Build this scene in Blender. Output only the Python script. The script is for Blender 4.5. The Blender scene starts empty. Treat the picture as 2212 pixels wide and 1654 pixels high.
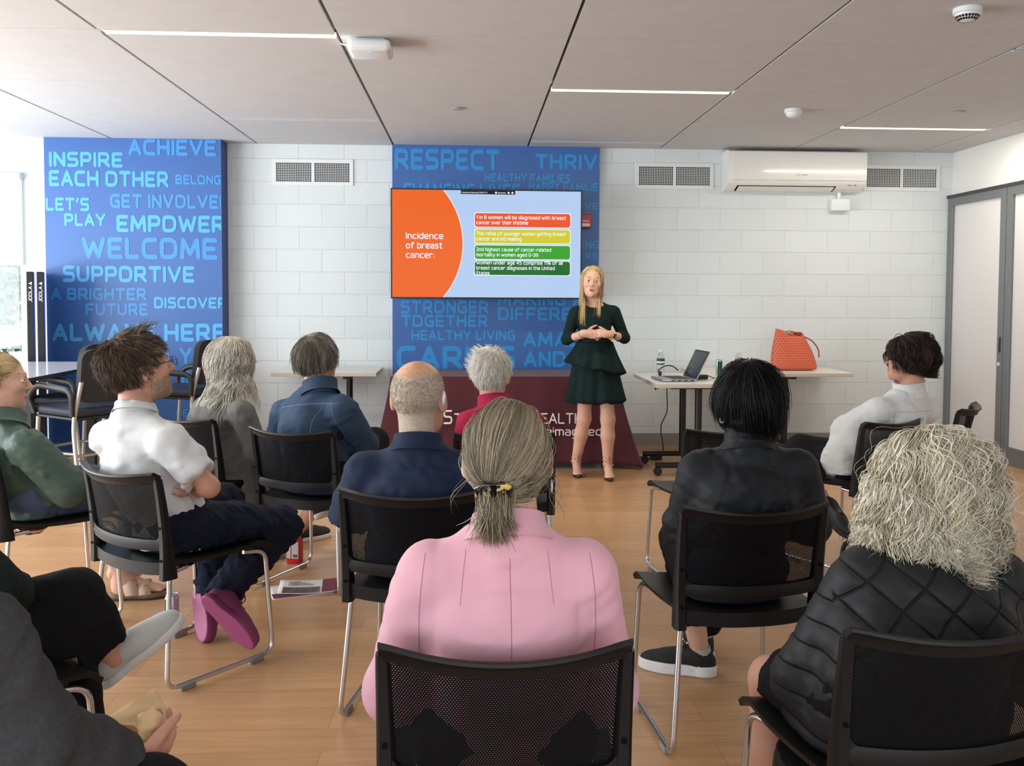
import bpy, bmesh, math, random
import numpy as np
from mathutils import Vector, Matrix
from mathutils.bvhtree import BVHTree
C = bpy.context.scene
COL = C.collection
PI = math.pi
rnd = random.Random(7)
nrng = np.random.default_rng(11)

# ------------------------------------------------------------------ camera
CAMF, CPIT, CYAW, CROL, CCX, CCY, CAMH = 2063.6, .0455, .0554, .0047, 1129.65, 732.5, 1.391
def _cam_rows():
    cp, sp, cy, sy = math.cos(CPIT), math.sin(CPIT), math.cos(CYAW), math.sin(CYAW)
    F = np.array([sy*cp, cy*cp, -sp]); R = np.array([cy, -sy, 0.0]); U = np.cross(R, F)
    c, s = math.cos(CROL), math.sin(CROL)
    return np.array([c*R+s*U, -s*R+c*U, F])
CR = _cam_rows()
cd = bpy.data.cameras.new('camera')
cam = bpy.data.objects.new('camera', cd); COL.objects.link(cam)
cd.sensor_fit = 'HORIZONTAL'; cd.sensor_width = 36.0
cd.lens = CAMF*36.0/2212
cd.shift_x = (1106-CCX)/2212; cd.shift_y = (CCY-827)/2212
cd.clip_start = .05
m = Matrix.Identity(4)
for i in range(3):
    m[i][0] = CR[0][i]; m[i][1] = CR[1][i]; m[i][2] = -CR[2][i]
m[0][3], m[1][3], m[2][3] = 0, 0, CAMH
cam.matrix_world = m
C.camera = cam

# ------------------------------------------------------------------ world, daylight, exposure
w = bpy.data.worlds.new('world'); C.world = w; w.use_nodes = True
bg = w.node_tree.nodes['Background']
bg.inputs[0].default_value = (.80, .92, 1.0, 1); bg.inputs[1].default_value = 2.2
def area(name, loc, rot, sx, sy, power, col):
    l = bpy.data.lights.new(name, 'AREA'); l.shape = 'RECTANGLE'; l.size = sx; l.size_y = sy
    l.energy = power; l.color = col
    o = bpy.data.objects.new(name, l); COL.objects.link(o); o.location = loc; o.rotation_euler = rot
    return o
# daylight coming in through the window band of the left wall and of the rear wall
area('daylight_left', (-5.95, 4.3, 1.45), (0, -PI/2, 0), 1.9, 6.4, 315, (.93, .97, 1))
area('daylight_ground', (-5.8, 4.3, .75), (0, -PI/2-.75, 0), .6, 6.6, 170, (.96, .98, 1))
area('daylight_rear', (-.6, -2.85, 1.5), (PI/2, 0, 0), 8.5, 2.0, 85, (.95, .98, 1))
C.view_settings.view_transform = 'Standard'
C.view_settings.look = 'None'
C.view_settings.exposure = 0.0
C.view_settings.gamma = 1.0
C.view_settings.use_curve_mapping = False

# ------------------------------------------------------------------ helpers
def ray(u, v):
    return CR.T @ np.array([(u-CCX)/CAMF, (CCY-v)/CAMF, 1.0])
def at(u, v, Y):
    """world point seen at photo pixel u,v at distance Y down the room"""
    d = ray(u, v); return d*(Y/d[1]) + np.array([0, 0, CAMH])
def V3(*a): return np.array(a, dtype=float)
def unit(v):
    v = np.asarray(v, float); return v/(np.linalg.norm(v)+1e-12)

def lin(c):
    if isinstance(c, str):
        c = c.lstrip('#'); c = [int(c[i:i+2], 16)/255 for i in (0, 2, 4)]
    elif max(c) > 1.001: c = [x/255 for x in c]
    return tuple((x/12.92 if x <= .04045 else ((x+.055)/1.055)**2.4) for x in c[:3])+(1.0,)

MATS = {}
def mat(name, col, rough=.6, metal=0.0, bump=None, var=None, spec=.5, emit=0, alpha=1, trans=0, sheen=0, coat=0, sss=0):
    """bump=(scale,strength[,distance]) noise bump; var=(scale,amount) brightness mottling"""
    if name in MATS: return MATS[name]
    m = bpy.data.materials.new(name); m.use_nodes = True; MATS[name] = m
    nt = m.node_tree; N = nt.nodes; L = nt.links; b = N['Principled BSDF']
    c = lin(col)
    b.inputs['Base Color'].default_value = c; b.inputs['Roughness'].default_value = rough
    b.inputs['Metallic'].default_value = metal; b.inputs['Specular IOR Level'].default_value = spec
    b.inputs['Alpha'].default_value = alpha; b.inputs['Transmission Weight'].default_value = trans
    if sheen: b.inputs['Sheen Weight'].default_value = sheen
    if coat: b.inputs['Coat Weight'].default_value = coat
    if emit: b.inputs['Emission Color'].default_value = c; b.inputs['Emission Strength'].default_value = emit
    if bump or var:
        tc = N.new('ShaderNodeTexCoord')
    if bump:
        n = N.new('ShaderNodeTexNoise'); n.inputs['Scale'].default_value = bump[0]; n.inputs['Detail'].default_value = 5
        bp = N.new('ShaderNodeBump'); bp.inputs['Strength'].default_value = bump[1]
        bp.inputs['Distance'].default_value = bump[2] if len(bump) > 2 else .01
        L.new(tc.outputs['Object'], n.inputs['Vector']); L.new(n.outputs['Fac'], bp.inputs['Height']); L.new(bp.outputs['Normal'], b.inputs['Normal'])
    if var:
        n2 = N.new('ShaderNodeTexNoise'); n2.inputs['Scale'].default_value = var[0]; n2.inputs['Detail'].default_value = 4
        mp = N.new('ShaderNodeMapRange'); mp.inputs['From Min'].default_value = .3; mp.inputs['From Max'].default_value = .7
        mp.inputs['To Min'].default_value = 1-var[1]; mp.inputs['To Max'].default_value = 1+var[1]
        mx = N.new('ShaderNodeMix'); mx.data_type = 'RGBA'; mx.blend_type = 'MULTIPLY'; mx.inputs[0].default_value = 1
        mx.inputs[6].default_value = c
        L.new(tc.outputs['Object'], n2.inputs['Vector']); L.new(n2.outputs['Fac'], mp.inputs['Value'])
        L.new(mp.outputs['Result'], mx.inputs[7]); L.new(mx.outputs[2], b.inputs['Base Color'])
    return m
def nodes_of(m): return m.node_tree.nodes, m.node_tree.links, m.node_tree.nodes['Principled BSDF']

def tag(o, label=None, cat=None, group=None, kind=None):
    if label: o['label'] = label
    if cat: o['category'] = cat
    if group: o['group'] = group
    if kind: o['kind'] = kind
    return o
def thing(name, label, cat, loc=(0, 0, 0), rz=0, group=None):
    o = bpy.data.objects.new(name, None); COL.objects.link(o); o.empty_display_size = .1
    o.location = loc; o.rotation_euler = (0, 0, rz)
    return tag(o, label, cat, group)
def link(name, me, mats, parent=None, label=None):
    o = bpy.data.objects.new(name, me); COL.objects.link(o)
    if not isinstance(mats, (list, tuple)): mats = [mats]
    for mm in mats: me.materials.append(mm)
    if parent is not None: o.parent = parent
    if label: o['label'] = label
    return o
def obj(name, bm, mats, parent=None, smooth=None, label=None):
    me = bpy.data.meshes.new(name); bm.normal_update(); bm.to_mesh(me); bm.free()
    if smooth is not None:
        me.shade_smooth() if smooth >= 180 else me.set_sharp_from_angle(angle=math.radians(smooth))
        if smooth < 180:
            for p in me.polygons: p.use_smooth = True
    return link(name, me, mats, parent, label)
def struct(name, bm, mats, label=None, parent=None, smooth=None):
    o = obj(name, bm, mats, parent, smooth, label)
    if parent is None: o['kind'] = 'structure'
    return o
def copy_tree(o, parent=None):
    c = o.copy(); COL.objects.link(c)
    if parent is not None: c.parent = parent
    for ch in list(o.children): copy_tree(ch, c)
    return c

def box(bm, x0, x1, y0, y1, z0, z1, bevel=0, seg=2, M=None, mi=0):
    r = bmesh.ops.create_cube(bm, size=1)
    vs = r['verts']
    for v in vs:
        v.co = Vector((x0+(v.co.x+.5)*(x1-x0), y0+(v.co.y+.5)*(y1-y0), z0+(v.co.z+.5)*(z1-z0)))
    if M is not None: bmesh.ops.transform(bm, matrix=M, verts=vs)
    fs = {f for v in vs for f in v.link_faces}
    for f in fs: f.material_index = mi
    if bevel:
        es = list({e for v in vs for e in v.link_edges})
        b = bmesh.ops.bevel(bm, geom=es, offset=bevel, segments=seg, affect='EDGES', profile=.5)
        for f in b['faces']: f.material_index = mi
    return bm
def B(*a, **k):
    return box(bmesh.new(), *a, **k)
def catmull(pts, n=6, closed=False):
    P = [np.asarray(p, float) for p in pts]; out = []
    N = len(P); rng = range(N if closed else N-1)
    for i in rng:
        p0 = P[i-1] if (i > 0 or closed) else 2*P[0]-P[1]; p1 = P[i]; p2 = P[(i+1) % N]
        p3 = P[(i+2) % N] if (i+2 < N or closed) else 2*P[-1]-P[-2]
        for k in range(n):
            t = k/n
            out.append(.5*((2*p1)+(-p0+p2)*t+(2*p0-5*p1+4*p2-p3)*t*t+(-p0+3*p1-3*p2+p3)*t**3))
    if not closed: out.append(P[-1])
    return out
def fillet(pts, r, n=5):
    """polyline with rounded corners of radius-ish r"""
    P = [np.asarray(p, float) for p in pts]; out = [P[0]]
    for i in range(1, len(P)-1):
        a, b, c = P[i-1], P[i], P[i+1]
        d1, d2 = unit(a-b), unit(c-b); q = min(r, .45*np.linalg.norm(a-b), .45*np.linalg.norm(c-b))
        s, e = b+d1*q, b+d2*q
        for k in range(n+1):
            t = k/n; out.append((1-t)**2*s+2*t*(1-t)*b+t*t*e)
    out.append(P[-1]); return out
def tube(bm, pts, r, seg=10, closed=False, caps=True, mi=0, flat=None, ref=None):
    """r: number or list; flat=(a,b) elliptical factors about a reference axis"""
    P = [np.asarray(p, float) for p in pts]; n = len(P)
    rs = r if isinstance(r, (list, tuple, np.ndarray)) else [r]*n
    rings = []; up = None
    for i in range(n):
        a = P[(i-1) % n] if (closed or i > 0) else P[i]; b = P[(i+1) % n] if (closed or i < n-1) else P[i]
        t = unit(b-a)
        if ref is not None: up = np.asarray(ref, float)
        elif up is None:
            up = np.array([0, 0, 1.0]) if abs(t[2]) < .9 else np.array([1.0, 0, 0])
        s = unit(np.cross(t, up)); u2 = np.cross(s, t); up = u2 if ref is None else up
        fa, fb = flat if flat else (1, 1)
        rings.append([bm.verts.new(P[i]+rs[i]*(fa*math.cos(2*PI*k/seg)*s+fb*math.sin(2*PI*k/seg)*u2)) for k in range(seg)])
    for i in range(n if closed else n-1):
        A, Bq = rings[i], rings[(i+1) % n]
        for k in range(seg):
            f = bm.faces.new((A[k], A[(k+1) % seg], Bq[(k+1) % seg], Bq[k])); f.material_index = mi
    if caps and not closed:
        f = bm.faces.new(rings[0]); f.material_index = mi; f = bm.faces.new(rings[-1][::-1]); f.material_index = mi
    return bm
def lathe(bm, prof, seg=24, M=None, mi=0):
    """prof: list of (radius,z)"""
    rings = []; new = []
    for (r, z) in prof:
        ring = [bm.verts.new((r*math.cos(2*PI*k/seg), r*math.sin(2*PI*k/seg), z)) for k in range(seg)] if r > 1e-6 else [bm.verts.new((0, 0, z))]
        rings.append(ring); new += ring
    for A, Bq in zip(rings, rings[1:]):
        for k in range(seg):
            if len(A) == 1 and len(Bq) == 1: continue
            if len(A) == 1: vs = (A[0], Bq[(k+1) % seg], Bq[k])
            elif len(Bq) == 1: vs = (A[k], A[(k+1) % seg], Bq[0])
            else: vs = (A[k], A[(k+1) % seg], Bq[(k+1) % seg], Bq[k])
            f = bm.faces.new(vs[::-1] if False else vs); f.material_index = mi
    if len(rings[0]) > 1: bm.faces.new(rings[0][::-1]).material_index = mi
    if len(rings[-1]) > 1: bm.faces.new(rings[-1]).material_index = mi
    if M is not None: bmesh.ops.transform(bm, matrix=M, verts=new)
    return bm
def prism(bm, poly, axis, a, b, mi=0):
    """extrude a 2-D polygon (in the two other axes) along axis from a to b"""
    def P(p, t):
        return {'x': (t, p[0], p[1]), 'y': (p[0], t, p[1]), 'z': (p[0], p[1], t)}[axis]
    A = [bm.verts.new(P(p, a)) for p in poly]; Bq = [bm.verts.new(P(p, b)) for p in poly]; n = len(poly)
    fs = [bm.faces.new(A[::-1]), bm.faces.new(Bq)]
    for k in range(n): fs.append(bm.faces.new((A[k], A[(k+1) % n], Bq[(k+1) % n], Bq[k])))
    for f in fs: f.material_index = mi
    bmesh.ops.recalc_face_normals(bm, faces=fs)
    return bm
def rrect(x0, x1, z0, z1, r, n=6):
    out = []
    for (cx, cz, a0) in ((x1-r, z1-r, 0), (x0+r, z1-r, 90), (x0+r, z0+r, 180), (x1-r, z0+r, 270)):
        for k in range(n+1):
            a = math.radians(a0+90*k/n); out.append((cx+r*math.cos(a), cz+r*math.sin(a)))
    return out

# rounded stroke lettering: each glyph is a list of (points, corner radius) on a cap height of 1
_g = lambda *a: list(a)
GLY = {
'A': _g(([(0,0),(.35,1),(.7,0)],0),([(.12,.32),(.58,.32)],0)), 'B': _g(([(0,0),(0,1)],0),([(0,1),(.58,1),(.58,.52),(0,.52)],.22),([(0,.52),(.64,.52),(.64,0),(0,0)],.25)),
'C': _g(([(.62,1),(0,1),(0,0),(.62,0)],.32)), 'D': _g(([(0,0),(0,1)],0),([(0,1),(.68,1),(.68,0),(0,0)],.38)), 'E': _g(([(.58,1),(0,1),(0,0),(.58,0)],.06),([(0,.5),(.5,.5)],0)),
'F': _g(([(.58,1),(0,1),(0,0)],.06),([(0,.48),(.5,.48)],0)), 'G': _g(([(.64,1),(0,1),(0,0),(.66,0)],.32),([(.66,0),(.66,.48),(.4,.48)],.05)), 'H': _g(([(0,0),(0,1)],0),([(.66,0),(.66,1)],0),([(0,.5),(.66,.5)],0)),
'I': _g(([(0,0),(0,1)],0)), 'J': _g(([(.45,1),(.45,0),(0,0)],.25)), 'K': _g(([(0,0),(0,1)],0),([(.62,1),(0,.45)],0),([(.2,.6),(.64,0)],0)), 'L': _g(([(0,1),(0,0),(.54,0)],.06)),
'M': _g(([(0,0),(.06,1),(.42,.2),(.78,1),(.84,0)],0)), 'N': _g(([(0,0),(0,1),(.64,0),(.64,1)],0)), 'O': _g(([(0,.5),(0,1),(.72,1),(.72,0),(0,0),(0,.5)],.34)), 'P': _g(([(0,0),(0,1)],0),([(0,1),(.62,1),(.62,.42),(0,.42)],.27)),
'R': _g(([(0,0),(0,1)],0),([(0,1),(.62,1),(.62,.42),(0,.42)],.27),([(.32,.42),(.66,0)],0)), 'S': _g(([(.6,1),(0,1),(0,.52),(.62,.52),(.62,0),(0,0)],.24)), 'T': _g(([(0,1),(.66,1)],0),([(.33,1),(.33,0)],0)),
'U': _g(([(0,1),(0,0),(.66,0),(.66,1)],.32)), 'V': _g(([(0,1),(.36,0),(.72,1)],0)), 'W': _g(([(0,1),(.24,0),(.5,.78),(.76,0),(1,1)],0)), 'Y': _g(([(0,1),(.34,.46),(.68,1)],0),([(.34,.46),(.34,0)],0)), 'Z': _g(([(0,1),(.6,1),(0,0),(.6,0)],0)),
'a': _g(([(.05,.73),(.48,.73),(.48,0)],.2),([(.48,.42),(0,.42),(0,0),(.48,0)],.18)), 'b': _g(([(0,1.02),(0,0)],0),([(0,.73),(.52,.73),(.52,0),(0,0)],.24)), 'c': _g(([(.45,.73),(0,.73),(0,0),(.45,0)],.24)),
'd': _g(([(.52,1.02),(.52,0)],0),([(.52,.73),(0,.73),(0,0),(.52,0)],.24)), 'e': _g(([(.5,0),(0,0),(0,.73),(.52,.73),(.52,.36),(0,.36)],.2)), 'f': _g(([(.42,1.02),(.14,1.02),(.14,0)],.16),([(0,.73),(.38,.73)],0)),
'g': _g(([(.52,.73),(0,.73),(0,.03),(.52,.03)],.24),([(.52,.73),(.52,-.28),(.04,-.28)],.2)), 'h': _g(([(0,1.02),(0,0)],0),([(0,.73),(.5,.73),(.5,0)],.22)), 'i': _g(([(0,.73),(0,0)],0),([(0,1),(0,1.01)],0)),
'k': _g(([(0,1.02),(0,0)],0),([(.45,.73),(0,.32)],0),([(.15,.44),(.47,0)],0)), 'l': _g(([(0,1.02),(0,0)],0)), 'm': _g(([(0,.73),(0,0)],0),([(0,.73),(.4,.73),(.4,0)],.18),([(.3,.73),(.8,.73),(.8,0)],.18)),
'n': _g(([(0,.73),(0,0)],0),([(0,.73),(.5,.73),(.5,0)],.22)), 'o': _g(([(0,.36),(0,.73),(.54,.73),(.54,0),(0,0),(0,.36)],.25)), 'p': _g(([(0,.73),(0,-.28)],0),([(0,.73),(.52,.73),(.52,0),(0,0)],.24)),
'r': _g(([(0,.73),(0,0)],0),([(0,.5),(.06,.73),(.36,.73)],.15)), 's': _g(([(.44,.73),(0,.73),(0,.38),(.46,.38),(.46,0),(0,0)],.16)), 't': _g(([(.14,.98),(.14,0),(.38,0)],.15),([(0,.73),(.36,.73)],0)),
'u': _g(([(0,.73),(0,0),(.5,0),(.5,.73)],.22),([(.5,.73),(.5,0)],0)), 'v': _g(([(0,.73),(.25,0),(.5,.73)],0)), 'w': _g(([(0,.73),(.18,0),(.36,.62),(.54,0),(.72,.73)],0)), 'y': _g(([(0,.73),(.27,0)],0),([(.52,.73),(.2,-.28),(.04,-.28)],.1)),
'0': _g(([(0,.5),(0,1),(.56,1),(.56,0),(0,0),(0,.5)],.27)), '1': _g(([(0,.78),(.24,1),(.24,0)],0)), '2': _g(([(0,1),(.54,1),(.54,.55),(.02,0),(.58,0)],.2)), '3': _g(([(0,1),(.54,1),(.54,.53),(.15,.53)],.2),([(.15,.53),(.56,.53),(.56,0),(0,0)],.24)),
'4': _g(([(.46,0),(.46,1),(0,.28),(.6,.28)],0)), '5': _g(([(.52,1),(.06,1),(.03,.55)],0),([(.03,.58),(.55,.58),(.55,0),(0,0)],.24)), '7': _g(([(0,1),(.54,1),(.18,0)],0)), '8': _g(([(.28,.53),(.03,.53),(.03,1),(.53,1),(.53,.53),(.28,.53)],.2),([(.28,.53),(0,.53),(0,0),(.56,0),(.56,.53),(.28,.53)],.22)),
'9': _g(([(.56,.45),(0,.45),(0,1),(.56,1),(.56,0),(.05,0)],.25)), '-': _g(([(0,.4),(.3,.4)],0)), ':': _g(([(0,.08),(0,.09)],0),([(0,.62),(0,.63)],0)), "'": _g(([(.06,1.02),(0,.78)],0)),
'%': _g(([(.1,0),(.7,1)],0),([(0,.75),(0,1),(.26,1),(.26,.55),(0,.55),(0,.75)],.12),([(.54,.25),(.54,.45),(.8,.45),(.8,0),(.54,0),(.54,.25)],.12)), ' ': [],
}
def text_bm(bm, s, x, z, height, y, width=None, bold=.18, mi=0, align='LEFT', clip=None, gap=None):
    """flat rounded lettering in the x-z plane facing -y: left edge x, baseline z, cap height, fitted width, stroke = bold*cap height"""
    if bold < .06: bold = .13+bold*1.6
    gap = gap if gap is not None else .12+bold*.95
    pen = 0.0; strokes = []
    for ch in s:
        if ch == ' ': pen += .30+gap*.3; continue
        gl = GLY[ch]; w_ = max(p[0] for st in gl for p in st[0])
        for pts, r in gl:
            P = [np.array([p[0]+pen, p[1]*(1-bold)+bold/2 if 0 <= p[1] <= 1.02 else p[1]], float) for p in pts]
            if r: P = fillet(P, r, 4)
            strokes.append(P)
        pen += w_+gap
    tot = pen-gap+bold; hw = bold/2; kx = height if width is None else width/tot
    off = -(tot*kx if align == 'RIGHT' else tot*kx/2 if align == 'CENTER' else 0)
    tb = bmesh.new()
    cnt = [0]
    def poly(ps):
        cnt[0] += 1; yk = y-1.3e-5*(cnt[0] % 101)
        try: f = tb.faces.new([tb.verts.new((x+off+(p[0]+hw)*kx, yk, z+p[1]*height)) for p in ps]); f.material_index = mi
        except ValueError: pass
    for P in strokes:
        for a, c in zip(P, P[1:]):
            d = c-a; L_ = np.hypot(*d)
            if L_ < 1e-6: continue
            n = np.array([-d[1], d[0]])/L_*hw; poly([a-n, c-n, c+n, a+n])
        for q in (P if len(P) < 6 else [P[k] for k in range(0, len(P))]):
            poly([q+hw*np.array([math.cos(t_), math.sin(t_)]) for t_ in np.linspace(0, 2*PI, 9)[:-1]])
    if clip is not None:
        for (pco, pno) in clip:
            bmesh.ops.bisect_plane(tb, geom=tb.verts[:]+tb.edges[:]+tb.faces[:], plane_co=pco, plane_no=pno, clear_outer=True)
    tmp = bpy.data.meshes.new('t'); tb.to_mesh(tmp); tb.free()
    bm.from_mesh(tmp); bpy.data.meshes.remove(tmp)
    return bm
# ------------------------------------------------------------------ setting
CEIL = 2.747; WALL = 8.79; XR = 4.52; XL = -5.9; YB = -2.8
# floor: vinyl planks running across the room
mf = mat('wood_planks', (196, 146, 100), .34, spec=.45)
N, L, b = nodes_of(mf)
tc = N.new('ShaderNodeTexCoord'); br = N.new('ShaderNodeTexBrick')
br.offset = .37; br.offset_frequency = 2
for k, v in (('Scale', 1), ('Mortar Size', .0012), ('Mortar Smooth', .3), ('Brick Width', 1.22), ('Row Height', .152), ('Bias', 0)): br.inputs[k].default_value = v
br.inputs['Color1'].default_value = lin((200, 156, 113)); br.inputs['Color2'].default_value = lin((185, 141, 99)); br.inputs['Mortar'].default_value = lin((150, 112, 78))
mp = N.new('ShaderNodeMapping'); mp.inputs['Scale'].default_value = (1.1, 15, 1)
ns = N.new('ShaderNodeTexNoise'); ns.inputs['Scale'].default_value = 2.2; ns.inputs['Detail'].default_value = 7; ns.inputs['Roughness'].default_value = .6; ns.inputs['Distortion'].default_value = .6
rp = N.new('ShaderNodeMapRange'); rp.inputs['From Min'].default_value = .3; rp.inputs['From Max'].default_value = .7; rp.inputs['To Min'].default_value = .86; rp.inputs['To Max'].default_value = 1.1
mx = N.new('ShaderNodeMix'); mx.data_type = 'RGBA'; mx.blend_type = 'MULTIPLY'; mx.inputs[0].default_value = 1
L.new(tc.outputs['Object'], br.inputs['Vector']); L.new(tc.outputs['Object'], mp.inputs['Vector']); L.new(mp.outputs['Vector'], ns.inputs['Vector'])
L.new(ns.outputs['Fac'], rp.inputs['Value']); L.new(br.outputs['Color'], mx.inputs[6]); L.new(rp.outputs['Result'], mx.inputs[7]); L.new(mx.outputs[2], b.inputs['Base Color'])
struct('floor', B(XL-.1, XR+.3, YB-.1, WALL+.1, -.1, 0), mf, 'warm wood-look plank floor')

# painted concrete block wall
def block_wall(name, col, sx, sz, swap=False):
    m = mat(name, col, .62, spec=.35)
    N, L, b = nodes_of(m)
    tc = N.new('ShaderNodeTexCoord'); sp = N.new('ShaderNodeSeparateXYZ'); cb = N.new('ShaderNodeCombineXYZ')
    L.new(tc.outputs['Object'], sp.inputs[0])
    ax = N.new('ShaderNodeMath'); ax.inputs[1].default_value = sx; az = N.new('ShaderNodeMath'); az.inputs[1].default_value = sz
    L.new(sp.outputs['Y' if swap else 'X'], ax.inputs[0]); L.new(sp.outputs['Z'], az.inputs[0]); L.new(ax.outputs[0], cb.inputs[0]); L.new(az.outputs[0], cb.inputs[1])
    br = N.new('ShaderNodeTexBrick'); br.offset = .5; br.offset_frequency = 2
    for k, v in (('Scale', 1), ('Mortar Size', .005), ('Mortar Smooth', .5), ('Brick Width', .4064), ('Row Height', .2032)): br.inputs[k].default_value = v
    br.inputs['Color1'].default_value = lin(col); br.inputs['Color2'].default_value = lin([q*.985 for q in col]); br.inputs['Mortar'].default_value = lin([q*.985 for q in col])
    L.new(cb.outputs[0], br.inputs['Vector']); L.new(br.outputs['Color'], b.inputs['Base Color'])
    inv = N.new('ShaderNodeMath'); inv.operation = 'SUBTRACT'; inv.inputs[0].default_value = 1; L.new(br.outputs['Fac'], inv.inputs[1])
    b1 = N.new('ShaderNodeBump'); b1.inputs['Strength'].default_value = .7; b1.inputs['Distance'].default_value = .0045; L.new(inv.outputs[0], b1.inputs['Height'])
    n = N.new('ShaderNodeTexNoise'); n.inputs['Scale'].default_value = 90; n.inputs['Detail'].default_value = 4; L.new(tc.outputs['Object'], n.inputs['Vector'])
    b2 = N.new('ShaderNodeBump'); b2.inputs['Strength'].default_value = .25; b2.inputs['Distance'].default_value = .004
    L.new(n.outputs['Fac'], b2.inputs['Height']); L.new(b1.outputs['Normal'], b2.inputs['Normal']); L.new(b2.outputs['Normal'], b.inputs['Normal'])
    return m
mblock = block_wall('painted_block', (218, 225, 227), -.082, .0256)
mwhite = mat('white_paint', (232, 231, 228), .55, bump=(60, .08))
WX = -3.97   # right jamb of the window in the back wall
bm = bmesh.new()
box(bm, WX, XR+.2, WALL, WALL+.2, 0, CEIL+.25)
box(bm, XL-.2, WX, WALL, WALL+.2, 2.46, CEIL+.25)
box(bm, XL-.2, WX, WALL, WALL+.2, 0, .3)
struct('wall_back', bm, mblock, 'white painted concrete block wall')
struct('wall_right', B(XR, XR+.2, 7.0-9.8, WALL+.2, 2.335, CEIL+.25), mwhite, 'smooth white wall over the folding doors')
bm = bmesh.new()      # left wall: a long window band
box(bm, XL-.2, XL, YB-.2, WALL, 0, .45); box(bm, XL-.2, XL, YB-.2, WALL, 2.45, CEIL+.25)
for y0 in (YB-.2, .5, 4.5, 8.6): box(bm, XL-.2, XL, y0, y0+.2, .45, 2.45)
struct('wall_left', bm, mwhite)
bm = bmesh.new()
box(bm, XL, XR, YB-.2, YB, 0, .45); box(bm, XL, XR, YB-.2, YB, 2.5, CEIL+.25)
box(bm, XL, -4.9, YB-.2, YB, .45, 2.5); box(bm, 3.7, XR, YB-.2, YB, .45, 2.5)
struct('wall_rear', bm, mwhite)

# ceiling: 1.218 m lay-in panels with open reveals, real gaps
mceil = mat('ceiling_panel', (203, 203, 204), .85, bump=(220, .25, .002), var=(7, .025), spec=.2)
mgap = mat('ceiling_reveal', (120, 120, 120), .7)
gx = [-3.133+1.2181*i for i in range(-2, 8)]; gy = [5.086+1.2181*j for j in range(-6, 4)]
bm = bmesh.new()
STRIPS = {}   # (i,j): 'lamp' | 'slot'   the joint at gy[j] between lines i and i+1
for i, j, k in ((3, 6, 'lamp'), (5, 7, 'lamp'), (7, 8, 'lamp'), (3, 8, 'slot'), (7, 6, 'slot'), (5, 9, 'slot')): STRIPS[(i, j)] = k
SW = .088
for i in range(len(gx)-1):
    for j in range(len(gy)):
        x0, x1 = gx[i]+.009, gx[i+1]-.009
        y0 = gy[j]+.003; y1 = (gy[j+1]-.003) if j+1 < len(gy) else WALL
        if (i, j) in STRIPS: y0 = gy[j]+SW
        x1 = min(x1, XR-.002); x0 = max(x0, XL+.002); y0 = max(y0, YB); y1 = min(y1, WALL-.004)
        if j == 9 and (i, j) not in STRIPS: continue
        if x1-x0 < .02 or y1-y0 < .01: continue
        if j == 8: y1 = WALL-.004 if (i, 9) not in STRIPS else 8.42
        if (i, j) == (5, 9): continue
        box(bm, x0, x1, y0, y1, CEIL, CEIL+.03, mi=0)
box(bm, gx[5]+.009, gx[6]-.009, 8.42+SW, WALL-.004, CEIL, CEIL+.03)
box(bm, XL-.1, XR+.1, YB-.1, WALL+.1, CEIL+.05, CEIL+.15, mi=1)
struct('ceiling', bm, [mceil, mgap], 'grey-white acoustic panels with dark open joints')
# low white bulkhead above the far window
struct('trim_1', B(XL, -3.701, 8.66, WALL-.001, 2.55, CEIL-.001), mwhite, 'white bulkhead over the window')

mlamp = mat('lamp_diffuser', (255, 246, 214), .5, emit=3.2)
malu = mat('white_metal', (225, 225, 222), .4, .2)
mslot = mat('slot_grey', (196, 202, 208), .5)
for k, ((i, j), kind) in enumerate(STRIPS.items()):
    y = gy[j] if j < 9 else 8.42
    x0, x1 = gx[i]+.012, min(gx[i+1]-.012, XR-.03)
    if kind == 'lamp':
        lab = {3: 'lit warm white strip light over the left of the ceiling, beside the white wireless box',
               5: 'lit warm white strip light over the middle of the ceiling',
               7: 'lit warm white strip light over the air conditioner side, nearest the right wall'}[i]
        t = thing('ceiling_strip_light', lab, 'light', (0, 0, 0), group=None)
        obj('diffuser', B(x0, x1, y+.012, y+SW-.012, CEIL+.004, CEIL+.012), mlamp, t)
        bm = bmesh.new(); box(bm, x0, x1, y+.002, y+.012, CEIL-.002, CEIL+.03); box(bm, x0, x1, y+SW-.012, y+SW-.002, CEIL-.002, CEIL+.03)
        obj('housing', bm, malu, t)
        l = bpy.data.lights.new('strip_lamp', 'AREA'); l.shape = 'RECTANGLE'; l.size = x1-x0; l.size_y = .06; l.energy = 20; l.color = (1, .93, .78)
        lo = bpy.data.objects.new('strip_lamp', l); COL.objects.link(lo); lo.location = ((x0+x1)/2, y+SW/2, CEIL-.004)
    else:
        lab = {3: 'unlit pale linear air slot in the ceiling, between the two blue columns', 5: 'unlit pale linear air slot just above the blue column behind the screen',
               7: 'unlit pale linear air slot by the round smoke detector at the right edge'}[i]
        t = thing('air_slot', lab, 'air vent')
        bm = bmesh.new(); box(bm, x0, x1, y+.002, y+.03, CEIL-.003, CEIL+.03); box(bm, x0, x1, y+SW-.03, y+SW-.002, CEIL-.003, CEIL+.03)
        obj('slot_frame', bm, mslot, t); obj('slot_back', B(x0, x1, y+.03, y+SW-.03, CEIL+.02, CEIL+.03), mslot, t)

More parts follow.
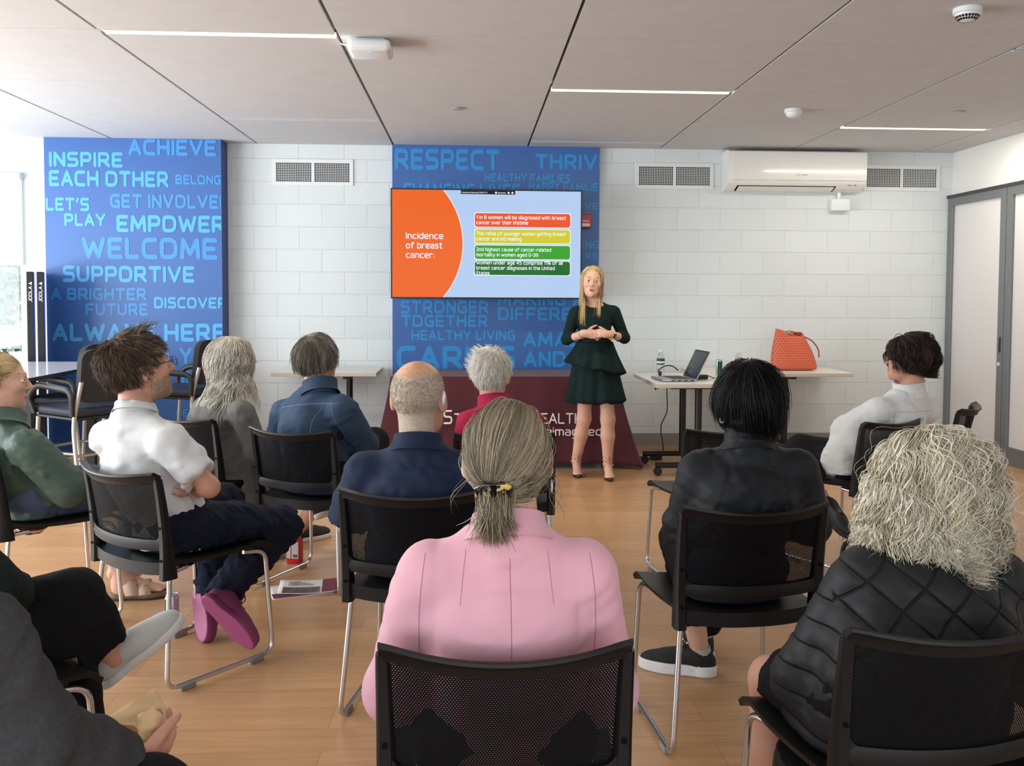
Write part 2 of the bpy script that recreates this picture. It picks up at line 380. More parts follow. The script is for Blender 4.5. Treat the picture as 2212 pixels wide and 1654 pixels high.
# two blue columns with vinyl lettering
mblue1 = mat('blue_vinyl', (54, 99, 166), .42, var=(2.5, .03))
mblue2 = mat('navy_vinyl', (38, 66, 128), .5)
mtxa = mat('vinyl_bright', (74, 168, 230), .45); mtxb = mat('vinyl_mid', (60, 140, 208), .45); mtxc = mat('vinyl_dim', (42, 138, 208), .45)
F1, F2 = 8.58, 8.73
def words(face, rows, xr, xl, y):
    bm = bmesh.new()
    for (s, u0, u1, v0, v1, mi) in rows:
        a = at(u0, v1, y); bq = at(u1, v0, y)
        text_bm(bm, s, a[0], a[2], bq[2]-a[2], y, width=bq[0]-a[0], bold=.215, mi=mi, clip=[((xr-.002, 0, 0), (1, 0, 0)), ((xl+.002, 0, 0), (-1, 0, 0))])
    return bm
x1l, x1r = -3.70, -2.185
col = struct('wall_pier_1', B(x1l, x1r, F1, WALL, 0, CEIL), [mblue1], 'blue pier printed with light blue words, nearer the window')
bm = bmesh.new(); box(bm, x1r-.001, x1r+.002, F1+.002, WALL, 0, CEIL-.001)
obj('side_wrap', bm, mblue2, col, label='darker navy side')
rows = [('ACHIEVE', 277, 467, 302, 335, 1), ('INSPIRE', 106, 265, 329, 360, 0), ('EACH OTHER', 106, 364, 370, 402, 0), ('BELONG', 379, 478, 378, 398, 1),
 ("LET'S", 99, 193, 427, 455, 0), ('GET INVOLVED', 238, 497, 421, 449, 1), ('PLAY', 139, 228, 461, 488, 0), ('EMPOWER', 252, 486, 466, 501, 0),
 ('WELCOME', 177, 470, 514, 559, 1), ('SUPPORTIVE', 136, 420, 575, 609, 0), ('A BRIGHTER', 110, 317, 622, 648, 1), ('FUTURE', 185, 320, 655, 681, 1),
 ('DISCOVER', 333, 490, 642, 666, 0), ('ALWAYS HERE', 113, 488, 699, 737, 0), ('YOU', 388, 476, 750, 787, 1), ('IN', 392, 428, 800, 836, 1), ('BE', 381, 406, 884, 900, 1)]
obj('lettering', words(0, rows, x1r, x1l, F1-.002), [mtxa, mtxb, mtxc], col, label='light blue words')
x2l, x2r = -.704, 1.178
col = struct('wall_pier_2', B(x2l, x2r, F2, WALL, 0, CEIL), [mblue1], 'blue pier printed with words, behind the screen')
rows = [('RESPECT', 853, 1080, 323, 366, 2), ('THRIVE', 1156, 1319, 334, 365, 2), ('HEALTHY FAMILIES', 1047, 1232, 376, 392, 2), ('HAPPY FAMILIES', 1142, 1306, 395, 411, 2),
 ('CHANGING LIVES', 871, 1124, 397, 426, 2), ('LOVE', 1230, 1293, 437, 452, 2), ('SHARING', 1190, 1296, 520, 537, 2), ('OTHERS', 1205, 1291, 546, 559, 2),
 ('STRONGER', 866, 1056, 649, 677, 2), ('TOGETHER', 867, 1054, 680, 706, 2), ('MAKING A', 1075, 1262, 634, 660, 2), ('DIFFERENCE', 1075, 1312, 664, 692, 2),
 ('HEALTHY LIVING', 889, 1113, 713, 735, 2), ('CARING', 857, 1113, 747, 798, 2), ('AMAZING', 1130, 1325, 717, 749, 2), ('AND', 1131, 1222, 758, 793, 2)]
obj('lettering', words(0, rows, x2r, x2l, F2-.002), [mtxa, mtxb, mtxc], col, label='mid blue words')

# baseboard
mbase = mat('grey_vinyl_base', (138, 136, 128), .6)
bm = bmesh.new()
box(bm, x1r+.004, x2l, WALL-.012, WALL, 0, .115); box(bm, x2r, XR-.12, WALL-.012, WALL, 0, .115)
struct('baseboard_back', bm, mbase, 'grey vinyl base along the block wall')

# window in the back wall with its roller shade
mframe = mat('window_frame_white', (228, 226, 222), .5)
mglass = mat('window_glass', (255, 255, 255), .02, trans=1.0, spec=.5)
N, L, b = nodes_of(mglass); out = N['Material Output']
tr = N.new('ShaderNodeBsdfTransparent'); gl = N.new('ShaderNodeBsdfGlossy'); gl.inputs['Roughness'].default_value = .02
ms = N.new('ShaderNodeMixShader'); ms.inputs[0].default_value = .05; L.new(tr.outputs[0], ms.inputs[1]); L.new(gl.outputs[0], ms.inputs[2]); L.new(ms.outputs[0], out.inputs['Surface'])
bm = bmesh.new()
for (a, c_) in ((-5.9, -5.84), (-4.02, WX)): box(bm, a, c_, WALL+.02, WALL+.10, .3, 2.46)
box(bm, -5.84, -4.02, WALL+.02, WALL+.10, .3, .37); box(bm, -5.84, -4.02, WALL+.02, WALL+.10, 2.40, 2.46)
t = struct('window_1', bm, mframe, 'tall window with a white shade pulled half down')
obj('pane', B(-5.84, -4.02, WALL+.05, WALL+.056, .37, 2.40), mglass, t)
mshade = mat('shade_fabric', (240, 244, 244), .8)
N, L, b = nodes_of(mshade); out = N['Material Output']
tl = N.new('ShaderNodeBsdfTranslucent'); tl.inputs[0].default_value = (.9, .93, .93, 1); ms = N.new('ShaderNodeMixShader'); ms.inputs[0].default_value = .55
L.new(b.outputs[0], ms.inputs[1]); L.new(tl.outputs[0], ms.inputs[2]); L.new(ms.outputs[0], out.inputs['Surface'])
t = thing('roller_shade', 'white roller shade pulled half down over the far window', 'window shade', (0, 0, 0))
obj('shade_cloth', B(-5.8, -3.975, WALL-.03, WALL-.026, 1.66, 2.40), mshade, t)
bm = bmesh.new(); tube(bm, [(-5.82, WALL-.05, 2.425), (-3.972, WALL-.05, 2.425)], .032, 14); obj('shade_roller', bm, mframe, t, 60)
obj('hem_bar', B(-5.8, -3.975, WALL-.037, WALL-.021, 1.635, 1.66, .004), mframe, t)

# greenery outside
mleaf = mat('hedge_leaf', (96, 132, 92), .6, var=(3, .25)); mleaf2 = mat('hedge_leaf_pale', (150, 178, 168), .6, var=(3, .2))
ng = np.random.default_rng(3)
def leaves(name, n, x0, x1, y0, y1, z0, z1, size, mats):
    c = np.stack([ng.uniform(x0, x1, n), ng.uniform(y0, y1, n), ng.uniform(z0, z1, n)], 1)
    a = ng.normal(size=(n, 3)); a /= np.linalg.norm(a, axis=1)[:, None]; b2 = np.cross(a, ng.normal(size=(n, 3))); b2 /= np.linalg.norm(b2, axis=1)[:, None]
    s = size*ng.uniform(.6, 1.3, n)[:, None]
    V = np.stack([c-a*s, c+b2*s*.45, c+a*s, c-b2*s*.45], 1).reshape(-1, 3)
    me = bpy.data.meshes.new(name); me.from_pydata(V.tolist(), [], [[4*k, 4*k+1, 4*k+2, 4*k+3] for k in range(n)])
    me.polygons.foreach_set('material_index', ng.integers(0, len(mats), n).astype(np.int32))
    return link(name, me, mats)
o = leaves('hedge', 9000, -9.0, -4.3, 11.0, 11.8, .0, 1.75, .07, [mleaf2, mleaf, mleaf2])
tag(o, 'sunlit leafy hedge outside the far window', 'hedge', kind='stuff')
o = leaves('tree_foliage', 5000, -9.5, -4.6, 13.0, 15.0, 1.2, 3.6, .16, [mleaf])
tag(o, 'green tree crown beyond the hedge outside the window', 'tree', kind='stuff')
struct('exterior_ground', B(-14, -2, WALL+.25, 20, -.2, -.02), mat('paving', (190, 186, 176), .8))

# folding doors on the right
mdf = mat('grey_aluminium', (128, 131, 134), .42, .55); mdp = mat('door_panel', (214, 211, 212), .35, bump=(14, .03), spec=.4)
for k, (y1, y0) in enumerate(((8.78, 7.80), (7.79, 6.81), (6.80, 5.82))):
    bm = bmesh.new()
    for a, c_ in ((y0, y0+.085), (y1-.085, y1)):
        box(bm, XR-.045, XR+.02, a, c_, .0, 2.325, .004)
    box(bm, XR-.044, XR+.019, y0+.08, y1-.08, .001, .15); box(bm, XR-.044, XR+.019, y0+.08, y1-.08, 2.245, 2.324)
    t = struct('door_%d' % (k+1), bm, mdf, 'tall folding door leaf with grey aluminium frame and white panel')
    obj('door_panel', B(XR-.02, XR+.005, y0+.08, y1-.08, .14, 2.25), mdp, t, label='smooth off-white panel')
    if k == 0:
        bm = bmesh.new(); box(bm, XR-.05, XR-.042, y0+.025, y0+.05, .93, 1.06, .003); obj('flush_pull', bm, mat('black_plastic', (26, 26, 28), .45), t)
        bm = bmesh.new(); lathe(bm, [(.016, 0), (.016, .01), (.009, .012)], 16, Matrix.Translation((XR-.045, y0+.04, .83)) @ Matrix.Rotation(-PI/2, 4, 'Y')); obj('lock_cylinder', bm, malu, t, 40)
struct('trim_2', B(XR-.055, XR+.03, -2.8, 8.785, 2.318, 2.345), mat('track_dark', (70, 72, 74), .5, .4), 'door head track')
struct('trim_3', B(XR-.05, XR+.03, -2.8, 5.81, .0, 2.318), mdp, 'pale closed door leaves along the right side')

# ------------------------------------------------------------------ ceiling devices
mplw = mat('white_plastic', (226, 230, 230), .38)
mdark = mat('dark_recess', (9, 9, 10), .8, spec=.1)
t = thing('wireless_access_point', 'white rounded wireless box under the ceiling beside the strip light', 'wireless access point', (-.535, 5.22, CEIL))
obj('mount', B(-.08, .08, -.07, .07, -.012, 0, .003), mplw, t)
bm = bmesh.new(); box(bm, -.115, .115, -.115, .115, -.075, -.010, .028, 4); obj('shell', bm, mplw, t, 60)
bm = bmesh.new(); lathe(bm, [(.004, 0), (.004, .002)], 10, Matrix.Translation((.0, -.075, -.0775))); obj('status_light', bm, mat('blue_led', (90, 100, 255), .4, emit=5), t, label='blue status light')
bm = bmesh.new()
for q in range(3): box(bm, .03+.016*q, .042+.016*q, -.08, -.07, -.0765, -.0745)
obj('emblem', bm, mat('pale_mark', (190, 190, 192), .5), t)
bm = bmesh.new(); tube(bm, catmull([(-.08, .03, -.02), (-.13, .04, -.012), (-.165, .05, .0), (-.175, .05, .03)]), .004, 8); obj('cable', bm, mplw, t, 60)
# smoke detectors
def detector(label, u, v, r, big):
    d = ray(u, v); tt = (CEIL-CAMH)/d[2]; p = d*tt
    t = thing('smoke_detector', label, 'smoke detector', (p[0], p[1], CEIL))
    s = r/.075
    bm = bmesh.new(); lathe(bm, [(.075*s, 0), (.078*s, -.006*s), (.078*s, -.028*s), (.070*s, -.032*s), (.02*s, -.032*s)], 32); obj('base', bm, mplw, t, 40)
    bm = bmesh.new(); lathe(bm, [(.02*s, -.030*s), (.068*s, -.030*s), (.066*s, -.040*s), (.056*s, -.058*s), (.040*s, -.068*s), (.02*s, -.072*s), (0, -.072*s)], 32); obj('dome', bm, mplw, t, 50)
    if big:
        bm = bmesh.new()
        for k in range(22):
            for (ra, za, rb, zb) in ((.0645, -.044, .0575, -.056), (.056, -.059, .0425, -.068)):
                a0, a1 = 2*PI*(k+.16)/22, 2*PI*(k+.84)/22
                q = [(ra*s*1.02*math.cos(a0), ra*s*1.02*math.sin(a0), za*s-.001), (ra*s*1.02*math.cos(a1), ra*s*1.02*math.sin(a1), za*s-.001),
                     (rb*s*1.03*math.cos(a1), rb*s*1.03*math.sin(a1), zb*s-.001), (rb*s*1.03*math.cos(a0), rb*s*1.03*math.sin(a0), zb*s-.001)]
                bm.faces.new([bm.verts.new(z) for z in q])
        obj('grille', bm, mdark, t, label='dark slots round the dome')
    return t
detector('white domed smoke detector with dark slots, the nearer one on the ceiling', 2090, 18, .062, True)
detector('plain white smoke detector on the ceiling in front of the air conditioner', 1714, 236, .062, False)
for (u, v, lab) in ((989, 233, 'flat round sprinkler cover in the ceiling panel above the screen'), (2071, 241, 'flat round sprinkler cover in the ceiling panel near the right wall')):
    d = ray(u, v); p = d*((CEIL-CAMH)/d[2])
    bm = bmesh.new(); lathe(bm, [(.042, 0), (.042, -.004), (.036, -.007), (0, -.0075)], 28)
    o = obj('sprinkler_cover', bm, mat('cover_grey', (176, 176, 176), .4, .3), None, 40); o.location = (p[0], p[1], CEIL-.004); tag(o, lab, 'sprinkler cover')

# ------------------------------------------------------------------ wall vents
def vent(label, u0, v0, u1, v1):
    a = at(u0, v0, WALL-.012); c = at(u1, v1, WALL-.012); x0, x1, z0, z1 = a[0], c[0], c[2], a[2]
    zc = (z0+z1)/2; H2 = .118; z0, z1 = zc-H2, zc+H2
    t = thing('wall_vent', label, 'air vent', ((x0+x1)/2, WALL, zc)); hw = (x1-x0)/2
    bm = bmesh.new(); fr = .034
    box(bm, -hw, hw, -.012, 0, H2-fr, H2, .002); box(bm, -hw, hw, -.012, 0, -H2, -H2+fr, .002)
    box(bm, -hw, -hw+fr, -.012, 0, -H2+fr, H2-fr, .002); box(bm, hw-fr, hw, -.012, 0, -H2+fr, H2-fr, .002); box(bm, -.014, .014, -.012, 0, -H2+fr, H2-fr)
    obj('frame', bm, mplw, t)
    obj('duct_back', B(-hw+.02, hw-.02, -.002, -.0005, -H2+.02, H2-.02), mdark, t, label='black duct behind the grid')
    for sg in (-1, 1):
        xa, xb = (-hw+fr, -.014) if sg < 0 else (.014, hw-fr)
        bm = bmesh.new(); n = 20
        for k in range(1, n):
            x = xa+(xb-xa)*k/n; box(bm, x-.0017, x+.0017, -.0095, -.003, -H2+fr, H2-fr)
        for k in range(1, 11):
            z = -H2+fr+(2*H2-2*fr)*k/11; box(bm, xa, xb, -.0090, -.0035, z-.0016, z+.0016)
        obj('grille', bm, mplw, t)
vent('white egg-crate wall vent between the two blue columns', 588, 342, 763, 402)
vent('white egg-crate wall vent left of the air conditioner', 1373, 352, 1541, 408)
vent('white egg-crate wall vent right of the air conditioner, by the corner', 1866, 357, 2030, 412)

# air conditioner
t = thing('air_conditioner', 'white wall-mounted split air conditioner under the ceiling', 'air conditioner', (2.965, WALL, 2.36))
mac = mat('glossy_white_plastic', (232, 231, 226), .16, coat=.4)
prof = [(0, .0), (-.06, .0), (-.19, .045), (-.215, .075), (-.222, .10), (-.225, .30), (-.215, .345), (-.19, .358), (0, .358)]
bm = bmesh.new(); prism(bm, prof, 'x', -.635, .635); obj('casing', bm, mac, t, 40)
bm = bmesh.new(); prism(bm, [(-.224, .085), (-.232, .09), (-.234, .30), (-.222, .345), (-.2, .352), (-.2, .085)], 'x', -.60, .634); obj('front_panel', bm, mac, t, 40)
def on_bevel(t, o): # point on the slanted underside: t along it, o outwards
    return (-.06-.13*t-.327*o, .045*t-.945*o)
bm = bmesh.new(); prism(bm, [on_bevel(.10, -.004), on_bevel(.10, .003), on_bevel(.93, .003), on_bevel(.93, -.004)], 'x', -.545, .372)
sl_ = obj('outlet_slot', bm, mdark, t, label='dark outlet gap')
bm = bmesh.new(); prism(bm, [on_bevel(.17, .0), on_bevel(.17, .007), on_bevel(.55, .009), on_bevel(.84, .007), on_bevel(.84, .0)], 'x', -.530, .356); obj('louver', bm, mac, t, 30)
bm = bmesh.new()
for (dx, dz) in ((0, .0), (-.012, -.010), (.012, -.010)): prism(bm, [(dx, .148+dz), (dx+.006, .154+dz-.012), (dx, .16+dz-.024), (dx-.006, .154+dz-.012)], 'y', -.2352, -.234)
box(bm, .028, .085, -.2352, -.234, .132, .139)
obj('emblem', bm, mat('emblem_grey', (150, 150, 150), .4), t)
bm = bmesh.new(); box(bm, .47, .51, -.2, -.196, .045, .052); box(bm, .53, .55, -.2, -.196, .045, .06); obj('indicator', bm, mat('indicator_grey', (120, 120, 120), .4), t)
# drain pump box below
t = thing('drain_pump', 'small white plastic box on the block wall under the air conditioner', 'pump box', (3.43, WALL, 2.19))
bm = bmesh.new(); box(bm, -.088, .088, -.075, 0, 0, .115, .012, 3); obj('case', bm, mplw, t, 40)
bm = bmesh.new(); tube(bm, [(-.01, -.04, .11), (-.01, -.04, .169)], .018, 12); obj('pipe', bm, mplw, t, 60)
bm = bmesh.new(); tube(bm, [(-.01, -.04, .118), (-.01, -.04, .130)], .022, 12); obj('clamp', bm, malu, t, 60)

# fire alarm pull by the screen
t = thing('fire_alarm', 'red fire alarm station on the blue column behind the screen edge', 'fire alarm', (1.035, F2, 2.01))
mred = mat('alarm_red', (170, 26, 34), .35)
obj('case', B(-.06, .065, -.055, 0, 0, .125, .006), mred, t)
bm = bmesh.new(); text_bm(bm, 'FIRE', -.035, .052, .018, -.0562, width=.08, bold=.02); obj('lettering', bm, mat('label_white', (235, 235, 235), .5), t, label='white word FIRE')
obj('pull_handle', B(-.045, .05, -.066, -.054, .012, .04, .003), mat('label_white', 0), t, label='white pull bar')
# ------------------------------------------------------------------ television with the slide
mblk = mat('black_plastic', (26, 26, 28), .45)
TVC = (.145, 8.30, 1.835); TW, TH = 1.655, .945
t = thing('television', 'large wall-mounted flat television showing a breast cancer slide', 'television', TVC, math.radians(1.2))
bm = bmesh.new(); box(bm, -TW/2, TW/2, -.012, .035, -TH/2, TH/2, .004); obj('bezel', bm, mblk, t)
obj('back_case', B(-TW/2+.08, TW/2-.08, .034, .075, -TH/2+.08, TH/2-.08, .01), mblk, t)
obj('wall_mount', B(-.3, .3, .074, .425, -.2, .2, .004), mat('black_steel', (30, 30, 32), .5, .5), t)
bm = bmesh.new(); lathe(bm, [(.012, 0), (.012, -.012), (.006, -.014)], 12, Matrix.Translation((.135, .0, -TH/2+.002))); obj('sensor', bm, mblk, t)
def glow(name, c, e=1.0):
    m = mat(name, (10, 10, 10), .25, emit=e, spec=.15); b = m.node_tree.nodes['Principled BSDF']
    b.inputs['Emission Color'].default_value = lin(c); return m
sw, sh = TW/2-.014, TH/2-.013
gbg = glow('slide_sky', (184, 209, 245), .95); gor = glow('slide_orange', (243, 104, 30), .95); gwh = glow('slide_white', (244, 246, 252), 1.0)
gb = [glow('slide_red_orange', (240, 86, 36), .95), glow('slide_yellow', (214, 206, 42), .95), glow('slide_green', (58, 168, 40), .9), glow('slide_dark_green', (24, 112, 40), .85)]
scr = obj('screen', B(-sw, sw, -.0135, -.011, -sh, sh), gbg, t, label='glowing pale blue slide')
# photo pixel -> screen coordinates
def sx(u): return (u-851)/(1253.5-851)*2*sw-sw
def sz(v): return sh-(v-414)/(641.5-414)*2*sh
def disc(r, cx, cz):
    P = [(cx+r*math.cos(math.radians(a)), cz+r*math.sin(math.radians(a))) for a in np.linspace(-90, 90, 64)]
    return P
bm = bmesh.new()
cx, cz, R1 = sx(851)-.105, 0.0, (sx(1000)-sx(851)+.105)
for (rr, yy, mi) in ((R1+.006, -.0138, 1), (R1, -.0141, 0)):
    P = [(max(-sw, p[0]), p[1]) for p in [(cx+rr*math.cos(a), cz+rr*math.sin(a)) for a in np.linspace(-PI/2, PI/2, 120)] if abs(p[1]) <= sh and p[0] >= -sw]
    P = [(-sw, -sh)]+[p for p in P]+[(-sw, sh)]
    if P[1][1] > -sh: P.insert(1, (P[1][0], -sh))
    if P[-2][1] < sh: P.insert(-1, (P[-2][0], sh))
    f = bm.faces.new([bm.verts.new((p[0], yy, p[1])) for p in P]); f.material_index = mi
obj('slide_circle', bm, [gor, gwh], scr, label='orange half disc')
for k, (s, w0) in enumerate((('Incidence', 79), ('of breast', 77), ('cancer:', 60))):
    bm = bmesh.new(); text_bm(bm, s, sx(880), sz(518+20.3*k), .054, -.0146, bold=.15, width=w0/402.5*2*sw)
    obj('slide_title', bm, gwh, scr, label='white words '+s)
boxes = [(462, 491, ['1 in 8 women will be diagnosed with breast', 'cancer over their lifetime']), (496.5, 525.5, ['The rates of younger women getting breast', 'cancer are increasing']),
         (530.5, 559.5, ['2nd highest cause of cancer-related', 'mortality in women aged 0-39']), (564, 593.5, ['Women under age 45 comprise 11% of all', 'breast cancer diagnoses in the United', 'States'])]
for k, (v0, v1, ls) in enumerate(boxes):
    bm = bmesh.new()
    for e, yy, mi in ((.006, -.0138, 1), (0, -.0141, 0)):
        P = rrect(sx(1026)-e, sx(1231)+e, sz(v1)-e, sz(v0)+e, .022)
        f = bm.faces.new([bm.verts.new((p[0], yy, p[1])) for p in P]); f.material_index = mi
    for i, s in enumerate(ls):
        w0 = {'1 in': 193, 'The ': 193, '2nd ': 161, 'Wome': 186, 'canc': None}.get(s[:4])
        vb = (v0+v1)/2+(i-(len(ls)-1)/2)*11.2+3.6
        text_bm(bm, s, sx(1029), sz(vb), .031, -.0146, width=(w0/402.5*2*sw if w0 else (114 if i == 0 else {'cancer over their lifetime': 111, 'cancer are increasing': 97, 'mortality in women aged 0-39': 133, 'breast cancer diagnoses in the United': 169, 'States': 29}[s])/402.5*2*sw), bold=.16, mi=1)
    obj('slide_box', bm, [gb[k], gwh], scr, label=['orange text box', 'yellow text box', 'green text box', 'dark green text box'][k])
bm = bmesh.new(); box(bm, sx(996), sx(1112), -.0139, -.0136, sz(422), sh)
text_bm(bm, 'Connected to Samsung CU7000 75 TV', sx(998), sz(420), .012, -.0146, width=(1053-998)/402.5*2*sw, bold=.16, mi=1)
text_bm(bm, 'Disconnect', sx(1075), sz(420), .012, -.0146, width=(1092-1075)/402.5*2*sw, bold=.16, mi=1)
for u in (1071, 1098, 1106): lathe(bm, [(.009, 0), (.009, .0003)], 12, Matrix.Translation((sx(u), -.0143, sz(418.3))) @ Matrix.Rotation(PI/2, 4, 'X'), mi=1)
obj('status_bar', bm, [glow('bar_black', (20, 26, 30), .6), gwh], scr, label='black connection bar')

# ------------------------------------------------------------------ tables
mtop = mat('laminate_top', (226, 222, 212), .3, spec=.45); medge = mat('laminate_edge', (196, 190, 176), .5); mleg = mat('black_powder_coat', (22, 22, 24), .45)
def flip_table(label, x0, x1, y0, y1, h, axis, foot=True, legs=(.2, .8)):
    """rectangular top on two T-legs; axis = the direction of the feet"""
    t = thing('folding_table', label, 'table', ((x0+x1)/2, (y0+y1)/2, 0)); hx, hy = (x1-x0)/2, (y1-y0)/2
    bm = bmesh.new(); box(bm, -hx, hx, -hy, hy, h-.032, h, .003, 2)
    for f in bm.faces: f.material_index = 0 if f.normal.z > .9 else 1
    bm.normal_update()
    for f in bm.faces: f.material_index = 0 if f.normal.z > .7 else 1
    obj('table_top', bm, [mtop, medge], t)
    for q in legs:
        if axis == 'x': px, py = 0, -hy+2*hy*q
        else: px, py = -hx+2*hx*q, 0
        bm = bmesh.new(); tube(bm, [(px, py, .08), (px, py, h-.06)], .028, 16)
        L2 = .33
        if axis == 'x':
            tube(bm, [(px-L2, py, .085), (px+L2, py, .085)], .022, 12); box(bm, px-.22, px+.22, py-.03, py+.03, h-.062, h-.031)
        else:
            tube(bm, [(px, py-L2, .085), (px, py+L2, .085)], .022, 12); box(bm, px-.03, px+.03, py-.22, py+.22, h-.062, h-.031)
            box(bm, px-.14, px+.14, py-.03, py+.03, h-.058, h-.031)
        lg = obj('leg', bm, mleg, t, 40)
        for sg in (-1, 1):
            ex, ey = (px+sg*(L2-.02), py) if axis == 'x' else (px, py+sg*(L2-.02))
            bm = bmesh.new(); lathe(bm, [(.006, -.014), (.03, -.014), (.033, -.008), (.033, .008), (.03, .014), (.006, .014)], 20, Matrix.Translation((ex, ey+.012, .0335)) @ Matrix.Rotation(PI/2, 4, 'X' if axis == 'y' else 'X'))
            box(bm, ex-.012, ex+.012, ey-.006, ey+.02, .03, .08); obj('caster', bm, mblk, lg, 40)
    return t
T1 = flip_table('pale rectangular table with the open laptop on it', 1.385, 2.15, 7.02, 8.03, .74, 'x', legs=(.26, .8))
T2 = flip_table('pale table along the block wall under the orange bag', 1.95, 3.31, 8.06, 8.74, .735, 'y', legs=(.64,))
T3 = flip_table('pale table against the wall between the two blue columns', -1.67, -.79, 8.10, 8.75, .735, 'y', legs=(.70,))
# ends of the legs seen at the laptop table: release lever
bm = bmesh.new(); tube(bm, catmull([(-.28, -.30, .70), (-.34, -.33, .695), (-.36, -.33, .68)]), .008, 8); obj('lever', bm, mleg, T1, 60)

# draped table
mcloth = mat('maroon_cloth', (74, 18, 32), .8, bump=(340, .12, .002), sheen=.1)
t = thing('display_table', 'table under a maroon cloth printed with a white name', 'table', (.285, 7.9, 0))
obj('table_top', B(-.9, .9, -.25, .45, .715, .738, .004), mtop, t)
for sx_ in (-1, 1):
    bm = bmesh.new()
    for yy in (-.2, .4): tube(bm, [(sx_*.8, yy, 0), (sx_*.8, yy, .715)], .014, 8)
    tube(bm, [(sx_*.8, -.2, .3), (sx_*.8, .4, .3)], .01, 8); obj('leg', bm, mleg, t, 60)
# cloth as one thing: fitted top, front with soft folds, right front corner sweeping to the floor
def cloth_v():
    cols = []
    # perimeter from left-back, along left side, front, right side
    pts = []
    for s in np.linspace(0, 1, 14): pts.append((-.915, .46-.74*s, 'l', s))
    for s in np.linspace(0, 1, 90)[1:]: pts.append((-.915+1.83*s, -.28, 'f', s))
    for s in np.linspace(0, 1, 14)[1:]: pts.append((.915, -.28+.74*s, 'r', s))
    return pts
bm = bmesh.new(); pts = cloth_v(); rows = 22; grid = []
for (x, y, sd, s) in pts:
    col_ = []
    for k in range(rows+1):
        f = k/rows; z = .742-f*(.742-.045)
        fold = (.5+.5*math.sin(x*23+1.1*math.sin(x*5)))*.022*f**.8
        fx, fy = 0, 0
        if sd == 'f': fy = -fold-.02*f
        corner = max(0, (x-.70)/.22) if sd == 'f' else (1-s if sd == 'r' else 0)
        lc = max(0, (-.62-x)/.30) if sd == 'f' else (s if sd == 'l' else 0)
        fx += corner**2*.19*f**1.4; fy -= corner**2*.05*f**1.25
        fx -= lc**2*.11*f**1.25; fy -= lc**2*.04*f
        if sd == 'l': fx -= .03*f+.015*f*math.sin(s*14)
        if sd == 'r': fx += .03*f+.015*f*math.sin(s*14)
        z -= corner**2*.028*f; z -= lc**2*.02*f
        col_.append(bm.verts.new((x+fx, y+fy, max(.006, z))))
    grid.append(col_)
for A, Bq in zip(grid, grid[1:]):
    for k in range(rows): bm.faces.new((A[k], A[k+1], Bq[k+1], Bq[k]))
bm.faces.new([g[0] for g in grid][::-1])
cl = obj('tablecloth', bm, mcloth, None, 70); cl.location = (.285, 7.9, 0); tag(cl, 'maroon cloth draped to the floor over the display table, with white lettering', 'tablecloth')
sm = cl.modifiers.new('thick', 'SOLIDIFY'); sm.thickness = .004
mlet = mat('cloth_print', (226, 222, 224), .7)
yl = -.352
def cw(u): return (at(u, 900, 7.55)[0]-.285)
zl = at(1200, 915, 7.55)[2]; zr = at(1200, 941, 7.55)[2]
for nm, ws in (('STAMFORD', (('S', 958, 977, .112), ('TAMFORD', 981, 1120, .086))), ('HEALTH', (('H', 1138, 1162, .112), ('EALTH', 1168, 1258, .086))), ('reimagined', (('reimagined', 1166, 1300, .068),))):
    bm = bmesh.new()
    for (s, u0, u1, hh) in ws: text_bm(bm, s, cw(u0), zr if nm[0] == 'r' else zl, hh, yl, width=cw(u1)-cw(u0), bold=.13)
    obj('lettering', bm, mlet, cl, label='white word '+nm)
bm = bmesh.new(); tube(bm, [(cw(938), yl, at(938, 940, 7.55)[2]), (cw(948), yl, at(938, 912, 7.55)[2])], .008, 6)
obj('lettering', bm, mlet, cl, label='white slanting stroke')

# ------------------------------------------------------------------ things on the tables
mclear = mat('clear_plastic', (240, 246, 248), .08, trans=.9, spec=.5, alpha=1); mclear.node_tree.nodes['Principled BSDF'].inputs['IOR'].default_value = 1.15
mgreenlab = mat('dark_green_label', (38, 76, 58), .5); mwhl = mat('label_white', 0)
def bottle(label, loc):
    t = thing('water_bottle', label, 'bottle', loc)
    bm = bmesh.new(); lathe(bm, [(.026, 0), (.0325, .004), (.0325, .05), (.031, .055), (.0325, .06), (.0325, .125), (.031, .145), (.019, .178), (.0125, .188), (.0125, .196)], 24); obj('bottle_body', bm, mclear, t, 50)
    bm = bmesh.new(); lathe(bm, [(.0329, .085), (.0329, .135)], 24)
    obj('bottle_label', bm, mgreenlab, t, 50, label='dark green label')
    bm = bmesh.new(); lathe(bm, [(.033, .098), (.0333, .099), (.0333, .112), (.033, .113)], 24); obj('label_band', bm, mwhl, t, 50, label='white band of the label')
    bm = bmesh.new(); lathe(bm, [(.0145, .192), (.0145, .208), (.013, .21), (0, .21)], 20); obj('cap', bm, mplw, t, 50)
    return t
p = at(1427, 803, 7.85); bottle('clear water bottle with a green label standing behind the laptop', (p[0], p[1], .74))
p = at(1595, 803, 7.72); bottle('clear water bottle half hidden behind the black-haired person in the dark top', (p[0], p[1], .74))
def can_thing(label, loc, h, r, body, bands, rz=0):
    t = thing('drink_can', label, 'can', loc, rz)
    bm = bmesh.new(); lathe(bm, [(r*.74, 0), (r*.86, .003), (r, .012), (r, h-.016), (r*.84, h-.004), (r*.84, h)], 28); obj('can_body', bm, body, t, 40)
    bm = bmesh.new(); lathe(bm, [(r*.845, h-.004), (r*.86, h), (r*.83, h+.001), (r*.80, h-.004), (0, h-.004)], 28); obj('lid', bm, mat('can_lid', (200, 202, 205), .25, .9), t, 40)
    bm = bmesh.new(); box(bm, -.008, .008, -.016, .004, h-.0035, h-.0015, .001); obj('pull_tab', bm, mat('can_lid', 0), t)
    return t
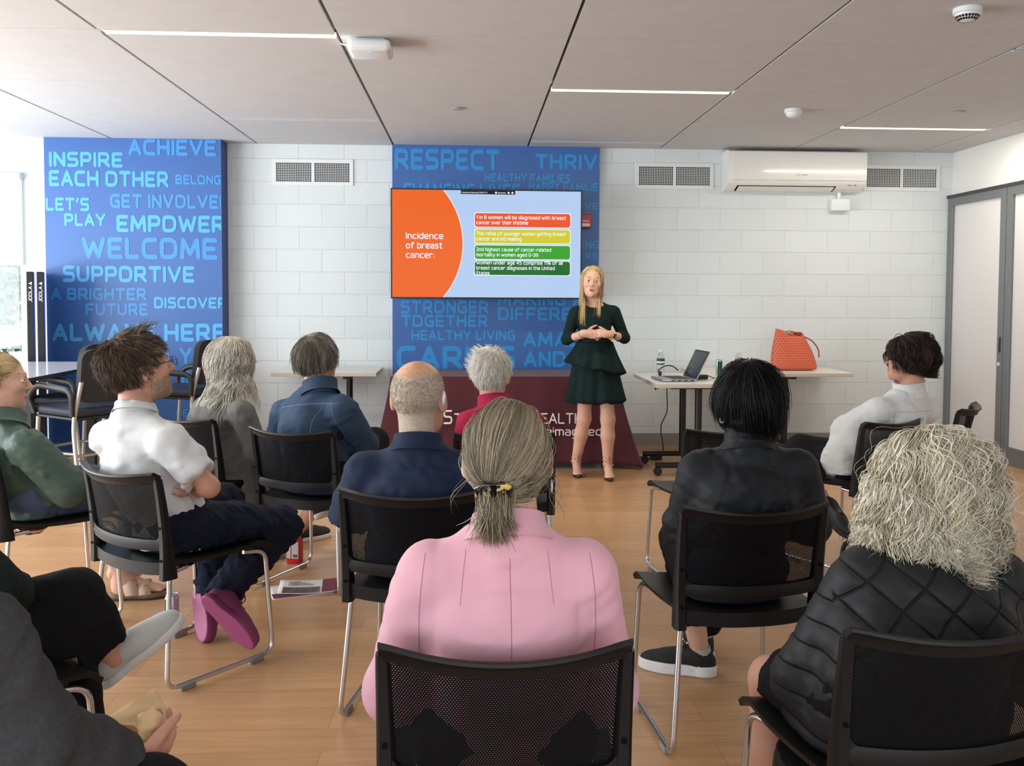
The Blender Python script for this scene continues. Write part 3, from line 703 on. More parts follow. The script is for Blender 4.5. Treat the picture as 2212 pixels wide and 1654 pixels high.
mcan = mat('can_silver', (190, 194, 196), .28, .75); mcang = mat('can_green', (30, 88, 66), .35, .4)
p = at(1553, 806, 7.75); t = can_thing('green and silver slim can on the laptop table', (p[0], p[1], .74), .135, .0275, mcan, None, .6)
bm = bmesh.new()
for k in range(14): 
    a0, a1 = PI+.2+k*.12, PI+.2+(k+1)*.12
    bm.faces.new([bm.verts.new((.0278*math.cos(a), .0278*math.sin(a), z)) for a, z in ((a0, .013), (a1, .013), (a1, .119), (a0, .119))])
obj('can_print', bm, mcang, t, label='dark green half')
# laptop, seen from its side, screen towards the speaker
msil = mat('laptop_silver', (176, 178, 182), .35, .7); mscrn = mat('dark_screen', (40, 46, 54), .12, spec=.6)
t = thing('laptop', 'open silver laptop with a dark screen on the pale table', 'laptop', (1.66, 7.36, .74), math.radians(5))
bm = bmesh.new(); box(bm, -.21, .055, -.165, .165, .004, .020, .004); obj('base', bm, msil, t, 30)
bm = bmesh.new()
for i in range(6):
    for j in range(14): box(bm, -.125+i*.025, -.104+i*.025, -.148+j*.0212, -.130+j*.0212, .0195, .0215)
obj('keyboard', bm, mblk, t)
obj('touchpad', B(-.195, -.14, -.05, .05, .0195, .0205), mat('touchpad_grey', (150, 152, 156), .4, .4), t)
for j in range(4): obj('port', B(-.14+.05*j, -.115+.05*j, -.1662, -.164, .007, .013), mdark, t)
ld = thing('lid_pivot', None, None); 
bpy.data.objects.remove(ld)
ML = Matrix.Translation((.058, 0, .018)) @ Matrix.Rotation(math.radians(26), 4, 'Y')
bm = bmesh.new(); box(bm, -.004, .006, -.165, .165, .0, .235, .003, M=ML); lidp = obj('lid', bm, msil, t, 30)
bm = bmesh.new(); box(bm, -.0055, -.0035, -.163, .163, .003, .232, M=ML); obj('screen_border', bm, mblk, lidp)
bm = bmesh.new(); box(bm, -.0065, -.0050, -.150, .150, .018, .222, M=ML); obj('screen', bm, mscrn, lidp, label='dark glossy screen')
# small black hub with a looped cord behind the laptop
t = thing('power_brick', 'small black adapter lying right behind the laptop screen', 'adapter', (1.815, 7.42, .741), .4)
obj('case', B(-.055, .055, -.03, .03, 0, .035, .008), mblk, t)
bm = bmesh.new(); tube(bm, catmull([(.05, 0, .018), (.09, .01, .02), (.12, .0, .006), (.16, .03, .005)]), .004, 8); obj('cord', bm, mblk, t, 60)
t = thing('headset', 'thin black headset band standing behind the laptop base', 'headset', (1.60, 7.66, .741))
bm = bmesh.new(); tube(bm, catmull([(-.06, 0, .005), (-.07, 0, .05), (-.02, 0, .085), (.04, 0, .085), (.09, 0, .05)]), .005, 8); obj('band', bm, mblk, t, 60)
bm = bmesh.new(); lathe(bm, [(.0, -.012), (.02, -.010), (.022, 0), (.02, .01), (0, .012)], 16, Matrix.Translation((-.06, 0, .022)) @ Matrix.Rotation(PI/2, 4, 'Y')); obj('ear_pad', bm, mblk, t, 60)

# orange patterned tote
mtote = mat('tote_orange', (196, 84, 52), .42, spec=.45)
N, L, b = nodes_of(mtote)
tc = N.new('ShaderNodeTexCoord'); sp = N.new('ShaderNodeSeparateXYZ'); L.new(tc.outputs['Object'], sp.inputs[0])
def mth(op, a, c=None):
    n = N.new('ShaderNodeMath'); n.operation = op
    for i, q in enumerate((a, c)):
        if q is None: continue
        if isinstance(q, (int, float)): n.inputs[i].default_value = q
        else: L.new(q, n.inputs[i])
    return n.outputs[0]
u_ = mth('MULTIPLY', sp.outputs['X'], 38.0); v_ = mth('MULTIPLY', sp.outputs['Z'], 46.0)
row_ = mth('FLOOR', v_); par = mth('MULTIPLY', mth('PINGPONG', row_, 1.0), .5)
fu = mth('SUBTRACT', mth('FRACT', mth('ADD', u_, par)), .5); fv = mth('FRACT', v_)
ch = mth('ABSOLUTE', mth('SUBTRACT', mth('ADD', mth('MULTIPLY', mth('ABSOLUTE', fu), 1.3), .25), fv))
msk = mth('LESS_THAN', ch, .13)
mx = N.new('ShaderNodeMix'); mx.data_type = 'RGBA'; L.new(msk, mx.inputs[0]); mx.inputs[6].default_value = lin((198, 80, 50)); mx.inputs[7].default_value = lin((226, 138, 104)); L.new(mx.outputs[2], b.inputs['Base Color'])
tp = at(1716, 803, 8.4)
t = thing('tote_bag', 'orange patterned tote bag standing on the table by the block wall', 'bag', (tp[0], 8.42, .735))
bm = bmesh.new(); prof = []
lev = [(0, .205, .085), (.02, .212, .09), (.10, .198, .085), (.20, .178, .066), (.28, .152, .042), (.335, .128, .022), (.352, .120, .014)]
rings = []
for k, (z, rx, ry) in enumerate(lev):
    ring = []
    for i in range(40):
        a = 2*PI*i/40; ca, sa = math.cos(a), math.sin(a)
        q = (abs(ca)**3+abs(sa)**3)**(-1/3)
        lean = -.02*z/.35
        x = rx*q*ca+lean-.03*(z/.35)**2; y = ry*q*sa+.008*math.sin(5*a+9*z)*(z/.35)
        zz = z+(.022*math.sin(2*a+.6)-.035*max(0, ca))*(z/.352)**2
        ring.append(bm.verts.new((x, y, max(0, zz))))
    rings.append(ring)
for A, Bq in zip(rings, rings[1:]):
    for i in range(40): bm.faces.new((A[i], A[(i+1) % 40], Bq[(i+1) % 40], Bq[i]))
bm.faces.new(rings[0][::-1])
o = obj('bag_body', bm, mtote, t, 70); s_ = o.modifiers.new('s', 'SOLIDIFY'); s_.thickness = .004; o.modifiers.new('u', 'SUBSURF').render_levels = 1
mstrap = mat('tote_strap', (150, 62, 40), .5)
bm = bmesh.new(); tube(bm, catmull([(.085, -.03, .30), (.15, -.05, .26), (.195, -.07, .19), (.20, -.08, .12)]), .006, 8); obj('handle', bm, mstrap, t, 60)
bm = bmesh.new(); tube(bm, catmull([(-.11, -.02, .335), (-.06, -.03, .352), (0, -.03, .340), (.06, -.03, .322)]), .004, 8); obj('rim_binding', bm, mstrap, t, 60)
for xa in (-.10, -.045): obj('tab', B(xa, xa+.03, -.03, -.022, .322, .345, .003), mat('tan_lining', (170, 140, 110), .7), t, label='tan leather tab')

# cables and adapter on the floor
t = thing('laptop_charger', 'black charger lying on the floor with cords rising to the laptop table', 'charger', (1.585, 8.02, 0))
obj('power_brick', B(-.05, .05, -.025, .025, .001, .036, .006), mblk, t)
bm = bmesh.new(); tube(bm, catmull([(.045, 0, .02), (.065, .01, .1), (.04, 0, .28), (.085, -.03, .42), (.08, -.04, .60), (.09, -.05, .705)]), .0045, 8); obj('cord', bm, mblk, t, 60)
bm = bmesh.new(); tube(bm, catmull([(-.045, 0, .015), (-.10, .02, .008), (-.17, .10, .06), (-.20, .2, .25), (-.24, .3, .38), (-.33, .45, .44)]), .0045, 8); obj('plug_cord', bm, mblk, t, 60)

# ------------------------------------------------------------------ counter-height armchairs and white table on the left
TL = thing('high_table', 'tall white-topped table beside the folded table tennis table', 'table', (-3.82, 6.88, 0))
bm = bmesh.new(); box(bm, -.95, .95, -1.05, 1.05, .812, .84, .004); bm.normal_update()
for f in bm.faces: f.material_index = 0 if f.normal.z > .7 else 1
obj('table_top', bm, [mat('glossy_white_top', (232, 232, 236), .14, spec=.5), mblk], TL)
for (a, c_) in ((-.85, -.95), (.8, -.9), (-.85, .95), (.8, .9)):
    obj('leg', B(a-.03, a+.03, c_-.03, c_+.03, 0, .812), mleg, TL)
obj('modesty_panel', B(-.8, .74, -.02, .02, .35, .8), mat('dark_panel', (48, 50, 56), .5), TL, label='dark panel under the top')
mup = mat('charcoal_upholstery', (40, 40, 43), .8, bump=(160, .2, .002)); mnavy = mat('navy_seat', (36, 42, 62), .6, bump=(160, .15, .002)); mtube = mat('silver_tube', (186, 184, 178), .35, .5)
def bar_chair(label, x, y, face, group=None):
    t = thing('armchair', label, 'chair', (x, y, 0), math.atan2(-face[0], face[1]), 'counter-height armchairs by the white table')
    bm = bmesh.new(); box(bm, -.245, .245, -.23, .25, .585, .65, .025, 3); obj('seat', bm, mnavy, t, 50, label='navy seat pad')
    obj('seat_pan', B(-.235, .235, -.22, .24, .565, .584, .005), mblk, t)
    bm = bmesh.new(); P = rrect(-.225, .225, .68, 1.03, .07, 6)
    fr = [bm.verts.new((p[0], -.245-.12*(p[1]-.66)+.05*(p[0]/.225)**2, p[1])) for p in P]; bk = [bm.verts.new((p[0]*.97, -.285-.12*(p[1]-.66)+.05*(p[0]/.225)**2, p[1])) for p in P]
    bm.faces.new(fr); bm.faces.new(bk[::-1]); n = len(P)
    for i in range(n): bm.faces.new((fr[i], bk[i], bk[(i+1) % n], fr[(i+1) % n]))
    obj('backrest', bm, mup, t, 50)
    for sg in (-1, 1):
        bm = bmesh.new(); tube(bm, fillet([(sg*.26, -.22, .60), (sg*.275, -.24, .765), (sg*.275, .16, .79), (sg*.275, .27, .70), (sg*.255, .235, .59)], .09, 6), .018, 10, flat=(1.3, .9), ref=None); obj('armrest', bm, mblk, t, 60)
        bm = bmesh.new(); tube(bm, fillet([(sg*.225, -.275, .82), (sg*.25, -.21, .55), (sg*.26, -.30, .0)], .1, 5), .0145, 10); obj('leg', bm, mtube, t, 60, label='silver rear leg')
        bm = bmesh.new(); tube(bm, [(sg*.24, .21, .57), (sg*.25, .26, .0)], .0145, 10); obj('leg', bm, mtube, t, 60, label='silver front leg')
    bm = bmesh.new(); tube(bm, fillet([(-.25, -.26, .25), (-.252, .245, .25), (.252, .245, .25), (.25, -.26, .25)], .05), .011, 8); obj('foot_ring', bm, mtube, t, 60, label='silver foot rail')
    return t
bar_chair('charcoal armchair with a navy seat, nearest behind the person in the white T-shirt', -2.58, 6.62, (-.80, .60))
bar_chair('charcoal armchair in front of the blue column, seen past the white-shirted person', -2.30, 7.85, (-.95, .3))
bar_chair('charcoal armchair tucked at the far side of the nearer armchair', -2.88, 7.22, (-.9, .43))
# folded table tennis table
tq = at(78, 634, 8.3); dv = unit(V3(tq[0], tq[1], 0)); ang = math.atan2(-dv[0], dv[1])
t = thing('table_tennis_table', 'folded black table tennis table standing upright beside the blue column', 'table tennis table', (tq[0], tq[1], 0), ang)
mbl = mat('table_blue', (40, 62, 150), .4)
for k, xx in enumerate((-.07, .005)):
    bm = bmesh.new(); box(bm, xx, xx+.052, -.25, .25, .06, 1.57, .004); hb = obj('half', bm, mblk, t)
    bm = bmesh.new(); text_bm(bm, 'JOOLA', 0, 0, .026, 0, width=.13, bold=.16)
    prism(bm, [(.140, .0), (.166, .0), (.153, .026)], 'y', -.001, 0)
    bmesh.ops.transform(bm, matrix=Matrix.Translation((xx+.040, -.2515, 1.32)) @ Matrix.Rotation(-PI/2, 4, 'Y'), verts=bm.verts[:]); obj('lettering', bm, mwhl, hb, label='white brand letters')
    obj('playing_surface', B(xx+.0525, xx+.0605, -.25, .25, .08, 1.565), mbl, hb, label='blue playing surface')
bm = bmesh.new(); box(bm, -.12, .12, -.04, .04, .0, .06, .01); obj('undercarriage', bm, mblk, t)

# ------------------------------------------------------------------ mesh-back sled chairs
mch = mat('chair_plastic', (20, 20, 22), .45, bump=(400, .05, .001), spec=.3); mchrome = mat('chrome', (206, 206, 208), .16, .95); mpad = mat('glide_grey', (128, 128, 126), .6)
mmesh = mat('mesh_fabric', (13, 13, 15), .8, spec=.15)
N, L, b = nodes_of(mmesh); out = N['Material Output']
tc = N.new('ShaderNodeTexCoord'); sp = N.new('ShaderNodeSeparateXYZ'); L.new(tc.outputs['Object'], sp.inputs[0])
u_ = mth('MULTIPLY', sp.outputs['X'], 1/.0056); v_ = mth('MULTIPLY', sp.outputs['Z'], 1/.0040)
row_ = mth('FLOOR', v_); par = mth('MULTIPLY', mth('PINGPONG', row_, 1.0), .5)
fu = mth('MULTIPLY', mth('SUBTRACT', mth('FRACT', mth('ADD', u_, par)), .5), .0056); fv = mth('MULTIPLY', mth('SUBTRACT', mth('FRACT', v_), .5), .0052)
dd = mth('ADD', mth('MULTIPLY', fu, fu), mth('MULTIPLY', fv, fv)); hole = mth('LESS_THAN', dd, .00118**2)
trn = N.new('ShaderNodeBsdfTransparent'); ms = N.new('ShaderNodeMixShader'); L.new(hole, ms.inputs[0]); L.new(b.outputs[0], ms.inputs[1]); L.new(trn.outputs[0], ms.inputs[2]); L.new(ms.outputs[0], out.inputs['Surface'])

def backp(u, z):
    """back shell surface: u in [-1,1] across, z height"""
    f = (z-.42)/.355
    yb = -.205-.045*f-.02*math.sin(min(1, max(0, f))*PI)*-1*.3
    bow = .032+.028*max(0, f)
    return np.array([u*(.213+.006*f), yb-bow*(1-u*u), z])
def make_chair():
    t = thing('sled_chair', 'x', 'chair', (0, 0, 0), 0, None)
    # seat shell
    bm = bmesh.new(); nx, ny = 16, 18; top = []; bot = []
    for j in range(ny+1):
        f = j/ny; y = -.222+.462*f
        wv = .213+.024*min(1, f*1.5); ed = max(0, (f-.86)/.14); z0 = .452-.012*math.sin(PI*min(1, f*1.05))-.030*ed**2
        th = .030*(1-min(1, f/.08))+.014
        rt, rb = [], []
        for i in range(nx+1):
            u = -1+2*i/nx
            yy = y-(.030*(1-u*u) if j == 0 else .030*(1-u*u)*(1-f)**4)+(.012*(1-u*u)*f**4)
            z = z0+.010*abs(u)**3
            rt.append(bm.verts.new((u*wv, yy, z))); rb.append(bm.verts.new((u*wv*.985, yy-.004*ed, z-th)))
        top.append(rt); bot.append(rb)
    for G, fl_ in ((top, False), (bot, True)):
        for j in range(ny):
            for i in range(nx):
                q = (G[j][i], G[j][i+1], G[j+1][i+1], G[j+1][i]); bm.faces.new(q[::-1] if fl_ else q)
    for j in range(ny):
        bm.faces.new((top[j][0], top[j+1][0], bot[j+1][0], bot[j][0])); bm.faces.new((top[j+1][nx], top[j][nx], bot[j][nx], bot[j+1][nx]))
    for i in range(nx):
        bm.faces.new((top[0][i+1], top[0][i], bot[0][i], bot[0][i+1])); bm.faces.new((top[ny][i], top[ny][i+1], bot[ny][i+1], bot[ny][i]))
    obj('seat', bm, mch, t, 50)
    # back frame
    bm = bmesh.new()
    for sg in (-1, 1):
        zs = [.400, .43, .48, .53, .60, .68, .73, .757]; pts = [backp(sg, max(.42, z))*V3(1, 1, 0)+V3(0, 0, z) for z in zs]
        tube(bm, pts, [1]*len(pts), 10, flat=(.0165, .0), ref=(0, 1, 0)) if False else None
        hw = [.018, .018, .0175, .017, .0155, .014, .013, .012]; hd = [.030, .028, .023, .020, .017, .015, .014, .014]
        rings = []
        for (p, a, d_) in zip(pts, hw, hd):
            rings.append([bm.verts.new((p[0]+a*x_, p[1]+d_*y_, p[2])) for (x_, y_) in ((-1, -.6), (-.6, -1), (.6, -1), (1, -.6), (1, .6), (.6, 1), (-.6, 1), (-1, .6))])
        for A, Bq in zip(rings, rings[1:]):
            for k in range(8): bm.faces.new((A[k], A[(k+1) % 8], Bq[(k+1) % 8], Bq[k]))
        bm.faces.new(rings[0][::-1]); bm.faces.new(rings[-1])
    n = 22
    def rail(zf, prof):
        rr = []
        for i in range(n+1):
            u = -1+2*i/n; p = backp(u*1.0, zf(u)); du = abs(u)
            rr.append([bm.verts.new((p[0]*(1+.03*(du > .999)), p[1]+a, p[2]+c_)) for (a, c_) in prof])
        m_ = len(prof)
        for A, Bq in zip(rr, rr[1:]):
            for k in range(m_): bm.faces.new((A[k], A[(k+1) % m_], Bq[(k+1) % m_], Bq[k]))
        bm.faces.new(rr[0][::-1]); bm.faces.new(rr[-1])
    rail(lambda u: .744+.018*abs(u)**2, [(-.026, .020), (-.018, .022), (.010, .006), (.010, -.012), (.004, -.016), (-.008, -.014), (-.012, .002), (-.027, .014)])
    rail(lambda u: .523-.006*(1-u*u), [(-.012, .018), (.010, .018), (.010, -.018), (-.012, -.020), (-.016, 0)])
    for sg in (-1, 1):   # rounded lower corners of the mesh opening
        p = backp(sg*.93, .545); R_ = .035
        pl = [(p[0]+sg*.006, .536)]+[(p[0]+sg*.006-sg*(R_-R_*math.sin(a)), .536+(R_-R_*math.cos(a))) for a in np.linspace(0, PI/2, 7)]
        prism(bm, pl, 'y', p[1]-.012, p[1]+.006)
    bmesh.ops.recalc_face_normals(bm, faces=bm.faces[:])
    fo = obj('backrest_frame', bm, mch, t, 45)
    for sg in (-1, 1):
        for z in (.47, .585):
            bm = bmesh.new(); p = backp(sg, z); lathe(bm, [(.0055, 0), (.0055, .0015), (.002, .002)], 10, Matrix.Translation((p[0], p[1]-(.0265 if z < .5 else .0205), z)) @ Matrix.Rotation(PI/2, 4, 'X'))
            obj('screw', bm, mdark, fo)
    # mesh panel
    bm = bmesh.new(); nz = 10; g = []
    for j in range(nz+1):
        z = .530+(.740-.530)*j/nz; g.append([bm.verts.new(backp(-.95+1.9*i/20, z)+V3(0, .002, (.012*abs(-.95+1.9*i/20)**2 if j == nz else 0))) for i in range(21)])
    for j in range(nz):
        for i in range(20): bm.faces.new((g[j][i], g[j][i+1], g[j+1][i+1], g[j+1][i]))
    obj('mesh_panel', bm, mmesh, t, 180, label='see-through black mesh')
    # sled legs
    for sg in (-1, 1):
        bm = bmesh.new()
        pts = fillet([(sg*.198, -.12, .424), (sg*.205, -.195, .418), (sg*.236, -.232, .0195), (sg*.236, .232, .0195), (sg*.222, .208, .414), (sg*.205, .12, .424)], .05, 6)
        tube(bm, pts, .0087, 10); lg = obj('leg', bm, mchrome, t, 60, label='chrome sled leg')
        for yy in (-.15, .15):
            bm = bmesh.new(); box(bm, sg*.236-.011, sg*.236+.011, yy-.03, yy+.03, .0, .021, .004); obj('glide', bm, mpad, lg, label='grey glide')
    bm = bmesh.new()
    for yy in (-.14, .16): tube(bm, [(-.205, yy, .422), (.205, yy, .422)], .0085, 8)
    obj('crossbar', bm, mchrome, t, 60, label='chrome bar under the seat')
    return t
CHAIRS = {}
_proto = make_chair(); _used = [False]
def place_chair(key, x, y, face, label, z=0):
    f = unit(V3(face[0], face[1], 0))
    c = _proto if not _used[0] else copy_tree(_proto)
    _used[0] = True
    c.location = (x, y, z); c.rotation_euler = (0, 0, math.atan2(-f[0], f[1])); c['label'] = label; c['group'] = 'black mesh-back sled chairs set out for the audience'
    CHAIRS[key] = (V3(x, y, 0), f, V3(f[1], -f[0], 0))
    return c
place_chair('B', -1.085, 3.638, (.622, .783), 'black mesh-back sled chair under the person in the white T-shirt')
place_chair('A', -1.816, 4.186, (.80, .60), 'black mesh-back sled chair under the blond person in the green jacket')
place_chair('C', -1.276, 5.06, (.60, .80), 'black mesh-back sled chair under the wavy-haired person in grey')
place_chair('D', -.703, 4.622, (.43, .90), 'black mesh-back sled chair under the person in the denim jacket')
place_chair('E', -.146, 3.258, (.18, .98), 'black mesh-back sled chair under the bald person in navy')
place_chair('F', .155, 4.50, (0.0, 1), 'black mesh-back sled chair under the white-haired person in magenta')
place_chair('G', .065, 1.925, (.0, 1), 'black mesh-back sled chair under the person in the pink blazer')
place_chair('H', .821, 3.013, (-.09, .995), 'black mesh-back sled chair under the black-haired person in the dark top')
place_chair('I', 1.18, 4.63, (-.15, .99), 'empty black mesh-back sled chair in front of the black-haired person')
place_chair('J', 1.995, 4.897, (-.5, .866), 'black mesh-back sled chair under the dark-haired person in the white jacket')
place_chair('K', 2.62, 5.42, (-.80, .60), 'empty black mesh-back sled chair beside the folding doors')
place_chair('L', .90, 1.99, (-.1, .995), 'black mesh-back sled chair under the curly-haired person in the quilted jacket')
place_chair('M', -1.25, 2.40, (.70, .71), 'black mesh-back sled chair under the person with crossed legs in black trousers')
place_chair('N', -.93, 1.42, (.70, .71), 'black mesh-back sled chair under the person in the grey sweater holding the paper bag')

# ------------------------------------------------------------------ things on the floor
p = at(358, 1372, 3.9); t = can_thing('tall silver drink can standing on the floor beside the white-shirted person\'s chair', (-1.225, 3.96, 0), .155, .0285, mcan, None, .15)
bm = bmesh.new()
text_bm(bm, 'Maison', -.5, .098, .014, -1, width=.75, bold=.14); text_bm(bm, 'Perrier', -.5, .083, .014, -1, width=.75, bold=.14); text_bm(bm, 'BLACKBERRY', -.55, .064, .006, -1, width=.95, bold=.13, mi=1)
for v in bm.verts:
    a = -PI/2+v.co.x*1.0; v.co.x, v.co.y = .0288*math.cos(a), .0288*math.sin(a)
obj('can_print', bm, [mcang, mat('print_purple', (92, 60, 100), .5)], t, label='green and purple lettering')
bm = bmesh.new()
for k in range(8):
    a0, a1 = PI+.1+k*.1, PI+.1+(k+1)*.1
    bm.faces.new([bm.verts.new((.0287*math.cos(a), .0287*math.sin(a), z)) for a, z in ((a0, .03), (a1, .03), (a1, .14), (a0, .14))])
obj('can_stripe', bm, mcang, t, label='green panel')
t = thing('drink_carton', 'red drink carton with a white label on the floor by the denim-jacketed person\'s chair', 'carton', (-.905, 4.96, 0), -.25)
mcr = mat('carton_red', (188, 26, 38), .4)
bm = bmesh.new(); box(bm, -.036, .036, -.026, .026, 0, .125, .006); prism(bm, [(-.03, .123), (.03, .123), (.024, .145), (-.02, .145)], 'y', -.02, .02); obj('carton_body', bm, mcr, t, 40)
bm = bmesh.new(); lathe(bm, [(.013, .143), (.013, .162), (.011, .164), (0, .164)], 14); obj('cap', bm, mcr, t, 40)
bm = bmesh.new(); box(bm, -.033, -.012, -.0268, -.026, .03, .115); box(bm, -.006, .030, -.0268, -.026, .03, .115); obj('carton_label', bm, mat('label_grey', (186, 182, 182), .5), t, label='pale printed panels')
bm = bmesh.new()
for k in range(7): box(bm, .002+k*.0035, .004+k*.0035, -.0272, -.0266, .036, .052)
obj('barcode', bm, mdark, t)
# brochures
mpap = mat('paper_white', (234, 230, 226), .6); mmar = mat('print_maroon', (122, 40, 72), .5); mpho = mat('print_photo', (104, 92, 90), .5, var=(30, .5))
def sheet(label, loc, rz, lift, blocks):
    t = thing('brochure', label, 'leaflet', loc, rz, 'brochures on the floor')
    bm = bmesh.new(); nx = 12; g = []
    for i in range(nx+1):
        x = -.14+.28*i/nx; zc = lift*((i/nx-.5)*2)**2+.0015
        g.append([bm.verts.new((x, yy, zc)) for yy in (-.105, .105)])
    for A, Bq in zip(g, g[1:]): bm.faces.new((A[0], Bq[0], Bq[1], A[1]))
    o = obj('page', bm, mpap, t, 180); s_ = o.modifiers.new('s', 'SOLIDIFY'); s_.thickness = .002
    for (x0, x1, y0, y1, mm, nm) in blocks:
        bm = bmesh.new(); g = []
        for i in range(7):
            x = x0+(x1-x0)*i/6; zc = lift*((x+.14)/.28*2-1)**2+.0030; g.append([bm.verts.new((x, yy, zc)) for yy in (y0, y1)])
        for A, Bq in zip(g, g[1:]): bm.faces.new((A[0], Bq[0], Bq[1], A[1]))
        obj(nm, bm, mm, t, 180)
    return t
sheet('brochure with a maroon border lying flat on the floor, lowest of the pile', (-.80, 4.50, .0005), .35, .0, [(-.135, .135, -.10, -.03, mmar, 'print_band')])
t = sheet('white brochure with a grey photo lying on top of the brochure pile', (-.76, 4.53, .0045), .12, .008, [(-.12, .05, -.10, -.01, mpho, 'print_photo'), (.06, .135, -.10, .10, mmar, 'print_band')])
bm = bmesh.new()
for k in range(4): box(bm, -.10, .02-.02*k, .02+.018*k, .026+.018*k, .0052, .0058)
obj('printed_lines', bm, mat('print_grey', (110, 110, 112), .6), t)
# ------------------------------------------------------------------ smooth solid modelling for people and soft things
F32 = np.float32
def A3(p): return np.asarray(p, F32)
def smin(a, b, k):
    h = np.clip(.5+.5*(b-a)/k, 0, 1); return b*(1-h)+a*h-k*h*(1-h)
def smax(a, b, k): return -smin(-a, -b, k)
def sph(P, c, r): return np.sqrt(((P-A3(c))**2).sum(1))-F32(r)
def ell(P, c, r, R=None):
    q = P-A3(c)
    if R is not None: q = q @ A3(R)
    r = A3(r); k0 = np.sqrt(((q/r)**2).sum(1)); k1 = np.sqrt(((q/(r*r))**2).sum(1))+1e-9
    return k0*(k0-1)/k1
def rc(P, a, b, ra, rb):
    a, b = A3(a), A3(b); ab = b-a; q = P-a; t = np.clip(q@ab/max(float(ab@ab), 1e-9), 0, 1)
    return np.sqrt(((q-t[:, None]*ab)**2).sum(1))-(F32(ra)+F32(rb-ra)*t)
def chain(P, pts, rs, k=0.0):
    d = None
    for i in range(len(pts)-1):
        e = rc(P, pts[i], pts[i+1], rs[i], rs[i+1]); d = e if d is None else (smin(d, e, k) if k else np.minimum(d, e))
    return d
def loft(P, pts, rx, ry, right):
    d = None; n = len(pts)
    for i in range(n-1):
        a, b = A3(pts[i]), A3(pts[i+1]); ab = b-a; L_ = float(np.sqrt(ab@ab)); u = ab/L_
        r = A3(right if not isinstance(right, list) else right[i]); r = r-u*(r@u); r = r/np.sqrt(r@r); nn = np.cross(u, r)
        q = P-a; s = q@u; t = np.clip(s/L_, 0, 1); x = q@r; y = q@nn; e = s-t*L_
        RX = F32(rx[i])+F32(rx[i+1]-rx[i])*t; RY = F32(ry[i])+F32(ry[i+1]-ry[i])*t; RE = np.minimum(RX, RY)
        k0 = np.sqrt((x/RX)**2+(y/RY)**2+(e/RE)**2); k1 = np.sqrt((x/RX**2)**2+(y/RY**2)**2+(e/RE**2)**2)+1e-9
        v = k0*(k0-1)/k1
        d = v if d is None else np.minimum(d, v)
    return d
def plane(P, c, n): return (P-A3(c))@A3(unit(n))
def wav(P, f, seed, an=(1, 1, 1)):
    rg = np.random.default_rng(seed); Q = P*A3(an)*F32(f); s = 0
    for k in range(4):
        d1, d2 = A3(unit(rg.normal(size=3))), A3(unit(rg.normal(size=3))); p1, p2 = rg.uniform(0, 6.28, 2)
        s = s+np.sin(Q@d1*F32(1+.35*k)+F32(p1)+1.6*np.sin(Q@d2*F32(.8)+F32(p2)))
    return s/4
_CORN = np.array([[i, j, k] for i in (0, 1) for j in (0, 1) for k in (0, 1)])
_EDG = [(a, b) for a in range(8) for b in range(a+1, 8) if np.abs(_CORN[a]-_CORN[b]).sum() == 1]
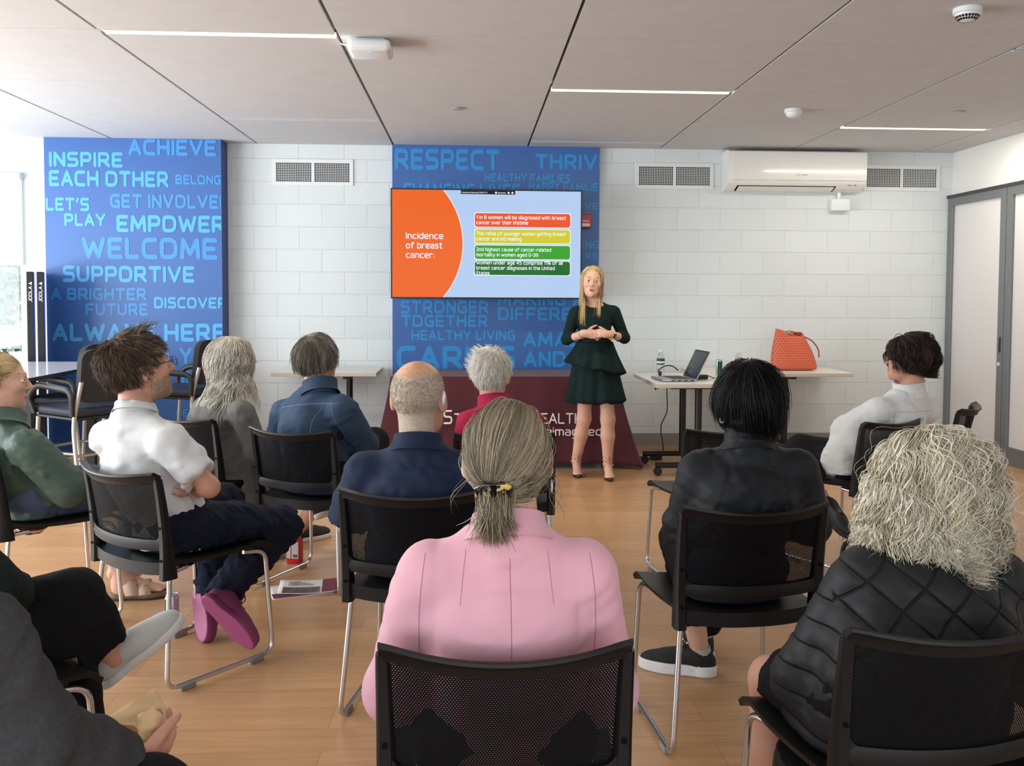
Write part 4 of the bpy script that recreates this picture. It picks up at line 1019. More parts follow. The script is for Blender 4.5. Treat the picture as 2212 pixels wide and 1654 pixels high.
def nets(fn, lo, hi, h):
    """surface nets of fn<0 inside the box lo..hi, evaluated only near the surface"""
    lo, hi = np.asarray(lo, float), np.asarray(hi, float); h4 = 4*h
    n = np.maximum(1, np.ceil((hi-lo)/h4).astype(int)); g = np.stack(np.meshgrid(*[np.arange(q) for q in n], indexing='ij'), -1).reshape(-1, 3)
    cen = (lo+(g+.5)*h4-.5*h).astype(F32)
    dc = np.concatenate([fn(cen[i:i+200000]) for i in range(0, len(cen), 200000)])
    D = np.repeat(np.repeat(np.repeat(dc.reshape(n), 4, 0), 4, 1), 4, 2).astype(F32)
    act = g[np.abs(dc) < h4*1.15+1.5*h]
    if len(act) == 0: return np.zeros((0, 3)), np.zeros((0, 4), int)
    off = np.stack(np.meshgrid(*[np.arange(4)]*3, indexing='ij'), -1).reshape(-1, 3)
    idx = (act[:, None, :]*4+off[None]).reshape(-1, 3); pts = (lo+idx*h).astype(F32)
    D[idx[:, 0], idx[:, 1], idx[:, 2]] = np.concatenate([fn(pts[i:i+300000]) for i in range(0, len(pts), 300000)])
    D[0], D[-1], D[:, 0], D[:, -1], D[:, :, 0], D[:, :, -1] = [np.abs(q)+1e-4 for q in (D[0], D[-1], D[:, 0], D[:, -1], D[:, :, 0], D[:, :, -1])]
    S = D < 0; sh = np.array(D.shape)-1
    cnt = sum(S[i:sh[0]+i, j:sh[1]+j, k:sh[2]+k].astype(np.int8) for i, j, k in _CORN)
    cells = np.argwhere((cnt > 0) & (cnt < 8))
    vals = np.stack([D[cells[:, 0]+c[0], cells[:, 1]+c[1], cells[:, 2]+c[2]] for c in _CORN], 1)
    acc = np.zeros((len(cells), 3)); num = np.zeros(len(cells))
    for a, b in _EDG:
        va, vb = vals[:, a], vals[:, b]; mk = (va < 0) != (vb < 0); t = np.where(mk, va/np.where(mk, va-vb, 1), 0)
        acc += np.where(mk[:, None], _CORN[a]+(t[:, None]*(_CORN[b]-_CORN[a])), 0); num += mk
    V = lo+(cells+acc/num[:, None])*h
    ID = np.full(tuple(sh), -1, np.int32); ID[cells[:, 0], cells[:, 1], cells[:, 2]] = np.arange(len(cells))
    Fs = []
    for ax in range(3):
        b, c = (ax+1) % 3, (ax+2) % 3
        sl0 = [slice(None)]*3; sl1 = [slice(None)]*3; sl0[ax] = slice(0, -1); sl1[ax] = slice(1, None)
        ch = np.argwhere(S[tuple(sl0)] != S[tuple(sl1)])
        ok = (ch[:, b] > 0) & (ch[:, c] > 0) & (ch[:, b] < sh[b]) & (ch[:, c] < sh[c]) & (ch[:, ax] < sh[ax]); ch = ch[ok]
        s0 = S[ch[:, 0], ch[:, 1], ch[:, 2]]
        q = []
        for db, dc_ in ((1, 1), (0, 1), (0, 0), (1, 0)):
            k = ch.copy(); k[:, b] -= db; k[:, c] -= dc_; q.append(ID[k[:, 0], k[:, 1], k[:, 2]])
        q = np.stack(q, 1); q = np.where(s0[:, None], q, q[:, ::-1]); Fs.append(q[(q >= 0).all(1)])
    return V, np.concatenate(Fs)
def fmesh(name, parts, mats, parent=None, smooth=True, label=None):
    """parts: list of (V, F(quads or tris), material index or array) -> one mesh object"""
    Vs, LI, LS, MI = [], [], [], []; o = 0
    for V, F, mi in parts:
        if len(F) == 0: continue
        Vs.append(V); LI.append((F+o).reshape(-1)); LS.append(np.full(len(F), F.shape[1])); MI.append(np.broadcast_to(np.asarray(mi), (len(F),))); o += len(V)
    V = np.concatenate(Vs).astype(F32); L_ = np.concatenate(LI).astype(np.int32); ls = np.concatenate(LS); MI = np.concatenate(MI).astype(np.int32)
    me = bpy.data.meshes.new(name); me.vertices.add(len(V)); me.vertices.foreach_set('co', V.reshape(-1))
    me.loops.add(len(L_)); me.loops.foreach_set('vertex_index', L_); me.polygons.add(len(ls))
    st = np.zeros(len(ls), np.int32); st[1:] = np.cumsum(ls)[:-1]; me.polygons.foreach_set('loop_start', st)
    me.polygons.foreach_set('material_index', MI); me.polygons.foreach_set('use_smooth', np.full(len(ls), bool(smooth)))
    me.update(calc_edges=True); me.validate()
    return link(name, me, mats, parent, label)
def fcen(V, F): return V[F].mean(1)
def lsm(V, F, n=1):
    """light Laplacian smoothing"""
    for _ in range(n):
        s = np.zeros_like(V); c = np.zeros(len(V))
        for k in range(4):
            a, b = F[:, k], F[:, (k+1) % 4]; np.add.at(s, a, V[b]); np.add.at(s, b, V[a]); np.add.at(c, a, 1); np.add.at(c, b, 1)
        V = .5*V+.5*s/np.maximum(c, 1)[:, None]
    return V
def strands(P, rad, mi=0, sides=3, taper=.25):
    """P (S,K,3) strand points, rad (S,) -> tube mesh arrays"""
    S, K, _ = P.shape
    T = np.gradient(P, axis=1); T /= np.linalg.norm(T, axis=2, keepdims=True)+1e-9
    ref = np.zeros_like(T); ref[..., 0] = 1; ref[np.abs(T[..., 0]) > .8] = (0, 1, 0)
    U = np.cross(T, ref); U /= np.linalg.norm(U, axis=2, keepdims=True)+1e-9; W_ = np.cross(T, U)
    t = np.linspace(0, 1, K); prof = np.where(t < .12, .6+.4*t/.12, 1-(1-taper)*np.clip((t-.55)/.45, 0, 1)**1.3)
    r = np.asarray(rad)[:, None]*prof[None]
    V = np.stack([P+r[..., None]*(math.cos(2*PI*k/sides)*U+math.sin(2*PI*k/sides)*W_) for k in range(sides)], 2)
    base = (np.arange(S)*K*sides)[:, None, None]+(np.arange(K-1)*sides)[None, :, None]+np.arange(sides)[None, None]
    nx_ = base-np.arange(sides)+((np.arange(sides)+1) % sides)
    F = np.stack([base, nx_, nx_+sides, base+sides], -1).reshape(-1, 4)
    m_ = np.repeat(np.broadcast_to(np.asarray(mi), (S,)), (K-1)*sides)
    return V.reshape(-1, 3), F, m_
def frame(yaw, pitch=0, roll=0):
    """columns right, forward, up; yaw 0 looks along +y, positive turns to +x; pitch up"""
    cy, sy, cp, sp = math.cos(yaw), math.sin(yaw), math.cos(pitch), math.sin(pitch)
    f = np.array([sy*cp, cy*cp, sp]); r = np.array([cy, -sy, 0]); u = np.cross(r, f)
    c, s = math.cos(roll), math.sin(roll)
    return np.stack([c*r+s*u, f, -s*r+c*u], 1)
# ------------------------------------------------------------------ people: shared builders
def skinmat(name, col, rough=.5):
    m = mat(name, col, rough, var=(14, .05), bump=(260, .06, .001), spec=.35)
    b = m.node_tree.nodes['Principled BSDF']; b.inputs['Subsurface Weight'].default_value = .08; b.inputs['Subsurface Radius'].default_value = (.02, .008, .005); b.inputs['Subsurface Scale'].default_value = .5
    return m
SK_FAIR = skinmat('skin_fair', (216, 172, 152)); SK_RED = skinmat('skin_ruddy', (200, 148, 126)); SK_LIGHT = skinmat('skin_light', (208, 164, 142))
M_LIP = mat('lip', (150, 66, 68), .4); M_BROW = mat('brow', (150, 112, 84), .7); M_EYE = mat('eye_white', (226, 224, 220), .2); M_IRIS = mat('iris', (58, 74, 80), .15)
def head_sdf(Q, male=0, full=1, ear=1):
    d = ell(Q, (0, -.012, .028), (.076+.003*male, .097, .090))
    d = smin(d, ell(Q, (0, .030, -.030), (.062+.004*male, .064, .086)), .03)
    d = smin(d, ell(Q, (0, .038, -.080), (.045+.006*male, .048, .036)), .03)
    d = smin(d, sph(Q, (0, .076, -.102), .016), .025)
    for s in (-1, 1): d = smin(d, sph(Q, (s*.040, .062, -.022), .024), .02)
    d = smin(d, rc(Q, (-.028, .086, .026), (.028, .086, .026), .009, .009), .014)
    d = smin(d, rc(Q, (0, .092, .012), (0, .113, -.026), .0065, .0105), .010)
    for s in (-1, 1):
        d = smin(d, sph(Q, (s*.0115, .101, -.030), .0070), .006)
        d = smax(d, -sph(Q, (s*.031, .103, .006), .0150), .010)
        lid = np.maximum(sph(Q, (s*.031, .0835, .006), .0148), np.minimum(-(Q[:, 2]-.0100), Q[:, 2]-.0018)*1.0)
        d = smin(d, lid, .002)
    d = smin(d, rc(Q, (-.015, .0935, -.0615), (.015, .0935, -.0615), .0042, .0042), .006)
    d = smin(d, rc(Q, (-.012, .0935, -.0705), (.012, .0935, -.0705), .0052, .0052), .005)
    d = smax(d, -rc(Q, (-.018, .101, -.0655), (.018, .101, -.0655), .0028, .0028), .003)
    if ear:
        for s in (-1, 1):
            e = ell(Q, (s*.081, -.010, -.006), (.0095, .019, .031), frame(s*.35, 0, 0))
            e = smax(e, -ell(Q, (s*.0935, -.004, -.002), (.0085, .0115, .020)), .004)
            d = smin(d, e, .006)
    return d
def face_regions(Lc, lips=True):
    mi = np.zeros(len(Lc), int)
    x, y, z = Lc.T
    if lips: mi[(np.abs(x) < .020) & (y > .088) & (np.abs(z+.0665) < .0075*(1-(x/.0225)**2)+.0004)] = 1
    ax = np.abs(x); bz = .0295+.006*np.sin((ax-.012)/.034*2.4)
    mi[(ax > .013) & (ax < .047) & (y > .06) & (np.abs(z-bz) < .0026)] = 2
    mi[(np.hypot(ax-.031, (z-.0098)*3.2) < .0125) & (np.abs(z-.0098) < .0016) & (y > .088)] = 2
    return mi
def uvsphere(c, r, n=14, R=None):
    th = np.linspace(0, PI, n); ph = np.linspace(0, 2*PI, 2*n+1)[:-1]
    V = np.stack([np.outer(np.sin(th), np.cos(ph)), np.outer(np.sin(th), np.sin(ph)), np.outer(np.cos(th), np.ones_like(ph))], -1).reshape(-1, 3)*r
    m_ = 2*n; F = np.array([[i*m_+j, (i+1)*m_+j, (i+1)*m_+(j+1) % m_, i*m_+(j+1) % m_] for i in range(n-1) for j in range(m_)])
    return V+np.asarray(c), F
def hand_sdf(P, w, d, n, lat, s=1.0, curl=(.35, .5, .4), thumb=(.5, .75, .35), spread=.04, palm_only=False):
    """w wrist, d finger direction, n palm-facing direction, lat thumb side"""
    d = unit(d); n = unit(n-d*(n@d)); lat = unit(lat-d*(lat@d)-n*(lat@n)); w = np.asarray(w, float)
    R = np.stack([lat, d, n], 1)
    D = ell(P, w+d*.050*s, (.040*s, .052*s, .0165*s), R); D = smin(D, rc(P, w-d*.02*s, w+d*.03*s, .027*s, .027*s), .02*s)
    LEN = ((.043, .026, .021), (.047, .029, .022), (.043, .027, .021), (.034, .021, .018)); fing = None
    for i in range(4):
        o = (.029, .0105, -.0085, -.026)[i]; b = w+lat*o*s+d*(.083, .089, .086, .078)[i]*s+n*.001; pts = [b-d*.012*s, b]; a = 0
        sd = unit(d+lat*spread*(1.5-i))
        for L_, c in zip(LEN[i], curl):
            a += c*(1+.06*i); pts.append(pts[-1]+s*L_*(math.cos(a)*sd+math.sin(a)*n))
        f = chain(P, pts, [.0095*s, .0093*s, .0085*s, .0077*s, .0062*s])
        fing = f if fing is None else smin(fing, f, .0015)
    D = smin(D, fing, .006*s)
    td = unit(thumb[0]*d+thumb[1]*lat+thumb[2]*n); b = w+d*.018*s+lat*.022*s+n*.004
    t1 = b+td*.045*s; t2 = t1+unit(td+d*.35)*.033*s; t3 = t2+unit(td+d*.8)*.025*s
    return smin(D, chain(P, [b, t1, t2, t3], [.0150*s, .0115*s, .0095*s, .0072*s]), .008*s)
UP = V3(0, 0, 1)
class Human:
    def __init__(self, label, J, skin, w=1.0, dep=1.0, bow=.03, head_s=1.0, male=0, chair=None):
        self.chair = chair
        self.J = {k: np.asarray(v, float) if not np.isscalar(v) else v for k, v in J.items()}; J = self.J
        self.skin = skin; self.w = w; self.dep = dep; self.male = male; self.hs = head_s
        self.HR = frame(J.get('yaw', 0), J.get('pitch', 0), J.get('roll', 0))
        b = J['hip']; self.root = thing('person', label, 'person', (b[0], b[1], 0), 0, None)
        self.base = V3(b[0], b[1], 0)
        r = unit(J['shR']-J['shL']); hr = J.get('hright'); self.right = r; self.hright = unit(hr) if hr is not None else r
        fw = unit(np.cross(UP, r)); self.fw = fw
        H, N = J['hip'], J['neck']; sm_ = (J['shL']+J['shR'])/2
        bw = -fw*bow
        self.spine = [H-UP*.07, H+UP*.05, .55*H+.45*sm_+bw+UP*.0, .22*H+.78*sm_+bw*1.1, sm_-UP*.015+bw*.45, N+bw*.1]
        hw = np.linalg.norm(J['shR']-J['shL'])/2
        self.rx = [.158*w, .142*w, .132*w, .142*w, min(.145*w, hw+.005), .056]; self.ry = [.108*dep, .104*dep, .100*dep, .104*dep, .074*dep, .054]
    def cl(self, P, d):
        """the body gives way to the chair it sits on"""
        if self.chair is None: return d
        c, f, r = [A3(q) for q in CHAIRS[self.chair]]; q = P-c; x = q@r; y = q@f; z = P[:, 2]; ax = np.abs(x)
        yl = F32(-.226)-F32(.050)*(1-np.clip((x/F32(.21))**2, 0, 1)); db = yl-y-np.clip((z-F32(.745))/F32(.06), 0, 1)*F32(.12)
        db = np.where((ax > .245) | (z < .455), F32(-1), db); d = smax(d, db, .012)
        ds = np.where((ax < .24) & (y < .23) & (y > -.27) & (z > .400), F32(.457)-z, F32(-1)); return np.maximum(d, ds)
    def put(self, name, parts, mats, label=None, parent=None):
        q = parent if parent is not None else self.root
        V = [(v-self.base, f, m_) for v, f, m_ in parts]
        return fmesh(name, V, mats, q, True, label)
    def sub(self, name, bm, mats, label=None, parent=None, smooth=50):
        bmesh.ops.translate(bm, verts=bm.verts[:], vec=tuple(-self.base)); return obj(name, bm, mats, parent if parent is not None else self.root, smooth, label)
    def torso(self, P, o=0.0):
        d = self._torso(P, o); N = self.J['neck']
        for sd in 'LR':
            S = self.J['sh'+sd]; d = smin(d, rc(P, N-UP*.045, S+(N-S)*.15-UP*.010, .040+o, .040+o), .03)
        return d
    def _torso(self, P, o=0.0):
        return loft(P, self.spine, [q+o for q in self.rx], [q+o for q in self.ry], [self.hright, self.hright, self.right, self.right, self.right])
    def arm(self, P, sd, o=0.0, rr=(.045, .038, .026), f=1.0):
        J = self.J; S, E, W_ = J['sh'+sd], J['el'+sd], J['wr'+sd]
        if f < 1: return rc(P, S, S+(E-S)*f, rr[0]+o, rr[0]+(rr[1]-rr[0])*f+o)
        return smin(rc(P, S, E, rr[0]+o, rr[1]+o), rc(P, E, W_, rr[1]+o*.9, rr[2]+o*.8), .02)
    def leg(self, P, sd, o=0.0, rr=(.080, .058, .038)):
        J = self.J; s = -1 if sd == 'L' else 1; h = J['hip']+self.hright*.085*s*self.w
        k, a = J['kn'+sd], J['an'+sd]; md = k*.45+a*.55
        return smin(chain(P, [h, h*.5+k*.5, k], [rr[0]*self.w+o, (rr[0]*.55+rr[1]*.45)*self.w+o, rr[1]+o], .02), chain(P, [k, k*.62+a*.38-0*md, a], [rr[1]*.92+o, rr[1]*.98+o, rr[2]+o], .02), .03)
    def bounds(self, keys, m=.2):
        P = np.array([self.J[k] for k in keys]); return P.min(0)-m, P.max(0)+m
    def tolocal(self, P): return ((P-self.J['head'])@self.HR)/self.hs
    def toworld(self, L_): return (L_*self.hs)@self.HR.T+self.J['head']
    def neckd(self, P, r=(.054, .060), o=0):
        J = self.J; top = self.toworld(V3(0, -.028, -.055)); return rc(P, top, J['neck']-UP*.03, r[0]*self.hs+o, r[1]+o)
    def body(self, hh=.0042, bare_leg=False, forearm=True, hands=True, regions=None, extra_mats=(), hand_kw={}, foot=False, bare=None, legs=True):
        """skin: one mesh of head, neck, torso, limbs and hands"""
        J = self.J; C_ = J['head']; parts = []
        def fh(P):
            return smin(head_sdf(((P-A3(C_))@A3(self.HR))/F32(self.hs), self.male)*F32(self.hs), self.neckd(P), .022)
        lo = np.minimum(C_-.17*self.hs, J['neck']-.085); hi = np.maximum(C_+.17*self.hs, J['neck']+.085)
        V, F = nets(fh, lo, hi, hh); Lc = self.tolocal(fcen(V, F)); mi = face_regions(Lc)
        if regions is not None: mi = regions(Lc, mi)
        parts.append((V, F, mi))
        for s in (-1, 1):
            ev, ef = uvsphere((0, 0, 0), .0125, 16); ev = ev@np.array([[1, 0, 0], [0, 0, -1], [0, 1, 0]]).T*1.0
            cc = fcen(ev, ef); q = cc/.0125; m_ = np.where(np.hypot(q[:, 0], q[:, 2]) < .56, 4, 3); m_[q[:, 1] < 0] = 3
            parts.append((self.toworld(ev+V3(s*.031, .0818, .006)), ef, m_))
        def fb(P):
            d = self.torso(P, -.012); d = smin(d, self.neckd(P, (.050, .056)), .03)
            for sd in 'LR': d = smin(d, self.arm(P, sd, -.002), .03)
            if legs:
                for sd in 'LR': d = smin(d, self.leg(P, sd, -.004), .03)
            return self.cl(P, d)
        ks = ['hip', 'neck', 'shL', 'shR', 'elL', 'elR', 'wrL', 'wrR']+(['knL', 'knR', 'anL', 'anR'] if legs else [])
        lo, hi = self.bounds(ks, .16); V, F = nets(fb, lo, hi, .010 if not bare else bare); V = lsm(V, F, 1)
        parts.append((V, F, 0))
        if hands:
            for sd in 'LR':
                kw = dict(hand_kw.get(sd, {})); W_ = J['wr'+sd]; fd = unit(W_-J['el'+sd])
                d = unit(np.asarray(kw.pop('d', fd), float)); n = np.asarray(kw.pop('n', -UP), float); lat = np.asarray(kw.pop('lat', np.cross(d, n)*(-1 if sd == 'L' else 1)), float)
                V, F = nets(lambda P: smin(hand_sdf(P, W_, d, n, lat, **kw), rc(P, W_-fd*.07, W_, .031, .026), .012), W_-.22, W_+.22, .0042); parts.append((V, F, 0))
        return self.put('body', parts, [self.skin, M_LIP, M_BROW, M_EYE, M_IRIS]+list(extra_mats))
    def top(self, name, m, o=.013, arm=(.050, .043, .032), cuff=1.0, hem=-.06, k=.035, amp=.003, fr=14, seed=1, h=.0075, neck_cut=.012, extra=None, label=None, flare=0.0, mi=None, mats=None, short=False, neck_n=None, arms='LR', sm=1):
        """shirt or jacket: torso and sleeves; cuff = share of the forearm covered (or of the upper arm if short)"""
        J = self.J; N = J['neck']; nd = unit(neck_n if neck_n is not None else (J['head']-N)*V3(.5, .5, 1))
        def f(P):
            P_ = P+A3((0, 0, 0)); d = self.torso(P_, o)
            for sd in arms:
                S, E, W_ = J['sh'+sd], J['el'+sd], J['wr'+sd]
                if short:
                    c = S+(E-S)*cuff; a = np.maximum(rc(P_, S, c+unit(E-S)*.03, arm[0]+o, arm[1]+o), plane(P_, c, E-S))
                else:
                    c = E+(W_-E)*cuff; a = smin(rc(P_, S, E, arm[0]+o, arm[1]+o), np.maximum(rc(P_, E, c+unit(W_-E)*.03, arm[1]+o, arm[2]+o*.8), plane(P_, c, W_-E)), .022)
                d = smin(d, a, k)
            d = smax(d, np.minimum(plane(P_, N+nd*neck_cut, nd), F32(.115)-np.sqrt(((P_-A3(N))**2)@A3((1, 1, .3)))), .006)
            d = np.maximum(d, F32(J['hip'][2]+hem)-P_[:, 2])
            if extra is not None: d = extra(P_, d)
            if amp: d = d+F32(amp)*(.75*wav(P_, fr*2.6, seed, (1, 1, .8))+.50*(1-2.6*np.abs(wav(P_, fr*5.2, seed+9, (.7, .7, 1.3))))*(.35+.65*np.clip(wav(P_, fr*1.3, seed+4)+.5, 0, 1)))
            return self.cl(P_, d)
        lo, hi = self.bounds(['hip', 'neck', 'shL', 'shR', 'elL', 'elR']+([] if short else ['wrL', 'wrR']), .20)
        V, F = nets(f, lo, hi, h)
        if sm: V = lsm(V, F, sm)
        self.top_bvh = (V, F)
        return self.put(name, [(V, F, 0 if mi is None else mi(fcen(V, F)))], mats or [m], label)
    def collar(self, name, m, r0=.066, r1=.060, hgt=.045, th=.006, tilt=0.0, drop=.0, label=None, front_open=.0):
        """standing or folded ring round the neck"""
        J = self.J; N = J['neck']; nd = unit(J['head']-N); fw = unit(self.fw-nd*(self.fw@nd)); rt = np.cross(fw, nd)
        rings = []; bm = bmesh.new(); n = 40
        for (rr, zz) in ((r0+.012, -.022), (r0, .0), (r1, hgt), (r1-th, hgt+.001), (r0-th, 0), (r0-th, -.03)):
            ring = []
            for i in range(n):
                a = 2*PI*i/n; c, s = math.cos(a), math.sin(a)
                ring.append(bm.verts.new(tuple(N-self.base*0+rt*(rr*1.06*c)+fw*(rr*s*1.0+.004)+nd*(zz-drop-tilt*s*.5))))
            rings.append(ring)
        for A, Bq in zip(rings, rings[1:]):
            for i in range(n): bm.faces.new((A[i], A[(i+1) % n], Bq[(i+1) % n], Bq[i]))
        return self.sub(name, bm, m, label, None, 60)
    def pants(self, name, m, o=.012, to=(1, 1), amp=.004, fr=13, seed=5, rr=(.084, .064, .048), hem_r=None, h=.008, label=None, extra=None, belt=.06):
        J = self.J
        def f(P):
            d = loft(P, [J['hip']-UP*.05, J['hip']+UP*.07], [(.152)*self.w+o, (.142)*self.w+o], [.106*self.dep+o, .100*self.dep+o], self.hright)
            d = np.maximum(d, P[:, 2]-F32(J['hip'][2]+belt))
            for sd, t in zip('LR', to):
                k_, a = J['kn'+sd], J['an'+sd]; c = k_+(a-k_)*t if t > 0 else k_
                s_ = -1 if sd == 'L' else 1; hj = J['hip']+self.hright*.085*s_*self.w
                th = chain(P, [hj, hj*.5+k_*.5, k_], [rr[0]*self.w+o, (rr[0]*.55+rr[1]*.45)*self.w+o, rr[1]+o], .02)
                if t > 0:
                    sn = chain(P, [k_, k_*.62+a*.38, a], [rr[1]*.92+o, rr[1]*.98+o, rr[2]+o], .02); sn = np.maximum(sn, plane(P, c, a-k_)); L_ = smin(th, sn, .03)
                else: L_ = np.maximum(th, plane(P, k_-unit(k_-hj)*.06, k_-hj))
                d = smin(d, L_, .035)
            if extra is not None: d = extra(P, d)
            if amp: d = d+F32(amp)*(.6*wav(P, fr*2.5, seed)+.7*(1-2.5*np.abs(wav(P, fr*5, seed+3))))
            return self.cl(P, d)
        lo, hi = self.bounds(['hip', 'knL', 'knR', 'anL', 'anR'], .19); V, F = nets(f, lo, hi, h); V = lsm(V, F, 1)
        return self.put(name, [(V, F, 0)], [m], label)
    # ---- hair
    def cap(self, c, R, face=((0, .135, -.055), (.082, .095, .125)), extra=None, h=.005, amp=.002, low=-.09):
        def f(P):
            Q = ((P-A3(self.J['head']))@A3(self.HR))/F32(self.hs)
            d = ell(Q, c, R); 
            if extra is not None: d = extra(Q, d)
            d = smax(d, -ell(Q, face[0], face[1]), .012); d = np.maximum(d, F32(low)-Q[:, 2])
            return (d+F32(amp)*wav(Q, 60, 3))*F32(self.hs)
        C_ = self.J['head']; return nets(f, C_-.30*self.hs, C_+.26*self.hs, h)
    def grow(self, n, mask, flow, L, K=14, c=(0, -.012, .028), R=(.080, .100, .094), grav=.6, wave=(.0, 40), layer=.12, clump=(120, .5), seed=1, lift=.0, mom=.55, Lvar=.25, coll=None, noise=.0):
        rg = np.random.default_rng(seed); c = np.asarray(c); R = np.asarray(R); ps = []; tot = 0
        while tot < n:
            d = rg.normal(size=(4*n, 3)); d /= np.linalg.norm(d, axis=1)[:, None]; p = c+d*R; p = p[mask(p)]; ps.append(p); tot += len(p)
        p = np.concatenate(ps)[:n].copy(); lay = 1+layer*rg.random(n)**1.0; g = self.HR.T@V3(0, 0, -1)
        Ls = (L(p) if callable(L) else np.full(n, L))*(1+Lvar*(rg.random(n)-.6)); ds = (Ls/(K-1))[:, None]
        P = np.empty((n, K, 3)); nrm = (p-c)/R**2; nrm /= np.linalg.norm(nrm, axis=1)[:, None]
        v = flow(p)+nrm*lift; v /= np.linalg.norm(v, axis=1)[:, None]+1e-9; jit = rg.normal(size=(n, 3))*noise
        for k in range(K):
            P[:, k] = p; lam = k/(K-1); gw = grav*lam
            fl = flow(p)*(1-gw)+g*gw+jit+nrm*lift*max(0, 1-2*lam); fl /= np.linalg.norm(fl, axis=1)[:, None]+1e-9
            v = mom*v+(1-mom)*fl; v /= np.linalg.norm(v, axis=1)[:, None]+1e-9; p = p+v*ds
            q = (p-c)/R; rr = np.linalg.norm(q, axis=1); tgt = 1+(lay-1)*min(1, .35+lam); ins = rr < tgt
            p = np.where(ins[:, None], c+q/rr[:, None]*tgt[:, None]*R, p)
            if coll is not None: p = coll(p)
        m_, cs = clump
        if m_:
            ci = rg.choice(n, min(m_, n), replace=False); dist = ((P[:, None, 0]-P[None, ci, 0])**2).sum(2); near = ci[dist.argmin(1)]
            lam = np.linspace(0, 1, K)[None, :, None]; P = P+cs*lam**.8*(P[near]-P)*(.4+.6*rg.random(n))[:, None, None]
        else: near = np.arange(n)
        if wave[0]:
            T = np.gradient(P, axis=1); T /= np.linalg.norm(T, axis=2, keepdims=True)+1e-9; rad = P-c; A_ = np.cross(T, rad); A_ /= np.linalg.norm(A_, axis=2, keepdims=True)+1e-9
            B_ = np.cross(A_, T); s = np.linspace(0, 1, K)[None]*Ls[:, None]; ph = (near*2.399) % 6.28
            ph = ph[:, None]+rg.normal(size=(n, 1))*.18; fq = wave[1]*(1+.25*np.sin(near*1.7))[:, None]
            am = wave[0]*(.5+rg.random((n, 1)))*np.clip(np.linspace(0, 1, K)*2.2, 0, 1)[None]
            P = P+A_*(am*np.sin(fq*s+ph))[..., None]+B_*(np.abs(am)*.7*(1+np.cos(fq*s+ph*1.3)))[..., None]
        return P, near
    def hair(self, name, mats, caps, groups, label=None):
        """caps: list of (V,F,mi) in world; groups: list of (local P, near, radius, [mi choices])"""
        parts = list(caps); rg = np.random.default_rng(5)
        for P, near, rad, ch in groups:
            S, K, _ = P.shape; W_ = self.toworld(P.reshape(-1, 3)).reshape(S, K, 3)
            mi = np.asarray(ch)[((near*7919) % 1009+rg.integers(0, 2, S)*(rg.random(S) < .35)) % len(ch)]
            V, F, mm = strands(W_, rad*(.6+.7*rg.random(S)), mi); parts.append((V, F, mm))
        return self.put(name, parts, mats, label)
    # ---- shoes
    def shoe(self, heel, td, up, mu, ms, size=1.0, name='shoe', label=None, sole=.026, flat=False, laces=None, low=False, sole_label=None, toe_up=0.0):
        td = unit(td); up = unit(np.asarray(up, float)-td*(np.asarray(up, float)@td)); rt = np.cross(td, up); R = np.stack([rt, td, up], 1); s = size; Hh = np.asarray(heel, float)
        T_ = lambda P: ((P-A3(Hh))@A3(R))/F32(s)
        def foot2(Q, g=0): return np.minimum(ell(Q*A3((1, 1, 0)), (0, .045, 0), (.034+g, .046+g, 1)), smin(ell(Q*A3((1, 1, 0)), (.004, .185, 0), (.044+g, .085+g, 1)), rc(Q*A3((1, 1, 0)), (0, .05, 0), (.0, .17, 0), .031+g, .040+g), .02))
        def fu(P):
            Q = T_(P); d = smin(ell(Q, (0, .050, .045), (.035, .052, .052)), ell(Q, (.003, .185, .030), (.043, .086, .040)), .03)
            d = smin(d, rc(Q, (0, .065, .078 if not low else .055), (.002, .16, .045), .034, .034), .03); d = smax(d, -(Q[:, 2]-.012), .004)
            if low: d = smax(d, -ell(Q, (0, .085, .10), (.030, .075, .045)), .008)
            else: d = smax(d, -ell(Q, (0, .055, .125), (.028, .042, .06)), .006)
            return d*F32(s)
        def fs(P):
            Q = T_(P); z = Q[:, 2]-F32(toe_up)*np.clip((Q[:, 1]-.17)/.1, 0, 1)**2; d = smax(foot2(Q, .004), np.maximum(z-F32(sole), -z), .006); return d*F32(s)
        c = Hh+td*.135*s+up*.05*s
        V, F = nets(fu, c-.2*s, c+.2*s, .0045); V2, F2 = nets(fs, c-.2*s, c+.2*s, .0045)
        o = self.put(name, [(lsm(V, F, 1), F, 0)], [mu], label); self.put('sole', [(lsm(V2, F2, 1), F2, 0)], [ms], sole_label, o)
        if laces is not None:
            bm = bmesh.new(); W_ = lambda x, y, z: Hh+s*(rt*x+td*y+up*z)
            for k in range(4):
                y = .105+.022*k; z = .104-.013*k
                tube(bm, catmull([W_(-.026, y, z-.022), W_(-.012, y+.006, z), W_(.012, y+.010, z), W_(.026, y+.004, z-.022)], 4), .003*s, 6)
            for q in (-1, 1): tube(bm, catmull([W_(0, .108, .106), W_(q*.03, .10, .118), W_(q*.045, .115, .10), W_(q*.02, .118, .104)], 5), .0026*s, 6)
            self.sub('lace', bm, laces, None, o)
        return o
def seam(H, name, pts, direction, m, r=.0016, lift=.0):
    """thin stitched line laid on the garment: pts are world points pushed along direction until they meet it"""
    V, F = H.top_bvh; bv = BVHTree.FromPolygons([tuple(v) for v in V], [tuple(int(i) for i in f) for f in F]); out = []
    for p in pts:
        hit = bv.ray_cast(Vector(p), Vector(direction))
        if hit[0] is not None: out.append(np.array(hit[0])+np.array(hit[1])*lift)
    if len(out) < 2: return None
    bm = bmesh.new(); tube(bm, out, r, 5); return H.sub(name, bm, m, None, None, 60)
def lerp(a, b, n): return [np.asarray(a)+(np.asarray(b)-np.asarray(a))*t for t in np.linspace(0, 1, n)]
